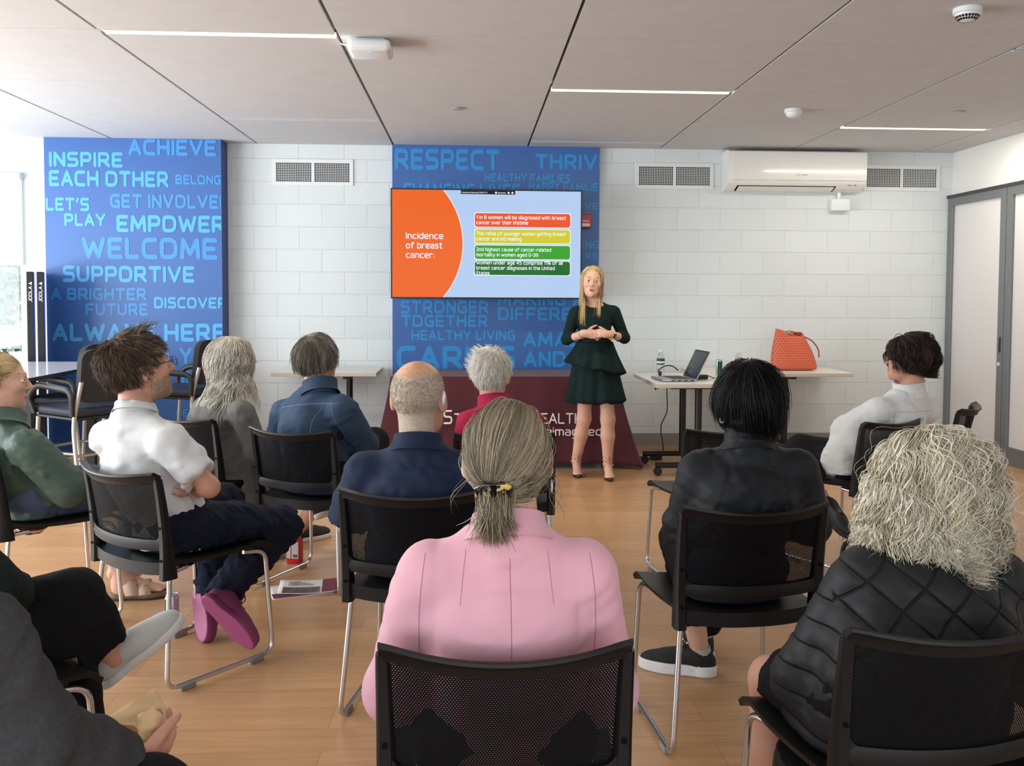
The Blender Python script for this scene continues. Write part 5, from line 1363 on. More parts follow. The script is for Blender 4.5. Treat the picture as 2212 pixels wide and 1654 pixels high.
def radial(c=(0, -.06, .09)):
    """hair direction away from the crown, along the skull"""
    c = np.asarray(c)
    def f(p):
        n = (p-V3(0, -.012, .028))/V3(.08, .1, .094)**2; n = n/np.linalg.norm(n, axis=1)[:, None]; d = p-c; d = d-n*(d*n).sum(1)[:, None]
        return d/(np.linalg.norm(d, axis=1)[:, None]+1e-9)
    return f
def scalp(p, front=.045, ear=-.012, nape=-.075, fz=.055):
    x, y, z = p.T
    lim = np.where(y > front, fz+(y-front)*.55, np.where(y > -.035, ear+(np.clip(y, -.035, front)+.035)/(front+.035)*(fz-ear)*.75, nape+np.clip((y+.075)/.04, 0, 1)*(ear-nape)))
    return z > lim
# ------------------------------------------------------------------ person in the pink blazer (front, centre)
H = Human('person in a pink blazer seen from behind, streaked hair gathered in a claw clip', dict(
    head=at(1096, 990, 1.84), yaw=.02, pitch=.10, neck=at(1098, 1130, 1.79), shL=at(930, 1243, 1.80), shR=at(1258, 1243, 1.80),
    elL=at(856, 1490, 1.87), elR=at(1306, 1490, 1.87), wrL=(-.03, 2.12, .62), wrR=(.17, 2.12, .62), hip=(.068, 1.86, .535),
    knL=(-.03, 2.30, .52), knR=(.19, 2.30, .52), anL=(-.05, 2.36, .09), anR=(.2, 2.36, .09)), SK_LIGHT, w=1.04, dep=.95, bow=.02, chair='G')
H.body(hands=True)
mpink = mat('pink_wool', (224, 166, 182), .85, bump=(420, .18, .0015), sheen=.25, var=(9, .02))
def armhole(P, d):
    for s in (-1, 1):
        S = H.J['shL' if s < 0 else 'shR']; q = (P-A3(S))@A3(H.right)*s+F32(.012)
        d = d+F32(.0022)*np.exp(-(q/F32(.006))**2)*(P[:, 2] > S[2]-.22)
    x = (P-A3(H.J['neck']))@A3(H.right); d = d+F32(.0022)*np.exp(-(x/F32(.005))**2)*(P[:, 1] < 1.83)
    return d
H.top('blazer', mpink, o=.016, arm=(.052, .047, .038), cuff=.95, hem=-.07, k=.03, amp=.0055, fr=11, seed=4, h=.0065, neck_cut=.0, extra=armhole)
msm = mat('pink_seam', (176, 120, 138), .9)
N = H.J['neck']
seam(H, 'back_seam', lerp(N+V3(.0, -.5, -.045), N+V3(.005, -.5, -.36), 40), (0, 1, 0), msm, .0009)
for s in (-1, 1):
    seam(H, 'dart_seam', lerp(N+V3(s*.075-.005, -.5, -.035), N+V3(s*.085-.005, -.5, -.13), 14), (0, 1, 0), msm, .0007)
    S = H.J['shL' if s < 0 else 'shR']; seam(H, 'sleeve_seam', [S+V3(s*.008+s*.012*math.sin(t*3), -.5, .055-.30*t) for t in np.linspace(0, 1, 30)], (0, 1, 0), msm, .0009)
H.collar('collar', mpink, .072, .064, .03, .006, drop=.012)
H.pants('trousers', mat('dark_trousers', (34, 34, 38), .8), to=(1, 1))
# hair: drawn back to the clip
hm = [mat('ash_hair', (140, 127, 106), .5, spec=.35), mat('ash_hair_pale', (186, 172, 146), .5, spec=.35), mat('ash_hair_dark', (104, 94, 78), .5, spec=.35)]
cv, cf = H.cap((0, -.022, .018), (.078, .098, .100), face=((0, .15, -.04), (.085, .105, .13)), low=-.10)
G = V3(-.027, -.110, -.024)      # clip, head coordinates
def toclip(p):
    n = (p-V3(0, -.022, .018))/V3(.080, .100, .102)**2; n = n/np.linalg.norm(n, axis=1)[:, None]; d = G-p; dist = np.linalg.norm(d, axis=1)[:, None]; d = d/(dist+1e-6)
    d = d-n*(d*n).sum(1)[:, None]*np.clip(dist/.05, 0, 1)*.9; return d/(np.linalg.norm(d, axis=1)[:, None]+1e-9)
mask = lambda p: (p[:, 2] > np.where(p[:, 1] > .02, .01+p[:, 1]*.5, -.085)) & (np.linalg.norm(p-G, axis=1) > .03)
P, near = H.grow(8500, mask, toclip, lambda p: np.linalg.norm(p-G, axis=1)*1.12+.012, 16, (0, -.022, .018), (.080, .100, .102), 0, layer=.03, clump=(260, .3), seed=2, mom=.3, Lvar=.06)
P2, near2 = H.grow(240, mask, toclip, lambda p: np.linalg.norm(p-G, axis=1)*1.1, 16, (0, -.022, .018), (.080, .100, .102), 0, layer=.16, clump=(0, 0), wave=(.003, 50), seed=12, mom=.4, Lvar=.3)
# tail below the clip: a soft downward fan
rg = np.random.default_rng(8); n = 1500; gl = H.HR.T@V3(0, 0, -1); t = np.linspace(0, 1, 14)
a = rg.normal(size=(n, 3))*V3(.011, .008, .006); fan = rg.normal(size=(n, 3))*V3(.016, .008, .006); LL = .06+.04*rg.random(n)
TP = G+V3(0, -.012, -.004)+a[:, None]+t[None, :, None]*LL[:, None, None]*(gl+V3(.02, .12, 0))+(t**1.3)[None, :, None]*fan[:, None]+V3(0, -.030, 0)*np.sin(t*PI)[None, :, None]
side = np.where(rg.random(12) < .75, 1, -1)
loose = np.stack([np.stack([np.full(14, .082*s_)+.012*np.sin(t*5+k)+t*.02*s_, -.01+.03*np.sin(k*3.1)-.0*t, -.02-t*(.07+.05*rg.random())], -1) for k, s_ in enumerate(side)])
H.hair('hair', hm, [(cv, cf, 0)], [(P, near, .00055, [0, 1, 0, 2, 1, 0, 1]), (P2, near2, .0006, [0, 1, 1, 2]), (TP, np.arange(n), .0006, [0, 2, 0, 1, 1]), (loose, np.arange(12), .0005, [0, 2, 1])])
mtort = mat('tortoiseshell', (34, 26, 20), .2, var=(90, .3), coat=.5); N_, L_, b_ = nodes_of(mtort)
vo = N_.new('ShaderNodeTexNoise'); vo.inputs['Scale'].default_value = 55; cr_ = N_.new('ShaderNodeValToRGB'); cr_.color_ramp.elements[0].position = .56; cr_.color_ramp.elements[0].color = lin((26, 22, 20)); cr_.color_ramp.elements[1].position = .60; cr_.color_ramp.elements[1].color = lin((214, 178, 84))
tc_ = N_.new('ShaderNodeTexCoord'); L_.new(tc_.outputs['Object'], vo.inputs['Vector']); L_.new(vo.outputs['Fac'], cr_.inputs[0]); L_.new(cr_.outputs[0], b_.inputs['Base Color'])
bm = bmesh.new(); wl = lambda x, y, z: H.toworld(G+V3(x*.8, y*.75, z*.85))
for s in (-1, 1):
    tube(bm, [wl(s*.004, -.030, .012), wl(s*.022, -.036, .016), wl(s*.036, -.030, .006), wl(s*.034, -.022, -.012), wl(s*.026, -.012, -.020)], [.005, .007, .008, .007, .004], 8)
    for k in range(3): tube(bm, catmull([wl(s*.030, -.026, .014-.014*k), wl(s*.018, -.040, .010-.014*k), wl(s*.003, -.042, .004-.010*k)], 4), .0042, 6)
cl_ = H.sub('hair_clip', bm, mtort, 'tortoiseshell claw clip')
bm = bmesh.new(); tube(bm, [wl(0, -.044, -.014), wl(0, -.046, .014)], .0055, 8); H.sub('clip_spring', bm, mdark, None, cl_)
bm = bmesh.new(); ce = V3(.082, -.012, -.052)
tube(bm, [H.toworld(ce+V3(.004, .012*math.sin(q), .012*math.cos(q))) for q in np.linspace(0, 2*PI, 20)[:-1]], .0013, 6, closed=True); H.sub('earring', bm, malu, 'silver hoop earring')
# ------------------------------------------------------------------ the speaker, standing by the screen
M_BL = [mat('blond_hair', (184, 156, 112), .45, spec=.4), mat('blond_hair_pale', (216, 190, 140), .45, spec=.4), mat('blond_hair_dark', (140, 112, 78), .45, spec=.4)]
YP = 7.2
H = Human('person standing in a dark green ruffled dress, blond hair, hands clasped, beside the screen', dict(
    head=at(1279, 609, YP), yaw=PI+.10, pitch=.02, roll=.07, neck=at(1284, 650, YP+.02), shL=at(1326, 675, YP), shR=at(1243, 677, YP),
    elL=at(1349, 730, YP+.03), elR=at(1224, 733, YP+.03), wrL=at(1316, 722, YP-.15), wrR=at(1265, 720, YP-.16), hip=at(1285, 765, YP),
    knL=at(1313, 905, YP-.02), knR=at(1262, 903, YP+.06), anL=(1.055, 7.22, .115), anR=(.828, 7.36, .115)), SK_LIGHT, w=.84, dep=.92, bow=.0, head_s=.97)
pr_ = H.right
H.body(hh=.0025, bare=.007, hand_kw=dict(L=dict(n=(-.4, .7, -.5), d=unit(H.J['wrR']-H.J['wrL']+V3(0, -.03, .02)), lat=(0, -.2, 1), curl=(.7, .8, .5), s=.93),
       R=dict(n=(.4, .8, -.35), d=unit(H.J['wrL']-H.J['wrR']+V3(0, -.02, -.01)), lat=(0, -.2, 1), curl=(.55, .8, .5), s=.93)), regions=lambda Lc, mi: mi)
mgd = mat('dark_green_crepe', (17, 34, 34), .8, bump=(500, .08, .001), spec=.15)
H.top('dress_bodice', mgd, o=.010, arm=(.043, .030, .028), cuff=.42, hem=-.02, k=.022, amp=.0012, fr=16, seed=3, h=.006, neck_cut=-.012, neck_n=(0, -.55, 1), label='dark green bodice with three-quarter sleeves')
hc = H.J['hip']
def ruffle(z0, z1, r0, r1, dr0, ph, slant, name, amp=.05, n=120, seedp=0.0):
    bm = bmesh.new(); rows = 14; g = []
    for k in range(rows+1):
        f = k/rows; ring = []
        for i in range(n):
            a = 2*PI*i/n; c, s = math.cos(a), math.sin(a)
            w_ = math.sin(9*a+ph+.8*math.sin(2*a))*.6+.4*math.sin(14*a+ph*2)
            r = (r0+(r1-r0)*f**1.1)*(1+amp*f**1.2*w_); rx, ry = r*1.0, r*.80
            z = z0+(z1-z0)*f+slant*c*f+.012*f*w_
            ring.append(bm.verts.new((hc[0]+rx*c, hc[1]+ry*s+.005, z)))
        g.append(ring)
    for A, Bq in zip(g, g[1:]):
        for i in range(n): bm.faces.new((A[i], A[(i+1) % n], Bq[(i+1) % n], Bq[i]))
    o = H.sub(name, bm, mgd, None, None, 80); sm_ = o.modifiers.new('s', 'SOLIDIFY'); sm_.thickness = .003
zz = lambda v: at(1285, v, YP)[2]
ruffle(zz(742), zz(868), .140, .225, 0, .6, .0, 'lower_ruffle', .10)
ruffle(zz(738), zz(795), .135, .225, 0, 2.1, -.045, 'upper_ruffle', .12)
# hair
cv, cf = H.cap((0, -.016, .030), (.079, .100, .096), face=((.006, .130, -.020), (.069, .094, .134)), low=-.12, h=.004)
def pres(p):
    x, y, z = p.T; s = np.where(x > .018, 1, -1); up_ = np.clip((z-.055)/.05, 0, 1)
    d = np.stack([s*up_*1.0, -.45*up_*(y > -.02), -.25-1.0*(1-up_)], 1); d /= np.linalg.norm(d, axis=1)[:, None]
    n_ = (p-V3(0, -.016, .03))/V3(.079, .1, .096)**2; n_ /= np.linalg.norm(n_, axis=1)[:, None]; o_ = np.clip((d*n_).sum(1), 0, None)*(z > -.03); d = d-n_*o_[:, None]*1.15; return d/(np.linalg.norm(d, axis=1)[:, None]+1e-9)
mask = lambda p: (p[:, 2] > np.where(p[:, 1] > .03, .092-.0*p[:, 1], -.05)) & (p[:, 1] < .080)
def outface(p):
    x, y, z = p.T; b = (y > .015) & (z < .098) & (z > -.15); lim = np.where(z > .0, .0655-np.clip((z-.04)/.06, 0, 1)**2*.050, .062); q = p.copy(); s_ = np.where(x > .008, 1, -1)
    q[:, 0] = np.where(b & (np.abs(x) < lim), s_*lim, x)
    dr = (z < -.125) & (y > -.03) & (np.abs(x) < .14); yl = .060+np.clip(-.125-z, 0, .2)*.32; q[:, 1] = np.where(dr & (y < yl), y+np.minimum(yl-y, .022), q[:, 1])
    bk = (z < -.125) & (y <= -.03); q[:, 1] = np.where(bk & (y > -.11), y-.012, q[:, 1]); return q
P, near = H.grow(3600, mask, pres, lambda p: .215+.075*(p[:, 0] > 0.018), 22, (0, -.016, .030), (.079, .100, .096), .9, layer=.12, clump=(110, .5), seed=4, coll=outface, wave=(.0035, 20), mom=.35, noise=.05)
H.hair('hair', M_BL, [(cv, cf, 0)], [(P, near, .0010, [0, 1, 1, 0, 2, 1])], label='long straight blond hair')
# accessories
bm = bmesh.new(); wl = H.J['wrL']; wd = unit(H.J['elL']-wl); c0 = wl+wd*.030
f_ = unit(np.cross(wd, UP)); g_ = np.cross(wd, f_)
tube(bm, [c0+.031*(math.cos(q)*f_+math.sin(q)*g_) for q in np.linspace(0, 2*PI, 24)[:-1]], .010, 8, closed=True, flat=(.35, 1.0)); wt = H.sub('watch', bm, mat('yellow_band', (232, 196, 60), .5), 'yellow watch band')
bm = bmesh.new(); wf = unit(V3(.15, -1, -.1)-wd*(V3(.15, -1, -.1)@wd)); wb = np.cross(wd, wf)
M_ = Matrix(np.vstack([np.column_stack([wd, wb, wf, c0+wf*.031]), [0, 0, 0, 1]]).tolist())
box(bm, -.019, .019, -.017, .017, -.004, .006, .004, 3, M=M_); H.sub('watch_face', bm, mat('watch_black', (16, 16, 18), .12), 'black watch face', wt)
mgold = mat('gold', (206, 164, 96), .25, .95); mpearl = mat('pearl_bead', (226, 214, 200), .3)
wr = H.J['wrR']; wd = unit(H.J['elR']-wr); f_ = unit(np.cross(wd, UP)); g_ = np.cross(wd, f_)
for k in range(3):
    bm = bmesh.new(); c0 = wr+wd*(.022+.011*k)
    tube(bm, [c0+.033*(math.cos(q)*f_+math.sin(q)*g_)+wd*.006*math.sin(q+k) for q in np.linspace(0, 2*PI, 24)[:-1]], .0028, 6, closed=True); H.sub('bracelet', bm, mgold if k != 1 else mpearl, 'gold bracelet' if k != 1 else 'pale bead bracelet')
# studded pointed heels
mpat = mat('black_patent', (18, 18, 20), .22, coat=.4); mnude = mat('nude_strap', (176, 128, 104), .5)
for sd, toe, nm in (('R', fl_ if False else None, 'x'), ('L', None, 'x')):
    a = H.J['an'+sd]; tx = at(1249 if sd == 'R' else 1318, 1034 if sd == 'R' else 1042, a[1]-.15); tp_ = V3(tx[0], a[1]-.17, .012); heel = V3(a[0], a[1]+.035, .0)
    hd = unit(V3(a[0]-tp_[0], a[1]-tp_[1], 0)); hl = a+V3(0, .03, -.035); bl = tp_+hd*.075+UP*.012; rt = np.cross(hd, UP)
    def ff(P): # foot
        d = smin(rc(P, hl+UP*.012, bl+UP*.014, .026, .026), rc(P, a, bl+UP*.02, .030, .022), .03); d = smin(d, ell(P, bl-hd*.02+UP*.008, (.036, .042, .018), np.stack([rt, hd, UP], 1)), .02); return smin(d, rc(P, a, a+unit(H.J['kn'+sd]-a)*.10, .030, .036), .02)
    V, F = nets(ff, a-.22, a+.22, .005)
    H.put('foot', [(V, F, 0)], [SK_LIGHT])
    def cap_(P):
        Rf = np.stack([rt, hd, UP], 1); q = (P-A3(tp_))@A3(Rf); y = q[:, 1]; wid = .008+.034*np.clip(y/.075, 0, 1.15)**.75; hgt = .012+.020*np.clip(y/.075, 0, 1.2)
        d = np.sqrt((q[:, 0]/wid)**2+((q[:, 2]-.004)/hgt)**2)-1; d = d*.012; d = np.maximum(d, -y-.002); return np.maximum(np.maximum(d, y-.070), -(q[:, 2]+.010))
    V, F = nets(cap_, tp_-.12, tp_+.14, .0035); so = H.put('shoe', [(lsm(V, F, 2), F, 0)], [mpat], 'black patent pointed toe')
    bm = bmesh.new(); tube(bm, [hl+UP*-.012, heel+UP*.04, heel+UP*.001], [.014, .006, .0045], 10)
    tube(bm, [hl-UP*.016+hd*.01, hl*.5+bl*.5-UP*.020, bl-UP*.014], [.022, .016, .026], 10, flat=(1, .3), ref=UP); H.sub('stiletto_heel', bm, mpat, None, so)
    bm = bmesh.new(); st = bmesh.new()
    shin = unit(H.J['kn'+sd]-a)
    rings_ = [(a+shin*.055, .037), (a+shin*.022-hd*.006, .037), (a-UP*.008-hd*.016, .040)]
    for c0, rr in rings_:
        pts = [c0+rr*(math.cos(q)*rt+math.sin(q)*hd*1.08)+UP*(-.010*(-math.sin(q))) for q in np.linspace(0, 2*PI, 24)[:-1]]
        tube(bm, pts, .0032, 6, closed=True)
        for k in range(12, 24, 2): bmesh.ops.create_icosphere(st, subdivisions=1, radius=.0052, matrix=Matrix.Translation(Vector(pts[k-1])))
    fr_ = [a+shin*.055-hd*.040, a+shin*.02-hd*.046, a-hd*.060-UP*.01, bl+hd*.005+UP*.038, tp_+hd*.066+UP*.030]
    tube(bm, catmull(fr_, 4), .0032, 6)
    for p in catmull(fr_, 2)[1:-1]: bmesh.ops.create_icosphere(st, subdivisions=1, radius=.004, matrix=Matrix.Translation(Vector(p-hd*.003)))
    edge = [tp_+hd*.066+rt*x+UP*(.030-abs(x)*.5) for x in np.linspace(-.036, .036, 9)]
    for p in edge: bmesh.ops.create_icosphere(st, subdivisions=1, radius=.0046, matrix=Matrix.Translation(Vector(p)))
    sp_ = H.sub('strap', bm, mnude, 'nude ankle straps', so); H.sub('studs', st, mat('stud_gold', (222, 196, 168), .2, .9), 'pale gold studs', sp_)
# ------------------------------------------------------------------ the audience
def S(u, v, Y): return at(u, v, Y)
mj = mat('dark_jeans', (25, 30, 46), .85, bump=(320, .15, .0015), spec=.15, var=(10, .12)); mblkp = mat('black_trousers', (20, 20, 23), .85, bump=(300, .1, .001), spec=.15)
# ---- man in the white T-shirt
cB, fB, rB = CHAIRS['B']; yw = math.atan2(fB[0], fB[1])
H = Human('person in a white T-shirt, dark jeans and purple shoes, tousled brown hair and glasses', dict(
    head=S(300, 797, 3.63), yaw=yw+.30, pitch=.22, roll=0, neck=S(292, 872, 3.58), shL=S(232, 945, 3.74), shR=S(372, 962, 3.47),
    elL=S(345, 1045, 3.86), elR=S(452, 1052, 3.44), wrL=S(392, 1030, 3.60), wrR=S(385, 1062, 3.78), hip=cB-fB*.055+UP*.535, hright=rB,
    knL=cB+fB*.34-rB*.20+UP*.52, knR=S(607, 1138, 3.86), anL=S(452, 1282, 3.98), anR=S(470, 1290, 3.80)), SK_RED, w=1.04, dep=1.02, bow=.03, head_s=1.06, male=1, chair='B')
M_BEARD = mat('grey_beard', (150, 124, 108), .8, var=(120, .3))
def beard(Lc, mi):
    x, y, z = Lc.T; rr_ = np.random.default_rng(1).random(len(x)); b = (z < -.030-.03*rr_) & (y > -.005+.03*rr_) & ~((np.abs(x) < .016) & (np.abs(z+.066) < .006)) & (z > -.125); mi = mi.copy(); mi[b & (mi == 0)] = 5; return mi
H.body(regions=beard, extra_mats=[M_BEARD], hand_kw=dict(L=dict(d=unit(rB*.9-fB*.25-UP*.35), n=unit(-fB*.8-rB*.2), lat=UP, curl=(.5, .9, .6)), R=dict(d=-rB, n=-fB, lat=UP)))
mwt = mat('white_cotton', (212, 214, 215), .9, bump=(26, .3, .006), spec=.2)
H.top('t_shirt', mwt, o=.014, arm=(.056, .054, .046), cuff=.74, short=True, hem=-.075, k=.035, amp=.0105, fr=12, seed=21, h=.0075, neck_cut=.008)
H.collar('neckband', mwt, .069, .064, .006, .004, drop=.012)
H.pants('jeans', mj, rr=(.090, .070, .052), amp=.010, fr=15)
mpur = mat('purple_knit', (126, 52, 96), .75, bump=(260, .2, .0015)); mpur2 = mat('purple_sole', (138, 58, 100), .6)
hR = H.J['anR']
tR = S(535, 1388, 3.62)
H.shoe(S(436, 1292, 3.70)+V3(0, 0, 0), unit(S(535, 1392, 3.66)-S(436, 1292, 3.70)), unit(V3(.32, .85, .42)), mpur, mpur2, 1.02, laces=mpur, label='purple knitted sneaker, sole turned up')
H.shoe(S(420, 1268, 3.98), unit(S(432, 1345, 3.86)-S(420, 1268, 3.98)), unit(V3(.3, .9, .2)), mpur, mpur2, .95, laces=mpur)
M_BR = [mat('brown_hair', (94, 76, 63), .5, spec=.35), mat('brown_hair_dark', (68, 54, 46), .5, spec=.3), mat('brown_hair_grey', (126, 108, 94), .5, spec=.35)]
cv, cf = H.cap((0, -.018, .030), (.084, .106, .098), face=((0, .135, -.05), (.092, .098, .125)), low=-.085)
P, near = H.grow(3600, lambda p: scalp(p, .05, -.02, -.085, .06), radial((0, -.05, .10)), lambda p: np.where(p[:, 2] > .07, .052, .046), 9, (0, -.018, .030), (.084, .106, .098), .15, layer=.22, clump=(330, .55), seed=6, lift=.55, mom=.6, noise=.25, Lvar=.5)
rg = np.random.default_rng(3); n = 150; t = np.linspace(0, 1, 9)[None, :, None]; a = np.stack([rg.normal(0, .022, n), rg.normal(.01, .018, n), np.full(n, .122)], 1)
tuft = a[:, None]+t*V3(.005, .025, .038)+t**2*(rg.normal(size=(n, 1, 3))*V3(.016, .02, .010)+V3(.014, .014, -.012))
H.hair('hair', M_BR, [(cv, cf, 0)], [(P, near, .0011, [0, 1, 0, 2, 0, 1]), (tuft, (np.arange(n)//6), .0010, [0, 2, 0, 1])], label='tousled brown hair with grey at the sides')
bm = bmesh.new(); wl = H.toworld
for s in (-1, 1):
    tube(bm, [wl(V3(s*.033+.024*math.cos(q), .118, .004+.018*math.sin(q))) for q in np.linspace(0, 2*PI, 20)[:-1]], .0016, 6, closed=True)
    tube(bm, [wl(V3(s*.057, .117, .010)), wl(V3(s*.078, .10, .012)), wl(V3(s*.083, .01, .008)), wl(V3(s*.082, -.01, -.004))], .0018, 6)
tube(bm, [wl(V3(-.009, .119, .008)), wl(V3(.009, .119, .008))], .0016, 6); gl_ = H.sub('glasses', bm, mat('dark_frame', (40, 38, 40), .3))
for s in (-1, 1):
    bm = bmesh.new(); bm.faces.new([bm.verts.new(tuple(wl(V3(s*.033+.023*math.cos(q), .1182, .004+.017*math.sin(q))))) for q in np.linspace(0, 2*PI, 20)[:-1]]); H.sub('lens', bm, mglass, None, gl_)

# ---- blond person in the green jacket, far left
cA, fA, rA = CHAIRS['A']; yw = math.atan2(fA[0], fA[1])
H = Human('person with smooth blond hair in a green jacket and jeans, arms folded', dict(
    head=S(2, 823, 4.12), yaw=yw+.35, pitch=-.02, roll=0, neck=S(5, 905, 4.05), shL=S(-45, 968, 4.22), shR=S(62, 968, 3.92),
    elL=S(60, 1060, 4.42), elR=S(148, 1052, 3.98), wrL=S(95, 1020, 4.20), wrR=S(65, 1045, 4.30), hip=cA-fA*.07+UP*.535, hright=rA,
    knL=cA+fA*.42-rA*.12+UP*.52, knR=cA+fA*.44+rA*.10+UP*.52, anL=cA+fA*.40-rA*.1+UP*.1, anR=S(247, 1238, 4.40)), SK_LIGHT, w=.98, dep=1.0, bow=.04, chair='A')
H.body(hand_kw=dict(L=dict(d=-fA+rA, n=-UP), R=dict(d=-rA, n=-fA)))
mgj = mat('green_nylon', (66, 86, 78), .6, bump=(24, .35, .006), spec=.35)
H.top('jacket', mgj, o=.022, arm=(.056, .054, .044), cuff=.9, hem=-.10, k=.035, amp=.0115, fr=13, seed=31, h=.008)
H.collar('jacket_collar', mgj, .085, .088, .040, .012, drop=.022, tilt=.02)
H.pants('jeans', mat('blue_jeans', (74, 84, 104), .85, bump=(320, .15, .0015), spec=.15, var=(8, .15)), rr=(.088, .070, .060), amp=.005, to=(.75, .75))
mcork = mat('cork_sole', (120, 94, 66), .8, var=(150, .3)); mtaupe = mat('taupe_strap', (196, 168, 146), .6, bump=(200, .1, .001)); mdsole = mat('dark_sole', (48, 42, 38), .7)
def sandal(heel, td):
    td = unit(V3(td[0], td[1], 0)); rt = np.cross(td, UP); R = np.stack([rt, td, UP], 1); hl = V3(heel[0], heel[1], 0)
    T_ = lambda P: (P-A3(hl))@A3(R)
    def out2(Q, g): Q0 = Q*A3((1, 1, 0)); return np.minimum(ell(Q0, (0, .05, 0), (.037+g, .05+g, 1)), smin(ell(Q0, (0, .185, 0), (.047+g, .075+g, 1)), rc(Q0, (0, .05, 0), (0, .17, 0), .034+g, .042+g), .02))
    def foot(P):
        Q = T_(P); d = smin(ell(Q, (0, .055, .055), (.031, .045, .038)), ell(Q, (0, .165, .045), (.040, .07, .022)), .04); d = smin(d, rc(Q, (0, .06, .10), (0, .15, .055), .034, .026), .03)
        d = smin(d, rc(P, hl+td*.06+UP*.06, H.J['anR']+UP*.08, .036, .038), .03)
        for k in range(5): d = smin(d, rc(Q, (-.028+.014*k, .21, .042), (-.030+.015*k, .245-.006*abs(k-1), .040), .0095, .008), .006)
        return d
    V, F = nets(foot, hl-.1, hl+V3(.32, .32, .26), .005); H.put('foot', [(V, F, 0)], [SK_LIGHT])
    V, F = nets(lambda P: smax(out2(T_(P), .0), np.maximum(P[:, 2]-.030, .008-P[:, 2]), .004), hl-.1, hl+.34, .005); so = H.put('sandal', [(V, F, 0)], [mcork], 'cork-soled sandal')
    V, F = nets(lambda P: smax(out2(T_(P), .002), np.maximum(P[:, 2]-.012, .0005-P[:, 2]), .003), hl-.1, hl+.34, .005); H.put('outsole', [(V, F, 0)], [mdsole], 'dark outsole', so)
    for (y, w_, z) in ((.105, .030, .105), (.160, .028, .078)):
        bm = bmesh.new(); g = []
        for a in np.linspace(-.15, PI+.15, 20):
            x = .046*math.cos(a); zz_ = .024+(z-.020)*max(0, math.sin(a))**.8
            g.append([bm.verts.new(tuple(hl+rt*x+td*(y+q-.25*(zz_-.03))+UP*zz_)) for q in (-w_, w_)])
        for A_, B_ in zip(g, g[1:]): bm.faces.new((A_[0], B_[0], B_[1], A_[1]))
        o = H.sub('strap', bm, mtaupe, 'taupe leather strap', so); o.modifiers.new('s', 'SOLIDIFY').thickness = .003
        bm = bmesh.new(); tube(bm, [hl+rt*(.030+.012*math.cos(q))+td*(y+.012*math.sin(q))+UP*(z-.012) for q in np.linspace(0, 2*PI, 13)[:-1]], .0018, 6, closed=True); H.sub('buckle', bm, mgold, None, so)
sandal(S(236, 1296, 4.39)*V3(1, 1, 0), S(356, 1290, 4.43)-S(236, 1296, 4.39))
cv, cf = H.cap((0, -.020, .028), (.081, .104, .097), face=((0, .140, -.05), (.098, .098, .128)), low=-.07)
Gb = V3(0, -.125, -.03)
def toback(p):
    d = Gb-p; d = d+V3(0, 0, .02); n = (p-V3(0, -.02, .028))/V3(.082, .106, .1)**2; n /= np.linalg.norm(n, axis=1)[:, None]; d = d/np.linalg.norm(d, axis=1)[:, None]; d = d-n*(d*n).sum(1)[:, None]*.9; return d/(np.linalg.norm(d, axis=1)[:, None]+1e-9)
P, near = H.grow(2600, lambda p: scalp(p, .055, -.03, -.065, .05), toback, lambda p: np.linalg.norm(p-Gb, axis=1)*1.05, 14, (0, -.020, .028), (.081, .104, .097), 0, layer=.04, clump=(160, .4), seed=9, mom=.4, Lvar=.1)
rg = np.random.default_rng(4); n = 420; t = np.linspace(0, 1, 14)[None, :, None]; g_ = H.HR.T@V3(0, 0, -1)
tail = Gb+rg.normal(size=(n, 1, 3))*V3(.016, .01, .012)+t*.22*(g_+V3(0, -.12, 0))+t*rg.normal(size=(n, 1, 3))*.016
H.hair('hair', M_BL, [(cv, cf, 0)], [(P, near, .0009, [0, 1, 0, 2, 1]), (tail, np.arange(n), .0011, [0, 1, 2])], label='smooth blond hair tied back')

# ---- wavy grey hair, grey cardigan
cC, fC, rC = CHAIRS['C']; yw = math.atan2(fC[0], fC[1])
H = Human('person with long wavy grey hair in a grey zipped sweater holding a black phone', dict(
    head=S(503, 777, 5.06), yaw=yw+.42, pitch=.12, neck=S(487, 845, 5.02), shL=S(440, 885, 5.18), shR=S(522, 893, 4.88),
    elL=S(520, 985, 5.40), elR=S(556, 972, 4.86), wrL=S(566, 975, 5.33), wrR=S(553, 972, 5.12), hip=cC-fC*.03+UP*.535, hright=rC,
    knL=cC+fC*.36-rC*.12+UP*.52, knR=cC+fC*.36+rC*.06+UP*.53, anL=cC+fC*.26-rC*.12+UP*.1, anR=cC+fC*.24+rC*.05+UP*.1), SK_RED, w=1.0, dep=1.0, bow=.05, chair='C')
H.body(hand_kw=dict(R=dict(d=unit(V3(.25, .1, -.95)), n=unit(V3(-.4, .75, 0)), lat=V3(-.8, -.4, 0), curl=(.35, .5, .4)), L=dict(d=fC, n=-UP)))
mgs = mat('grey_knit', (98, 98, 96), .9, bump=(380, .3, .002), var=(60, .10), spec=.2)
def coat(P, d):
    q = smin(loft(P, [H.J['hip']+UP*.10, cC+rC*.14-fC*.02+UP*.30], [.19, .17], [.13, .15], rC), d, .03); return q
H.top('sweater', mgs, o=.015, arm=(.052, .048, .040), cuff=.92, hem=-.30, k=.035, amp=.008, fr=11, seed=41, h=.008, extra=coat)
H.collar('sweater_collar', mgs, .076, .070, .04, .006, drop=.012)
H.pants('trousers', mblkp)
for sd in 'LR': H.shoe(H.J['an'+sd]*V3(1, 1, 0)-fC*.05, fC, UP, mblk, mdsole, 1.0)
M_GW = [mat('silver_hair', (192, 186, 172), .5, spec=.35), mat('silver_hair_pale', (232, 228, 218), .5, spec=.35), mat('silver_hair_dark', (146, 138, 124), .5, spec=.35)]
cv, cf = H.cap((0, -.022, .026), (.088, .108, .100), face=((.01, .14, -.05), (.094, .098, .13)), low=-.12)
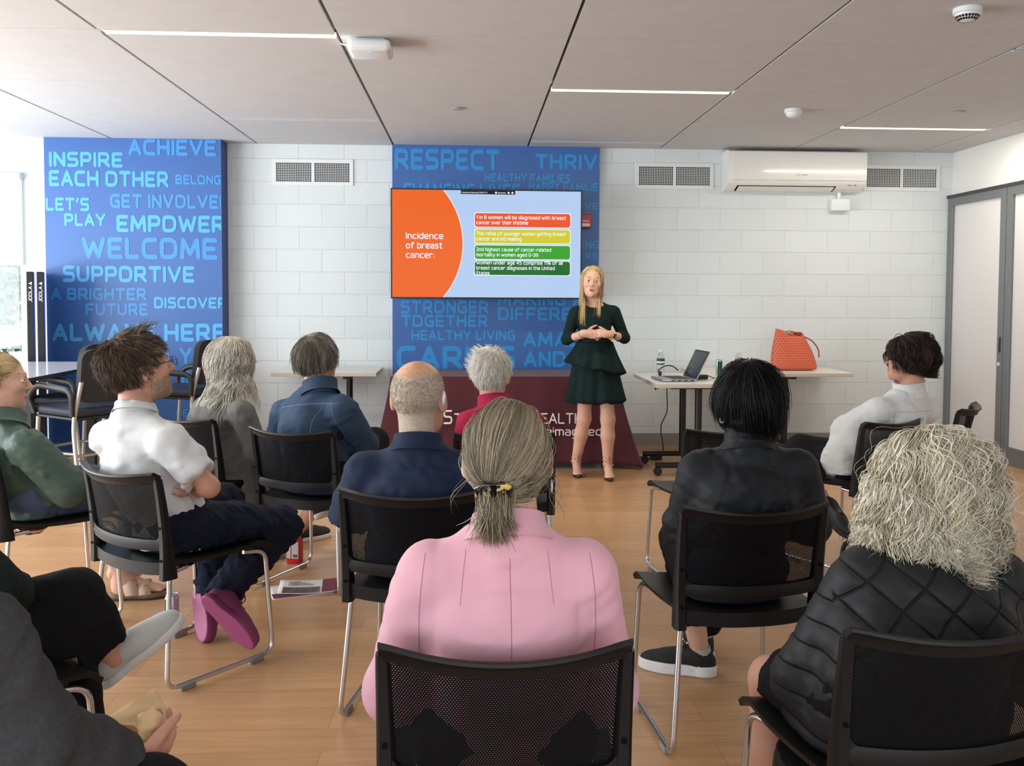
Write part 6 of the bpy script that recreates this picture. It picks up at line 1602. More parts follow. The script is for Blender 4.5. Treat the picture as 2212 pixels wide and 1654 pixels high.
cv2, cf2 = nets(lambda P: ell((P-A3(H.J['head']))@A3(H.HR), (0, -.07, -.075), (.085, .050, .085))+F32(.006)*wav(P, 40, 2), H.J['head']-.25, H.J['head']+.25, .006)
def cone(p):
    q = p-V3(0, -.015, 0); r_ = np.hypot(q[:, 0], q[:, 1]); lim = np.where(p[:, 2] < -.07, .082+np.clip(-.07-p[:, 2], 0, .2)*np.where(p[:, 1] < 0, .75, .2), 0); k_ = np.where(r_ < lim, lim/np.maximum(r_, 1e-4), 1)
    o_ = p.copy(); o_[:, 0] = q[:, 0]*k_; o_[:, 1] = q[:, 1]*k_-.015; return o_
P, near = H.grow(2500, lambda p: scalp(p, .05, -.03, -.06, .06), radial((0, .0, .11)), (.33), 22, (0, -.022, .026), (.086, .108, .100), .85, layer=.10, clump=(150, .5), seed=13, wave=(.007, 60), mom=.45, lift=.05, coll=cone)
H.hair('hair', M_GW, [(cv, cf, 0), (cv2, cf2, 2)], [(P, near, .0014, [0, 1, 0, 2, 1])], label='long wavy grey hair')
# phone in the hand
ph = H.J['wrR']+V3(.045, .03, -.075)
t = thing('phone', 'black phone held in the lap of the wavy-haired person in grey', 'phone', tuple(S(551, 990, 5.13)), math.atan2(-fC[0], fC[1]))
bm = bmesh.new(); box(bm, -.006, .006, -.04, .04, -.075, .075, .006, 3); o = obj('phone_body', bm, mat('phone_black', (18, 18, 20), .25), t, 40)
bm = bmesh.new()
for k in range(3): box(bm, -.0072, -.0058, -.012, -.004, -.02+.022*k, -.006+.022*k)
obj('keys', bm, mwhl, t, label='pale marks on its edge'); t.rotation_euler = (.25, .2, -.35)

# ---- denim jacket
cD, fD, rD = CHAIRS['D']; yw = math.atan2(fD[0], fD[1])
H = Human('person with short grey hair and a hoop earring in a blue denim jacket', dict(
    head=S(686, 778, 4.66), yaw=yw+.06, pitch=.10, neck=S(690, 835, 4.60), shL=S(612, 893, 4.76), shR=S(742, 885, 4.50),
    elL=S(600, 985, 4.9), elR=S(788, 962, 4.62), wrL=S(690, 960, 5.0), wrR=S(790, 960, 4.92), hip=cD-fD*.04+UP*.535, hright=rD,
    knL=cD+fD*.42-rD*.14+UP*.50, knR=S(808, 955, 4.98), anL=S(640, 1148, 5.28), anR=S(700, 1085, 5.05)), SK_RED, w=1.05, dep=1.03, bow=.035, chair='D')
H.body()
mden = mat('denim_blue', (54, 71, 94), .85, bump=(420, .25, .0015), var=(7, .16), spec=.2); mstitch = mat('denim_stitch', (116, 130, 148), .8)
H.top('denim_jacket', mden, o=.016, arm=(.054, .050, .040), cuff=.95, hem=-.08, k=.03, amp=.008, fr=12, seed=51, h=.0075)
H.collar('jacket_collar', mden, .080, .082, .045, .008, drop=.020)
N = H.J['neck']; sh = H.right
seam(H, 'yoke_seam', [N+sh*x-UP*(.075+.05*abs(x))-H.fw*.6 for x in np.linspace(-.19, .19, 40)], tuple(H.fw), mstitch, .0014)
for x in (-.085, .085): seam(H, 'back_seam', [N+sh*x*(1-.25*t)-UP*(.08+.36*t)-H.fw*.6 for t in np.linspace(0, 1, 30)], tuple(H.fw), mstitch, .0014)
S_ = H.J['shR']; seam(H, 'sleeve_seam', [S_-sh*.015+UP*(.05-.20*t)-H.fw*.6+sh*.02*math.sin(3*t) for t in np.linspace(0, 1, 24)], tuple(H.fw), mstitch, .0014)
S_ = H.J['shL']; seam(H, 'sleeve_seam', [S_+sh*.015+UP*(.05-.20*t)-H.fw*.6 for t in np.linspace(0, 1, 24)], tuple(H.fw), mstitch, .0014)
H.pants('shorts', mblkp, to=(.25, .25))
mns = mat('navy_canvas', (34, 38, 50), .8); mws = mat('white_rubber', (222, 218, 206), .6)
H.shoe(S(622, 1165, 5.34)*V3(1, 1, 0), unit(V3(.75, .65, 0)), UP, mns, mws, 1.0, low=True, label='navy slip-on shoe')
H.shoe(S(682, 1122, 5.02), unit(V3(.8, .45, .16)), unit(V3(.1, .5, .9)), mns, mws, 1.0, low=True, label='navy slip-on shoe')
M_SG = [mat('grey_hair', (126, 118, 106), .5, spec=.35), mat('grey_hair_pale', (170, 164, 154), .5, spec=.35), mat('grey_hair_dark', (92, 85, 76), .5, spec=.3)]
cv, cf = H.cap((0, -.022, .030), (.088, .110, .102), face=((0, .135, -.055), (.094, .098, .125)), low=-.10)
P, near = H.grow(3200, lambda p: scalp(p, .05, -.015, -.09, .055), radial((0, -.045, .11)), lambda p: np.where(p[:, 2] > .03, .10, .055), 12, (0, -.022, .030), (.088, .110, .102), .35, layer=.08, clump=(260, .45), seed=15, mom=.5, noise=.12)
H.hair('hair', M_SG, [(cv, cf, 0)], [(P, near, .0010, [0, 1, 0, 2, 0])], label='short cropped grey hair')
bm = bmesh.new(); ce = V3(.086, -.012, -.052); tube(bm, [H.toworld(ce+V3(0, .013*math.sin(q), .013*math.cos(q))) for q in np.linspace(0, 2*PI, 18)[:-1]], .0022, 6, closed=True); H.sub('earring', bm, mgold, 'gold hoop earring')

# ---- bald man in navy
cE, fE, rE = CHAIRS['E']; yw = math.atan2(fE[0], fE[1])
M_BUZZ = mat('cropped_grey_hair', (186, 170, 152), .8, bump=(900, .5, .003), var=(220, .25)); M_SCALP = mat('freckled_scalp', (212, 160, 126), .45, var=(55, .14))
H = Human('bald person with cropped grey sides and a hearing aid in a navy polo shirt', dict(
    head=S(905, 862, 3.20), yaw=yw+.10, pitch=.06, neck=S(903, 948, 3.16), shL=S(790, 1022, 3.18), shR=S(1020, 1018, 3.14),
    elL=S(752, 1130, 3.24), elR=S(1055, 1130, 3.2), wrL=cE+fE*.20-rE*.15+UP*.62, wrR=cE+fE*.22+rE*.15+UP*.62, hip=cE-fE*.04+UP*.535, hright=rE,
    knL=cE+fE*.42-rE*.13+UP*.52, knR=cE+fE*.42+rE*.13+UP*.52, anL=cE+fE*.42-rE*.13+UP*.1, anR=cE+fE*.42+rE*.13+UP*.1), SK_RED, w=1.14, dep=1.05, bow=.03, head_s=1.10, male=1, chair='E')
def buzz(Lc, mi):
    x, y, z = Lc.T; mi = mi.copy(); edge = .072+.012*np.sin(x*60)+.35*np.clip(y+.02, -.09, .1)*-1*.2
    side = (y < .035) & (z < .068+.02*(np.abs(x)/.08)+np.where(y < -.05, .010, 0)) & (z > np.where(y < -.03, -.082, -.012)) & ~((np.abs(x) > .0755) & (np.abs(y+.008) < .026) & (z < .03))
    mi[side & (mi == 0)] = 5; mi[(~side) & (z > .045) & (mi == 0)] = 6; return mi
H.body(regions=buzz, extra_mats=[M_BUZZ, M_SCALP], hh=.0035)
mnv = mat('navy_pique', (27, 38, 64), .75, bump=(420, .15, .001), spec=.25)
H.top('polo_shirt', mnv, o=.016, arm=(.058, .058, .046), cuff=.96, short=True, hem=-.08, k=.035, amp=.009, fr=10, seed=61, h=.0075)
H.collar('polo_collar', mnv, .080, .076, .034, .008, drop=.020)
H.pants('trousers', mj)
for sd in 'LR': H.shoe(H.J['an'+sd]*V3(1, 1, 0)-fE*.05, fE, UP, mblk, mdsole, 1.1)
P, near = H.grow(2600, lambda p: (p[:, 1] < .04) & (p[:, 2] < .070+.02*(np.abs(p[:, 0])/.08)) & (p[:, 2] > np.where(p[:, 1] < -.03, -.08, .0)), radial((0, -.03, .12)), .007, 4, (0, -.012, .028), (.078, .0975, .0905), .2, layer=.03, clump=(0, 0), seed=17, lift=.35, noise=.2)
H.hair('cropped_hair', [M_BUZZ, mat('cropped_hair_dark', (160, 144, 128), .8)], [], [(P, near, .0005, [0, 0, 1])], label='cropped grey hair')
bm = bmesh.new(); e0 = V3(.087, -.026, .012)
tube(bm, catmull([H.toworld(e0+V3(0, .004, .018)), H.toworld(e0+V3(.003, -.006, .006)), H.toworld(e0+V3(.002, -.008, -.012)), H.toworld(e0+V3(0, -.004, -.024))], 4), [.003, .0045, .0055, .006, .0062, .006, .006, .006, .0058, .0055, .005, .004, .003][:13], 8); H.sub('hearing_aid', bm, malu, 'silver hearing aid')
seam(H, 'yoke_mark', [H.J['neck']+H.right*x-UP*.062-H.fw*.6 for x in np.linspace(-.05, .05, 12)], tuple(H.fw), mat('navy_seam', (20, 28, 48), .8), .0013)

# ---- white-haired person in magenta
cF, fF, rF = CHAIRS['F']
H = Human('person with spiky white hair in a magenta shirt', dict(
    head=S(1062, 812, 4.46), yaw=.22, pitch=.05, neck=S(1066, 872, 4.42), shL=S(1012, 915, 4.44), shR=S(1150, 915, 4.40),
    elL=S(1000, 985, 4.48), elR=S(1170, 985, 4.42), wrL=cF+V3(-.06, .2, .62), wrR=cF+V3(.06, .2, .62), hip=cF-fF*.04+UP*.535, knL=cF+V3(-.1, .42, .52), knR=cF+V3(.1, .42, .52), anL=cF+V3(-.1, .42, .1), anR=cF+V3(.1, .42, .1)), SK_RED, w=.95, dep=.95, bow=.03, head_s=.98, chair='F')
H.body()
mmag = mat('magenta_cloth', (166, 28, 68), .8, bump=(70, .4, .004), spec=.25)
H.top('shirt', mmag, o=.013, arm=(.048, .044, .036), cuff=.95, hem=-.08, amp=.009, fr=16, seed=71, h=.008)
H.collar('shirt_collar', mmag, .072, .068, .05, .007, drop=.010)
H.pants('trousers', mblkp)
for sd in 'LR': H.shoe(H.J['an'+sd]*V3(1, 1, 0)-fF*.05, fF, UP, mblk, mdsole, 1.0)
M_WH = [mat('white_hair', (240, 235, 224), .5, spec=.35), mat('white_hair_warm', (228, 220, 204), .5, spec=.35), mat('white_hair_pale', (248, 246, 240), .5, spec=.35)]
cv, cf = H.cap((0, -.018, .034), (.084, .104, .100), face=((0, .130, -.055), (.096, .092, .125)), low=-.085)
P, near = H.grow(3000, lambda p: scalp(p, .05, .0, -.08, .055), radial((.02, -.04, .11)), lambda p: np.where(p[:, 2] > .05, .065, .045), 9, (0, -.018, .034), (.084, .104, .100), .25, layer=.14, clump=(260, .5), seed=19, lift=.22, noise=.2)
P2, near2 = H.grow(120, lambda p: (p[:, 0] < -.03) & (p[:, 2] > .03) & (p[:, 1] < .03), lambda p: np.tile(V3(-.5, -.1, .35), (len(p), 1)), .05, 7, (0, -.018, .034), (.084, .104, .100), 0, layer=.1, clump=(40, .5), seed=23, lift=.6)
H.hair('hair', M_WH, [(cv, cf, 1)], [(P, near, .0010, [0, 1, 2, 0]), (P2, near2, .0010, [0, 2])], label='short spiky white hair')
# ---- black hair, dark track top
cH, fH, rH = CHAIRS['H']; yw = math.atan2(fH[0], fH[1])
H = Human('person with chin-length black hair and a white hoop earring in a dark zipped track top', dict(
    head=S(1612, 862, 3.00), yaw=yw-.25, pitch=.02, neck=S(1616, 952, 2.96), shL=S(1512, 1022, 2.99), shR=S(1722, 1018, 2.95),
    elL=S(1474, 1140, 3.04), elR=S(1752, 1130, 2.99), wrL=cH+fH*.24-rH*.02+UP*.61, wrR=cH+fH*.22+rH*.08+UP*.60, hip=cH-fH*.05+UP*.535, hright=rH,
    knL=cH+fH*.40-rH*.02+UP*.51, knR=cH+fH*.42+rH*.14+UP*.52, anL=S(1512, 1408, 3.42), anR=cH+fH*.55+rH*.13+UP*.1), SK_LIGHT, w=1.06, dep=.98, bow=.03, chair='H')
H.body()
mtk = mat('black_track_top', (21, 25, 30), .6, bump=(30, .25, .005), spec=.3)
def raglan(P, d):
    for s in (-1, 1):
        S0 = H.J['neck']-UP*.03+H.right*s*.055; S1 = H.J['shL' if s < 0 else 'shR']-UP*.13-H.right*s*.035; ab = unit(S1-S0); n_ = unit(np.cross(ab, H.fw)); q = (P-A3(S0))@A3(n_)-F32(.020)*np.sin(np.clip((P-A3(S0))@A3(ab)/.22, 0, 1)*3.14)*s*0
        d = d+F32(.0028)*np.exp(-(q/F32(.006))**2)*((P-A3(S0))@A3(H.fw) < .02)
    return d
H.top('track_top', mtk, o=.015, arm=(.055, .049, .040), cuff=.95, hem=-.03, k=.035, amp=.0075, fr=13, seed=81, h=.007, extra=raglan)
H.collar('track_collar', mtk, .072, .067, .048, .007, drop=.010)
H.collar('collar_lining', mat('black_lining', (14, 15, 17), .8), .066, .061, .058, .004, drop=.008)
H.pants('leggings', mblkp, to=(.72, .95), rr=(.082, .060, .046))
bm = bmesh.new(); 
def shirt_tail(P): return smax(loft(P, [cH-fH*.10+UP*.50, cH-fH*.10+UP*.56], [.165, .165], [.10, .10], rH), sph(P, cH, 9), .01)
V, F = nets(lambda P: H.cl(P, shirt_tail(P)), cH-.3+UP*.4, cH+.3+UP*.6, .008); H.put('undershirt', [(V, F, 0)], [mat('navy_jersey', (34, 38, 58), .85, bump=(200, .3, .002))], 'navy shirt hem below the chair rail')
mhk = mat('black_runner', (24, 25, 27), .75, bump=(300, .3, .0015)); mhs = mat('white_foam', (226, 228, 230), .55)
so = H.shoe(S(1545, 1482, 3.40)*V3(1, 1, 0), unit(V3(-.92, .38, 0)), UP, mhk, mhs, 1.05, sole=.040, laces=mblk, label='black running shoe', sole_label='thick white foam sole')
bm = bmesh.new(); e = V3(-.35, -.92, .1); c0 = S(1497, 1447, 3.33); tube(bm, [c0+V3(-.020, 0, .012), c0+V3(-.008, -.004, -.004), c0+V3(.022, 0, .012)], [.002, .004, .0015], 6, flat=(1, .4)); H.sub('emblem', bm, mwhl, None, so)
bm = bmesh.new(); a_ = H.J['anL']; tube(bm, [a_+UP*.02, a_-UP*.03+V3(.01, 0, 0), a_-UP*.06+V3(.012, 0, 0)], [.037, .037, .04], 16); H.sub('sock', bm, mat('grey_sock', (176, 178, 178), .9, bump=(200, .3, .002)), 'pale grey sock')
H.shoe(H.J['anR']*V3(1, 1, 0)-fH*.05, fH, UP, mhk, mhs, 1.0, sole=.035)
M_BK = [mat('black_hair', (15, 14, 16), .45, spec=.22), mat('black_hair_soft', (24, 23, 25), .5, spec=.22)]
cv, cf = H.cap((0, -.016, .026), (.092, .106, .102), face=((0, .145, -.05), (.100, .098, .135)), low=-.13, extra=lambda Q, d: smin(d, ell(Q, (0, -.045, -.055), (.088, .062, .075)), .04), amp=.003)
P, near = H.grow(4200, lambda p: scalp(p, .05, -.03, -.05, .055), radial((-.012, -.03, .11)), lambda p: .175+.045*(p[:, 1] < -.03), 16, (0, -.016, .022), (.093, .107, .106), .45, layer=.08, clump=(180, .5), seed=27, mom=.5, noise=.10, coll=lambda p: np.stack([np.where(p[:, 2] < -.06, p[:, 0]*(1-.10*np.clip((-.06-p[:, 2])/.08, 0, 1)), p[:, 0]), p[:, 1], p[:, 2]], 1))
H.hair('hair', M_BK, [(cv, cf, 0)], [(P, near, .0011, [0, 0, 1])], label='layered black hair')
bm = bmesh.new(); ce = V3(-.086, .004, -.060); tube(bm, [H.toworld(ce+V3(.002*math.cos(q), .012*math.sin(q), .012*math.cos(q))) for q in np.linspace(0, 2*PI, 18)[:-1]], .0024, 6, closed=True); H.sub('earring', bm, mpearl, 'white hoop earring')

# ---- dark wavy bob, white jacket
cJ, fJ, rJ = CHAIRS['J']; yw = math.atan2(fJ[0], fJ[1])
H = Human('person with a short dark wavy bob in a white jacket, arms folded and legs crossed', dict(
    head=S(1962, 772, 4.82), yaw=yw-.62, pitch=.02, neck=S(1965, 838, 4.84), shL=S(1898, 888, 4.76), shR=S(2002, 884, 5.00),
    elL=S(1826, 928, 4.86), elR=S(1935, 945, 5.20), wrL=S(1880, 935, 5.06), wrR=S(1868, 940, 5.0), hip=cJ-fJ*.06+UP*.535, hright=rJ,
    knL=cJ+fJ*.42-rJ*.06+UP*.50, knR=S(1728, 965, 5.02), anL=cJ+fJ*.48-rJ*.1+UP*.1, anR=S(1778, 1082, 4.72)), SK_RED, w=1.0, dep=1.0, bow=.03, chair='J')
H.body(hand_kw=dict(R=dict(d=unit(S(1838, 936, 4.78)-S(1855, 938, 4.90)), n=V3(0, 1, .3), lat=UP)))
mwj = mat('white_denim', (216, 217, 216), .85, bump=(30, .3, .006), spec=.2)
def tailf(P, d): return smin(d, loft(P, [H.J['hip']+UP*.10, H.J['hip']+fJ*.06-rJ*.06+UP*.0], [.150, .135], [.120, .105], rJ), .04)
H.top('jacket', mwj, o=.021, arm=(.052, .047, .040), cuff=.92, hem=-.05, k=.03, amp=.0075, fr=13, seed=91, h=.0075, extra=tailf)
H.collar('jacket_collar', mwj, .076, .080, .05, .008, drop=.012)
ms2 = mat('white_stitch', (180, 181, 180), .9); N = H.J['neck']
seam(H, 'yoke_seam', [N+H.right*x-UP*.115-H.fw*.6 for x in np.linspace(-.16, .16, 30)], tuple(H.fw), ms2, .0014)
for x in (-.07, .07): seam(H, 'back_seam', [N+H.right*x-UP*(.115+.30*t)-H.fw*.6 for t in np.linspace(0, 1, 24)], tuple(H.fw), ms2, .0014)
S_ = H.J['shL']; seam(H, 'sleeve_seam', [S_+H.right*.02+UP*(.05-.2*t)-H.fw*.6 for t in np.linspace(0, 1, 20)], tuple(H.fw), ms2, .0014)
H.pants('trousers', mat('plum_black_trousers', (30, 27, 32), .85, spec=.15), belt=.0, o=.006, to=(1, .72), rr=(.082, .062, .048))
H.shoe(S(1772, 1092, 4.74), unit(V3(.20, -.75, -.42)), unit(V3(.3, -.4, .8)), mblk, mdsole, .92, low=True, label='black flat shoe')
H.shoe(H.J['anL']*V3(1, 1, 0)-fJ*.05, fJ, UP, mblk, mdsole, .92, low=True)
bm = bmesh.new(); wd = unit(H.J['elR']-H.J['wrR']); f_ = unit(np.cross(wd, UP)); g_ = np.cross(wd, f_); c0 = H.J['wrR']; tube(bm, [c0+.031*(math.cos(q)*f_+math.sin(q)*g_) for q in np.linspace(0, 2*PI, 20)[:-1]], .003, 6, closed=True); H.sub('bracelet', bm, mgold, 'gold bracelet')
M_DB = [mat('dark_brown_hair', (50, 38, 32), .45, spec=.25), mat('dark_brown_hair_light', (78, 59, 48), .45, spec=.25), mat('dark_brown_hair_deep', (32, 25, 22), .45, spec=.35)]
cv, cf = H.cap((0, -.018, .030), (.088, .108, .098), face=((0, .138, -.05), (.094, .095, .130)), low=-.12, extra=lambda Q, d: smin(d, ell(Q, (0, -.040, -.035), (.088, .072, .060)), .04), amp=.004)
P, near = H.grow(2600, lambda p: scalp(p, .06, -.05, -.07, .06), radial((.02, .03, .11)), .165, 18, (0, -.020, .026), (.089, .109, .100), .35, layer=.14, clump=(90, .7), seed=33, wave=(.010, 60), mom=.5, noise=.1)
def trim(P, z0=-.06, z1=-.150):
    mz = P[:, :, 2].min(1); lim = z1+.018*np.sin(np.arange(len(P))*1.7); k = np.where(mz < lim, (z0-lim)/np.maximum(z0-mz, 1e-4), 1)[:, None]
    z = P[:, :, 2]; P[:, :, 2] = np.where(z < z0, z0+(z-z0)*k, z); return P
P = trim(P, -.01, -.082)
H.hair('hair', M_DB, [(cv, cf, 2)], [(P, near, .0015, [0, 1, 0, 2])], label='dark wavy bob')

# ---- curly pale hair, quilted jacket, front right
cL, fL, rL = CHAIRS['L']; yw = math.atan2(fL[0], fL[1])
H = Human('person with long curly ash-blond hair in a black quilted jacket, seen from behind', dict(
    head=S(2004, 1040, 2.08), yaw=yw, pitch=.05, neck=S(2010, 1180, 2.02), shL=S(1868, 1262, 2.02), shR=S(2150, 1262, 2.04),
    elL=S(1745, 1468, 2.06), elR=S(2260, 1468, 2.10), wrL=S(1800, 1425, 2.34), wrR=cL+fL*.24+rL*.16+UP*.60, hip=cL-fL*.06+UP*.535+rL*.03, hright=rL,
    knL=S(1668, 1466, 2.26), knR=cL+fL*.42+rL*.16+UP*.52, anL=S(1655, 1850, 2.25), anR=cL+fL*.42+rL*.18+UP*.1), SK_RED, w=1.16, dep=1.04, bow=.02, chair='L')
H.body()
mq = mat('black_quilted_nylon', (27, 28, 30), .58, bump=(45, .25, .004), spec=.3)
def quilt(P, d):
    x = P[:, 0]-F32(H.base[0]); z = P[:, 2]; k = F32(PI/.088); q = np.minimum(np.abs(np.sin((x*.9+z)*k)), np.abs(np.sin((x*.9-z)*k)))
    hor = np.minimum(np.abs(np.sin(z*F32(PI/.052)+x*4)), .3+np.abs(np.sin(x*F32(PI/.11)))); q = np.where(x < F32(-.155), hor, q)
    return d-F32(.0055)*(1-np.exp(-q*3.0))+F32(.003)
def skirt(P, d): return smin(d, loft(P, [H.J['hip']+UP*.06, H.J['hip']+fL*.05-rL*.16-UP*.16, H.J['hip']+fL*.06-rL*.17-UP*.42], [.17, .10, .11], [.13, .16, .18], rL), .05)
H.top('quilted_jacket', mq, o=.022, arm=(.056, .054, .046), cuff=.95, hem=-.42, k=.035, amp=.003, fr=14, seed=95, h=.0062, extra=lambda P, d: quilt(P, skirt(P, d)), sm=1)
H.collar('jacket_collar', mq, .080, .076, .05, .010, drop=.015)
H.pants('shorts', mblkp, to=(.0, .0))
N_, L_, b_ = nodes_of(mq); tc_ = N_.new('ShaderNodeTexCoord'); sp_ = N_.new('ShaderNodeSeparateXYZ'); L_.new(tc_.outputs['Object'], sp_.inputs[0]); N, L = N_, L_
xx, zz2 = sp_.outputs['X'], sp_.outputs['Z']; x9 = mth('MULTIPLY', xx, .9); kq = PI/.088
qa = mth('ABSOLUTE', mth('SINE', mth('MULTIPLY', mth('ADD', x9, zz2), kq))); qb = mth('ABSOLUTE', mth('SINE', mth('MULTIPLY', mth('SUBTRACT', x9, zz2), kq))); qd = mth('MINIMUM', qa, qb)
qh = mth('ABSOLUTE', mth('SINE', mth('ADD', mth('MULTIPLY', zz2, PI/.052), mth('MULTIPLY', xx, 4.0)))); on = mth('LESS_THAN', xx, -.155)
qq = mth('ADD', mth('MULTIPLY', qh, on), mth('MULTIPLY', qd, mth('SUBTRACT', 1.0, on))); hq = mth('MINIMUM', mth('MULTIPLY', qq, 6.0), 1.0)
bq = N_.new('ShaderNodeBump'); bq.inputs['Strength'].default_value = .9; bq.inputs['Distance'].default_value = .006; L_.new(hq, bq.inputs['Height'])
old = [l for l in L_ if l.to_socket == b_.inputs['Normal']][0]; L_.new(bq.outputs['Normal'], old.from_node.inputs['Normal'])
M_CU = [mat('ash_blond', (200, 189, 166), .45, spec=.4), mat('ash_blond_pale', (236, 230, 212), .45, spec=.4), mat('ash_blond_dark', (160, 148, 126), .5, spec=.35), mat('cream_hair', (238, 232, 206), .45, spec=.4)]
cv, cf = H.cap((0, -.025, .010), (.108, .120, .112), face=((0, .150, -.05), (.105, .105, .135)), low=-.145, extra=lambda Q, d: smin(d, ell(Q, (0, -.050, -.085), (.108, .070, .090)), .05), amp=.006)
def cone2(p):
    q = p-V3(0, -.02, 0); r_ = np.hypot(q[:, 0]*.85, q[:, 1]); lim = np.where(p[:, 2] < .0, .108+np.clip(-p[:, 2], 0, .15)*.12, 0); k_ = np.where(r_ < lim, lim/np.maximum(r_, 1e-4), 1)
    o_ = p.copy(); o_[:, 0] = q[:, 0]*k_; o_[:, 1] = q[:, 1]*k_-.02; return o_
P, near = H.grow(6500, lambda p: scalp(p, .06, -.06, -.09, .05), radial((.0, .02, .12)), .265, 34, (0, -.025, .010), (.108, .120, .114), .75, layer=.16, clump=(150, .93), seed=37, wave=(.0165, 66), mom=.55, noise=.04, lift=.12, coll=cone2)
P = trim(P)
P2, near2 = H.grow(420, lambda p: scalp(p, .06, -.06, -.09, .05), radial((.0, .02, .12)), .27, 30, (0, -.025, .010), (.108, .120, .114), .7, layer=.30, clump=(0, 0), seed=38, wave=(.012, 80), mom=.6, noise=.2, lift=.2, coll=cone2)
P3, near3 = H.grow(620, lambda p: scalp(p, .06, -.06, -.09, .05), radial((.0, .02, .12)), .265, 40, (0, -.025, .010), (.110, .122, .116), .75, layer=.16, clump=(0, 0), seed=77, wave=(.014, 74), mom=.55, noise=.06, lift=.1, coll=cone2)
P2 = trim(P2); P3 = trim(P3)
H.hair('hair', M_CU, [(cv, cf, 2)], [(P3, near3, .0015, [1, 3, 0, 1, 0]), (P, near, .00065, [0, 1, 0, 2, 3, 0, 1]), (P2, near2, .0005, [1, 3, 0])], label='long curly ash-blond hair')
# bag with a looped strap hanging by that chair
t = thing('shoulder_bag', 'black bag strap with a metal ring sticking up behind the quilted shoulder', 'bag', tuple(S(1842, 1290, 2.62)*V3(1, 1, 0)), 0)
zb = 0
bm = bmesh.new(); box(bm, -.13, .13, -.06, .06, 0, .26, .04, 4); obj('bag_body', bm, mat('black_leather', (20, 20, 22), .5), t, 50)
zt = S(1838, 1168, 2.62)[2]
bm = bmesh.new(); tube(bm, fillet([(-.11, 0, .22), (-.04, 0, zt-.10), (-.028, 0, zt), (.028, 0, zt), (.04, 0, zt-.10), (.11, 0, .22)], .05, 6), .006, 8, flat=(.6, 1.2)); obj('strap', bm, mat('black_leather', 0), t, 60)
bm = bmesh.new(); tube(bm, [(.03+.013*math.cos(q), 0, zt-.05+.013*math.sin(q)) for q in np.linspace(0, 2*PI, 18)[:-1]], .003, 6, closed=True); obj('ring', bm, mchrome, t, 60, label='metal ring')

# ---- crossed legs, black trousers, far left front
cM, fM, rM = CHAIRS['M']; yw = math.atan2(fM[0], fM[1])
H = Human('person at the left edge in black trousers with crossed legs and a pale grey sneaker', dict(
    head=S(-165, 1010, 2.35), yaw=yw, pitch=.05, neck=S(-150, 1110, 2.32), shL=cM-fM*.14-rM*.22+UP*.93, shR=cM-fM*.14+rM*.08+UP*.93,
    elL=cM+fM*.02-rM*.24+UP*.70, elR=cM+fM*.0+rM*.14+UP*.70, wrL=S(0, 1262, 2.62), wrR=S(32, 1290, 2.46), hip=cM-fM*.05+UP*.535, hright=rM,
    knL=S(158, 1288, 2.54), knR=S(128, 1385, 2.52), anL=S(242, 1420, 2.60), anR=S(190, 1650, 2.45)), SK_RED, w=1.0, dep=.98, bow=.02, chair='M')
H.body()
H.top('fleece_jacket', mat('dark_green_fleece', (36, 44, 44), .95, bump=(160, .5, .003), spec=.1), o=.022, arm=(.054, .050, .044), cuff=.85, hem=-.06, amp=.004, seed=101)
H.collar('fleece_collar', mat('dark_green_fleece', 0), .074, .07, .05, .008)
H.pants('trousers', mblkp, to=(.80, .95), rr=(.080, .060, .050), amp=.003)
mag = mat('pale_grey_knit', (186, 188, 186), .85, bump=(330, .5, .002)); mags = mat('pale_foam', (206, 208, 206), .6)
so = H.shoe(S(222, 1488, 2.60), unit(S(322, 1402, 2.66)-S(222, 1488, 2.60)), unit(V3(-.6, -.40, .65)), mag, mags, .98, laces=mat('white_lace', (226, 226, 222), .8), label='pale grey knit sneaker')
H.shoe(H.J['anR']*V3(1, 1, 0)-fM*.05, fM, UP, mag, mags, 1.04)
P, near = H.grow(1500, lambda p: scalp(p), radial(), .08, 8, seed=51, clump=(120, .4), grav=.4)
cv, cf = H.cap((0, -.018, .030), (.084, .104, .098)); H.hair('hair', M_SG, [(cv, cf, 0)], [(P, near, .0012, [0, 1, 2])])
t = thing('folded_jacket', 'dark navy bundle held in the lap of the person with crossed legs', 'clothing', tuple(S(66, 1300, 2.50)), 0)
V, F = nets(lambda P: smin(ell(P, (0, 0, 0), (.055, .05, .045)), ell(P, (.035, .03, .015), (.04, .035, .03)), .03)+F32(.004)*wav(P, 60, 4), (-.15, -.15, -.12), (.15, .15, .12), .006)
fmesh('cloth_bundle', [(V, F, 0)], [mat('navy_cloth', (30, 33, 46), .85)], t)

# ---- grey sweater with the paper bag, nearest at the left
cN, fN, rN = CHAIRS['N']; yw = math.atan2(fN[0], fN[1])
H = Human('person at the lower left edge in a charcoal sweater holding a paper bag', dict(
    head=S(-270, 1050, 1.56), yaw=yw, pitch=-.1, neck=S(-200, 1215, 1.50), shL=S(-205, 1330, 1.66), shR=S(-50, 1385, 1.42),
    elL=S(-40, 1560, 1.85), elR=S(45, 1600, 1.46), wrL=S(110, 1690, 1.90), wrR=S(280, 1652, 1.66), hip=cN-fN*.06+UP*.535, hright=rN,
    knL=cN+fN*.42-rN*.1+UP*.52, knR=cN+fN*.42+rN*.12+UP*.52, anL=cN+fN*.44-rN*.1+UP*.1, anR=cN+fN*.44+rN*.12+UP*.1), SK_RED, w=1.05, dep=1.0, bow=.02, chair='N')
H.body(hand_kw=dict(R=dict(d=unit(S(335, 1622, 1.74)-S(288, 1640, 1.66)), n=unit(V3(-.35, .5, .75)), lat=unit(V3(-.3, -.5, .8)), curl=(.5, .6, .4), thumb=(.75, .45, .5))))
mcs = mat('charcoal_knit', (66, 67, 69), .95, bump=(420, .5, .002), var=(120, .14), spec=.1)
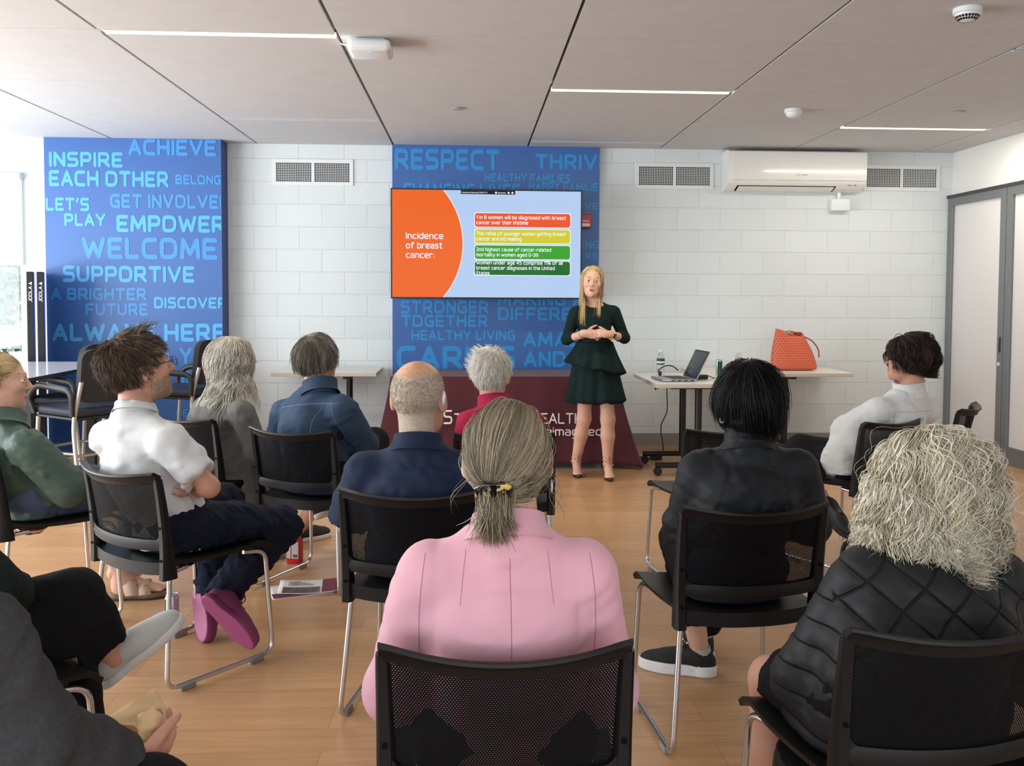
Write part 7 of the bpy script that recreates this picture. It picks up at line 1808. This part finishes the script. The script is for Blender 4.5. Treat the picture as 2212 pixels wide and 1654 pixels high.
H.top('sweater', mcs, o=.018, arm=(.056, .056, .036), cuff=.94, hem=-.08, amp=.008, fr=12, seed=111, h=.007)
H.collar('sweater_collar', mcs, .076, .07, .03, .008)
H.pants('trousers', mblkp)
for sd in 'LR': H.shoe(H.J['an'+sd]*V3(1, 1, 0)-fN*.05, fN, UP, mblk, mdsole, 1.0)
P, near = H.grow(1500, lambda p: scalp(p), radial(), .08, 8, seed=52, clump=(120, .4), grav=.4)
cv, cf = H.cap((0, -.018, .030), (.084, .104, .098)); H.hair('hair', M_BR, [(cv, cf, 0)], [(P, near, .0012, [0, 1, 2])])
# paper bag with food
mbag = mat('kraft_paper', (226, 196, 148), .75, bump=(30, .4, .004)); N_, L_, b_ = nodes_of(mbag)
mfood = mat('toasted_bread', (150, 100, 56), .8, bump=(120, .5, .003), var=(60, .25))
t = thing('paper_bag', 'torn brown paper bag held in the hand at the lower left', 'bag', tuple(S(300, 1590, 1.74)), 0)
o0 = S(300, 1590, 1.74)
def paper(pts, name, bend=.02, seed=1):
    rg = np.random.default_rng(seed); bm = bmesh.new(); P4 = [S(u, v, Y)-o0 for (u, v, Y) in pts]; n = 12; g = []
    for i in range(n+1):
        row = []
        for j in range(n+1):
            a, b = i/n, j/n; p = (1-a)*(1-b)*P4[0]+a*(1-b)*P4[1]+a*b*P4[2]+(1-a)*b*P4[3]
            p = p+V3(.2, -.8, .3)*(bend*math.sin(PI*a)*math.sin(PI*b)+.004*math.sin(9*a+5*b+seed)+.003*math.sin(17*b-6*a))
            row.append(bm.verts.new(tuple(p)))
        g.append(row)
    for A_, B_ in zip(g, g[1:]):
        for j in range(n): bm.faces.new((A_[j], B_[j], B_[j+1], A_[j+1]))
    o = obj(name, bm, mbag, t, 180); o.modifiers.new('s', 'SOLIDIFY').thickness = .0008; return o
paper([(218, 1556, 1.80), (335, 1486, 1.90), (384, 1572, 1.86), (262, 1622, 1.74)], 'bag_back', .015, 2)
paper([(296, 1545, 1.74), (330, 1524, 1.76), (378, 1570, 1.80), (300, 1612, 1.70)], 'bag_front', .018, 5)
for k in range(3):
    bm = bmesh.new(); a = S(236+8*k, 1578+9*k, 1.74-.01*k)-o0; b = S(290+4*k, 1572+6*k, 1.77-.01*k)-o0; tube(bm, [a, a*.5+b*.5+V3(0, 0, .002), b], [.010, .011, .009], 8, flat=(1.6, .35)); obj('bread_slice', bm, mfood, t, 60)
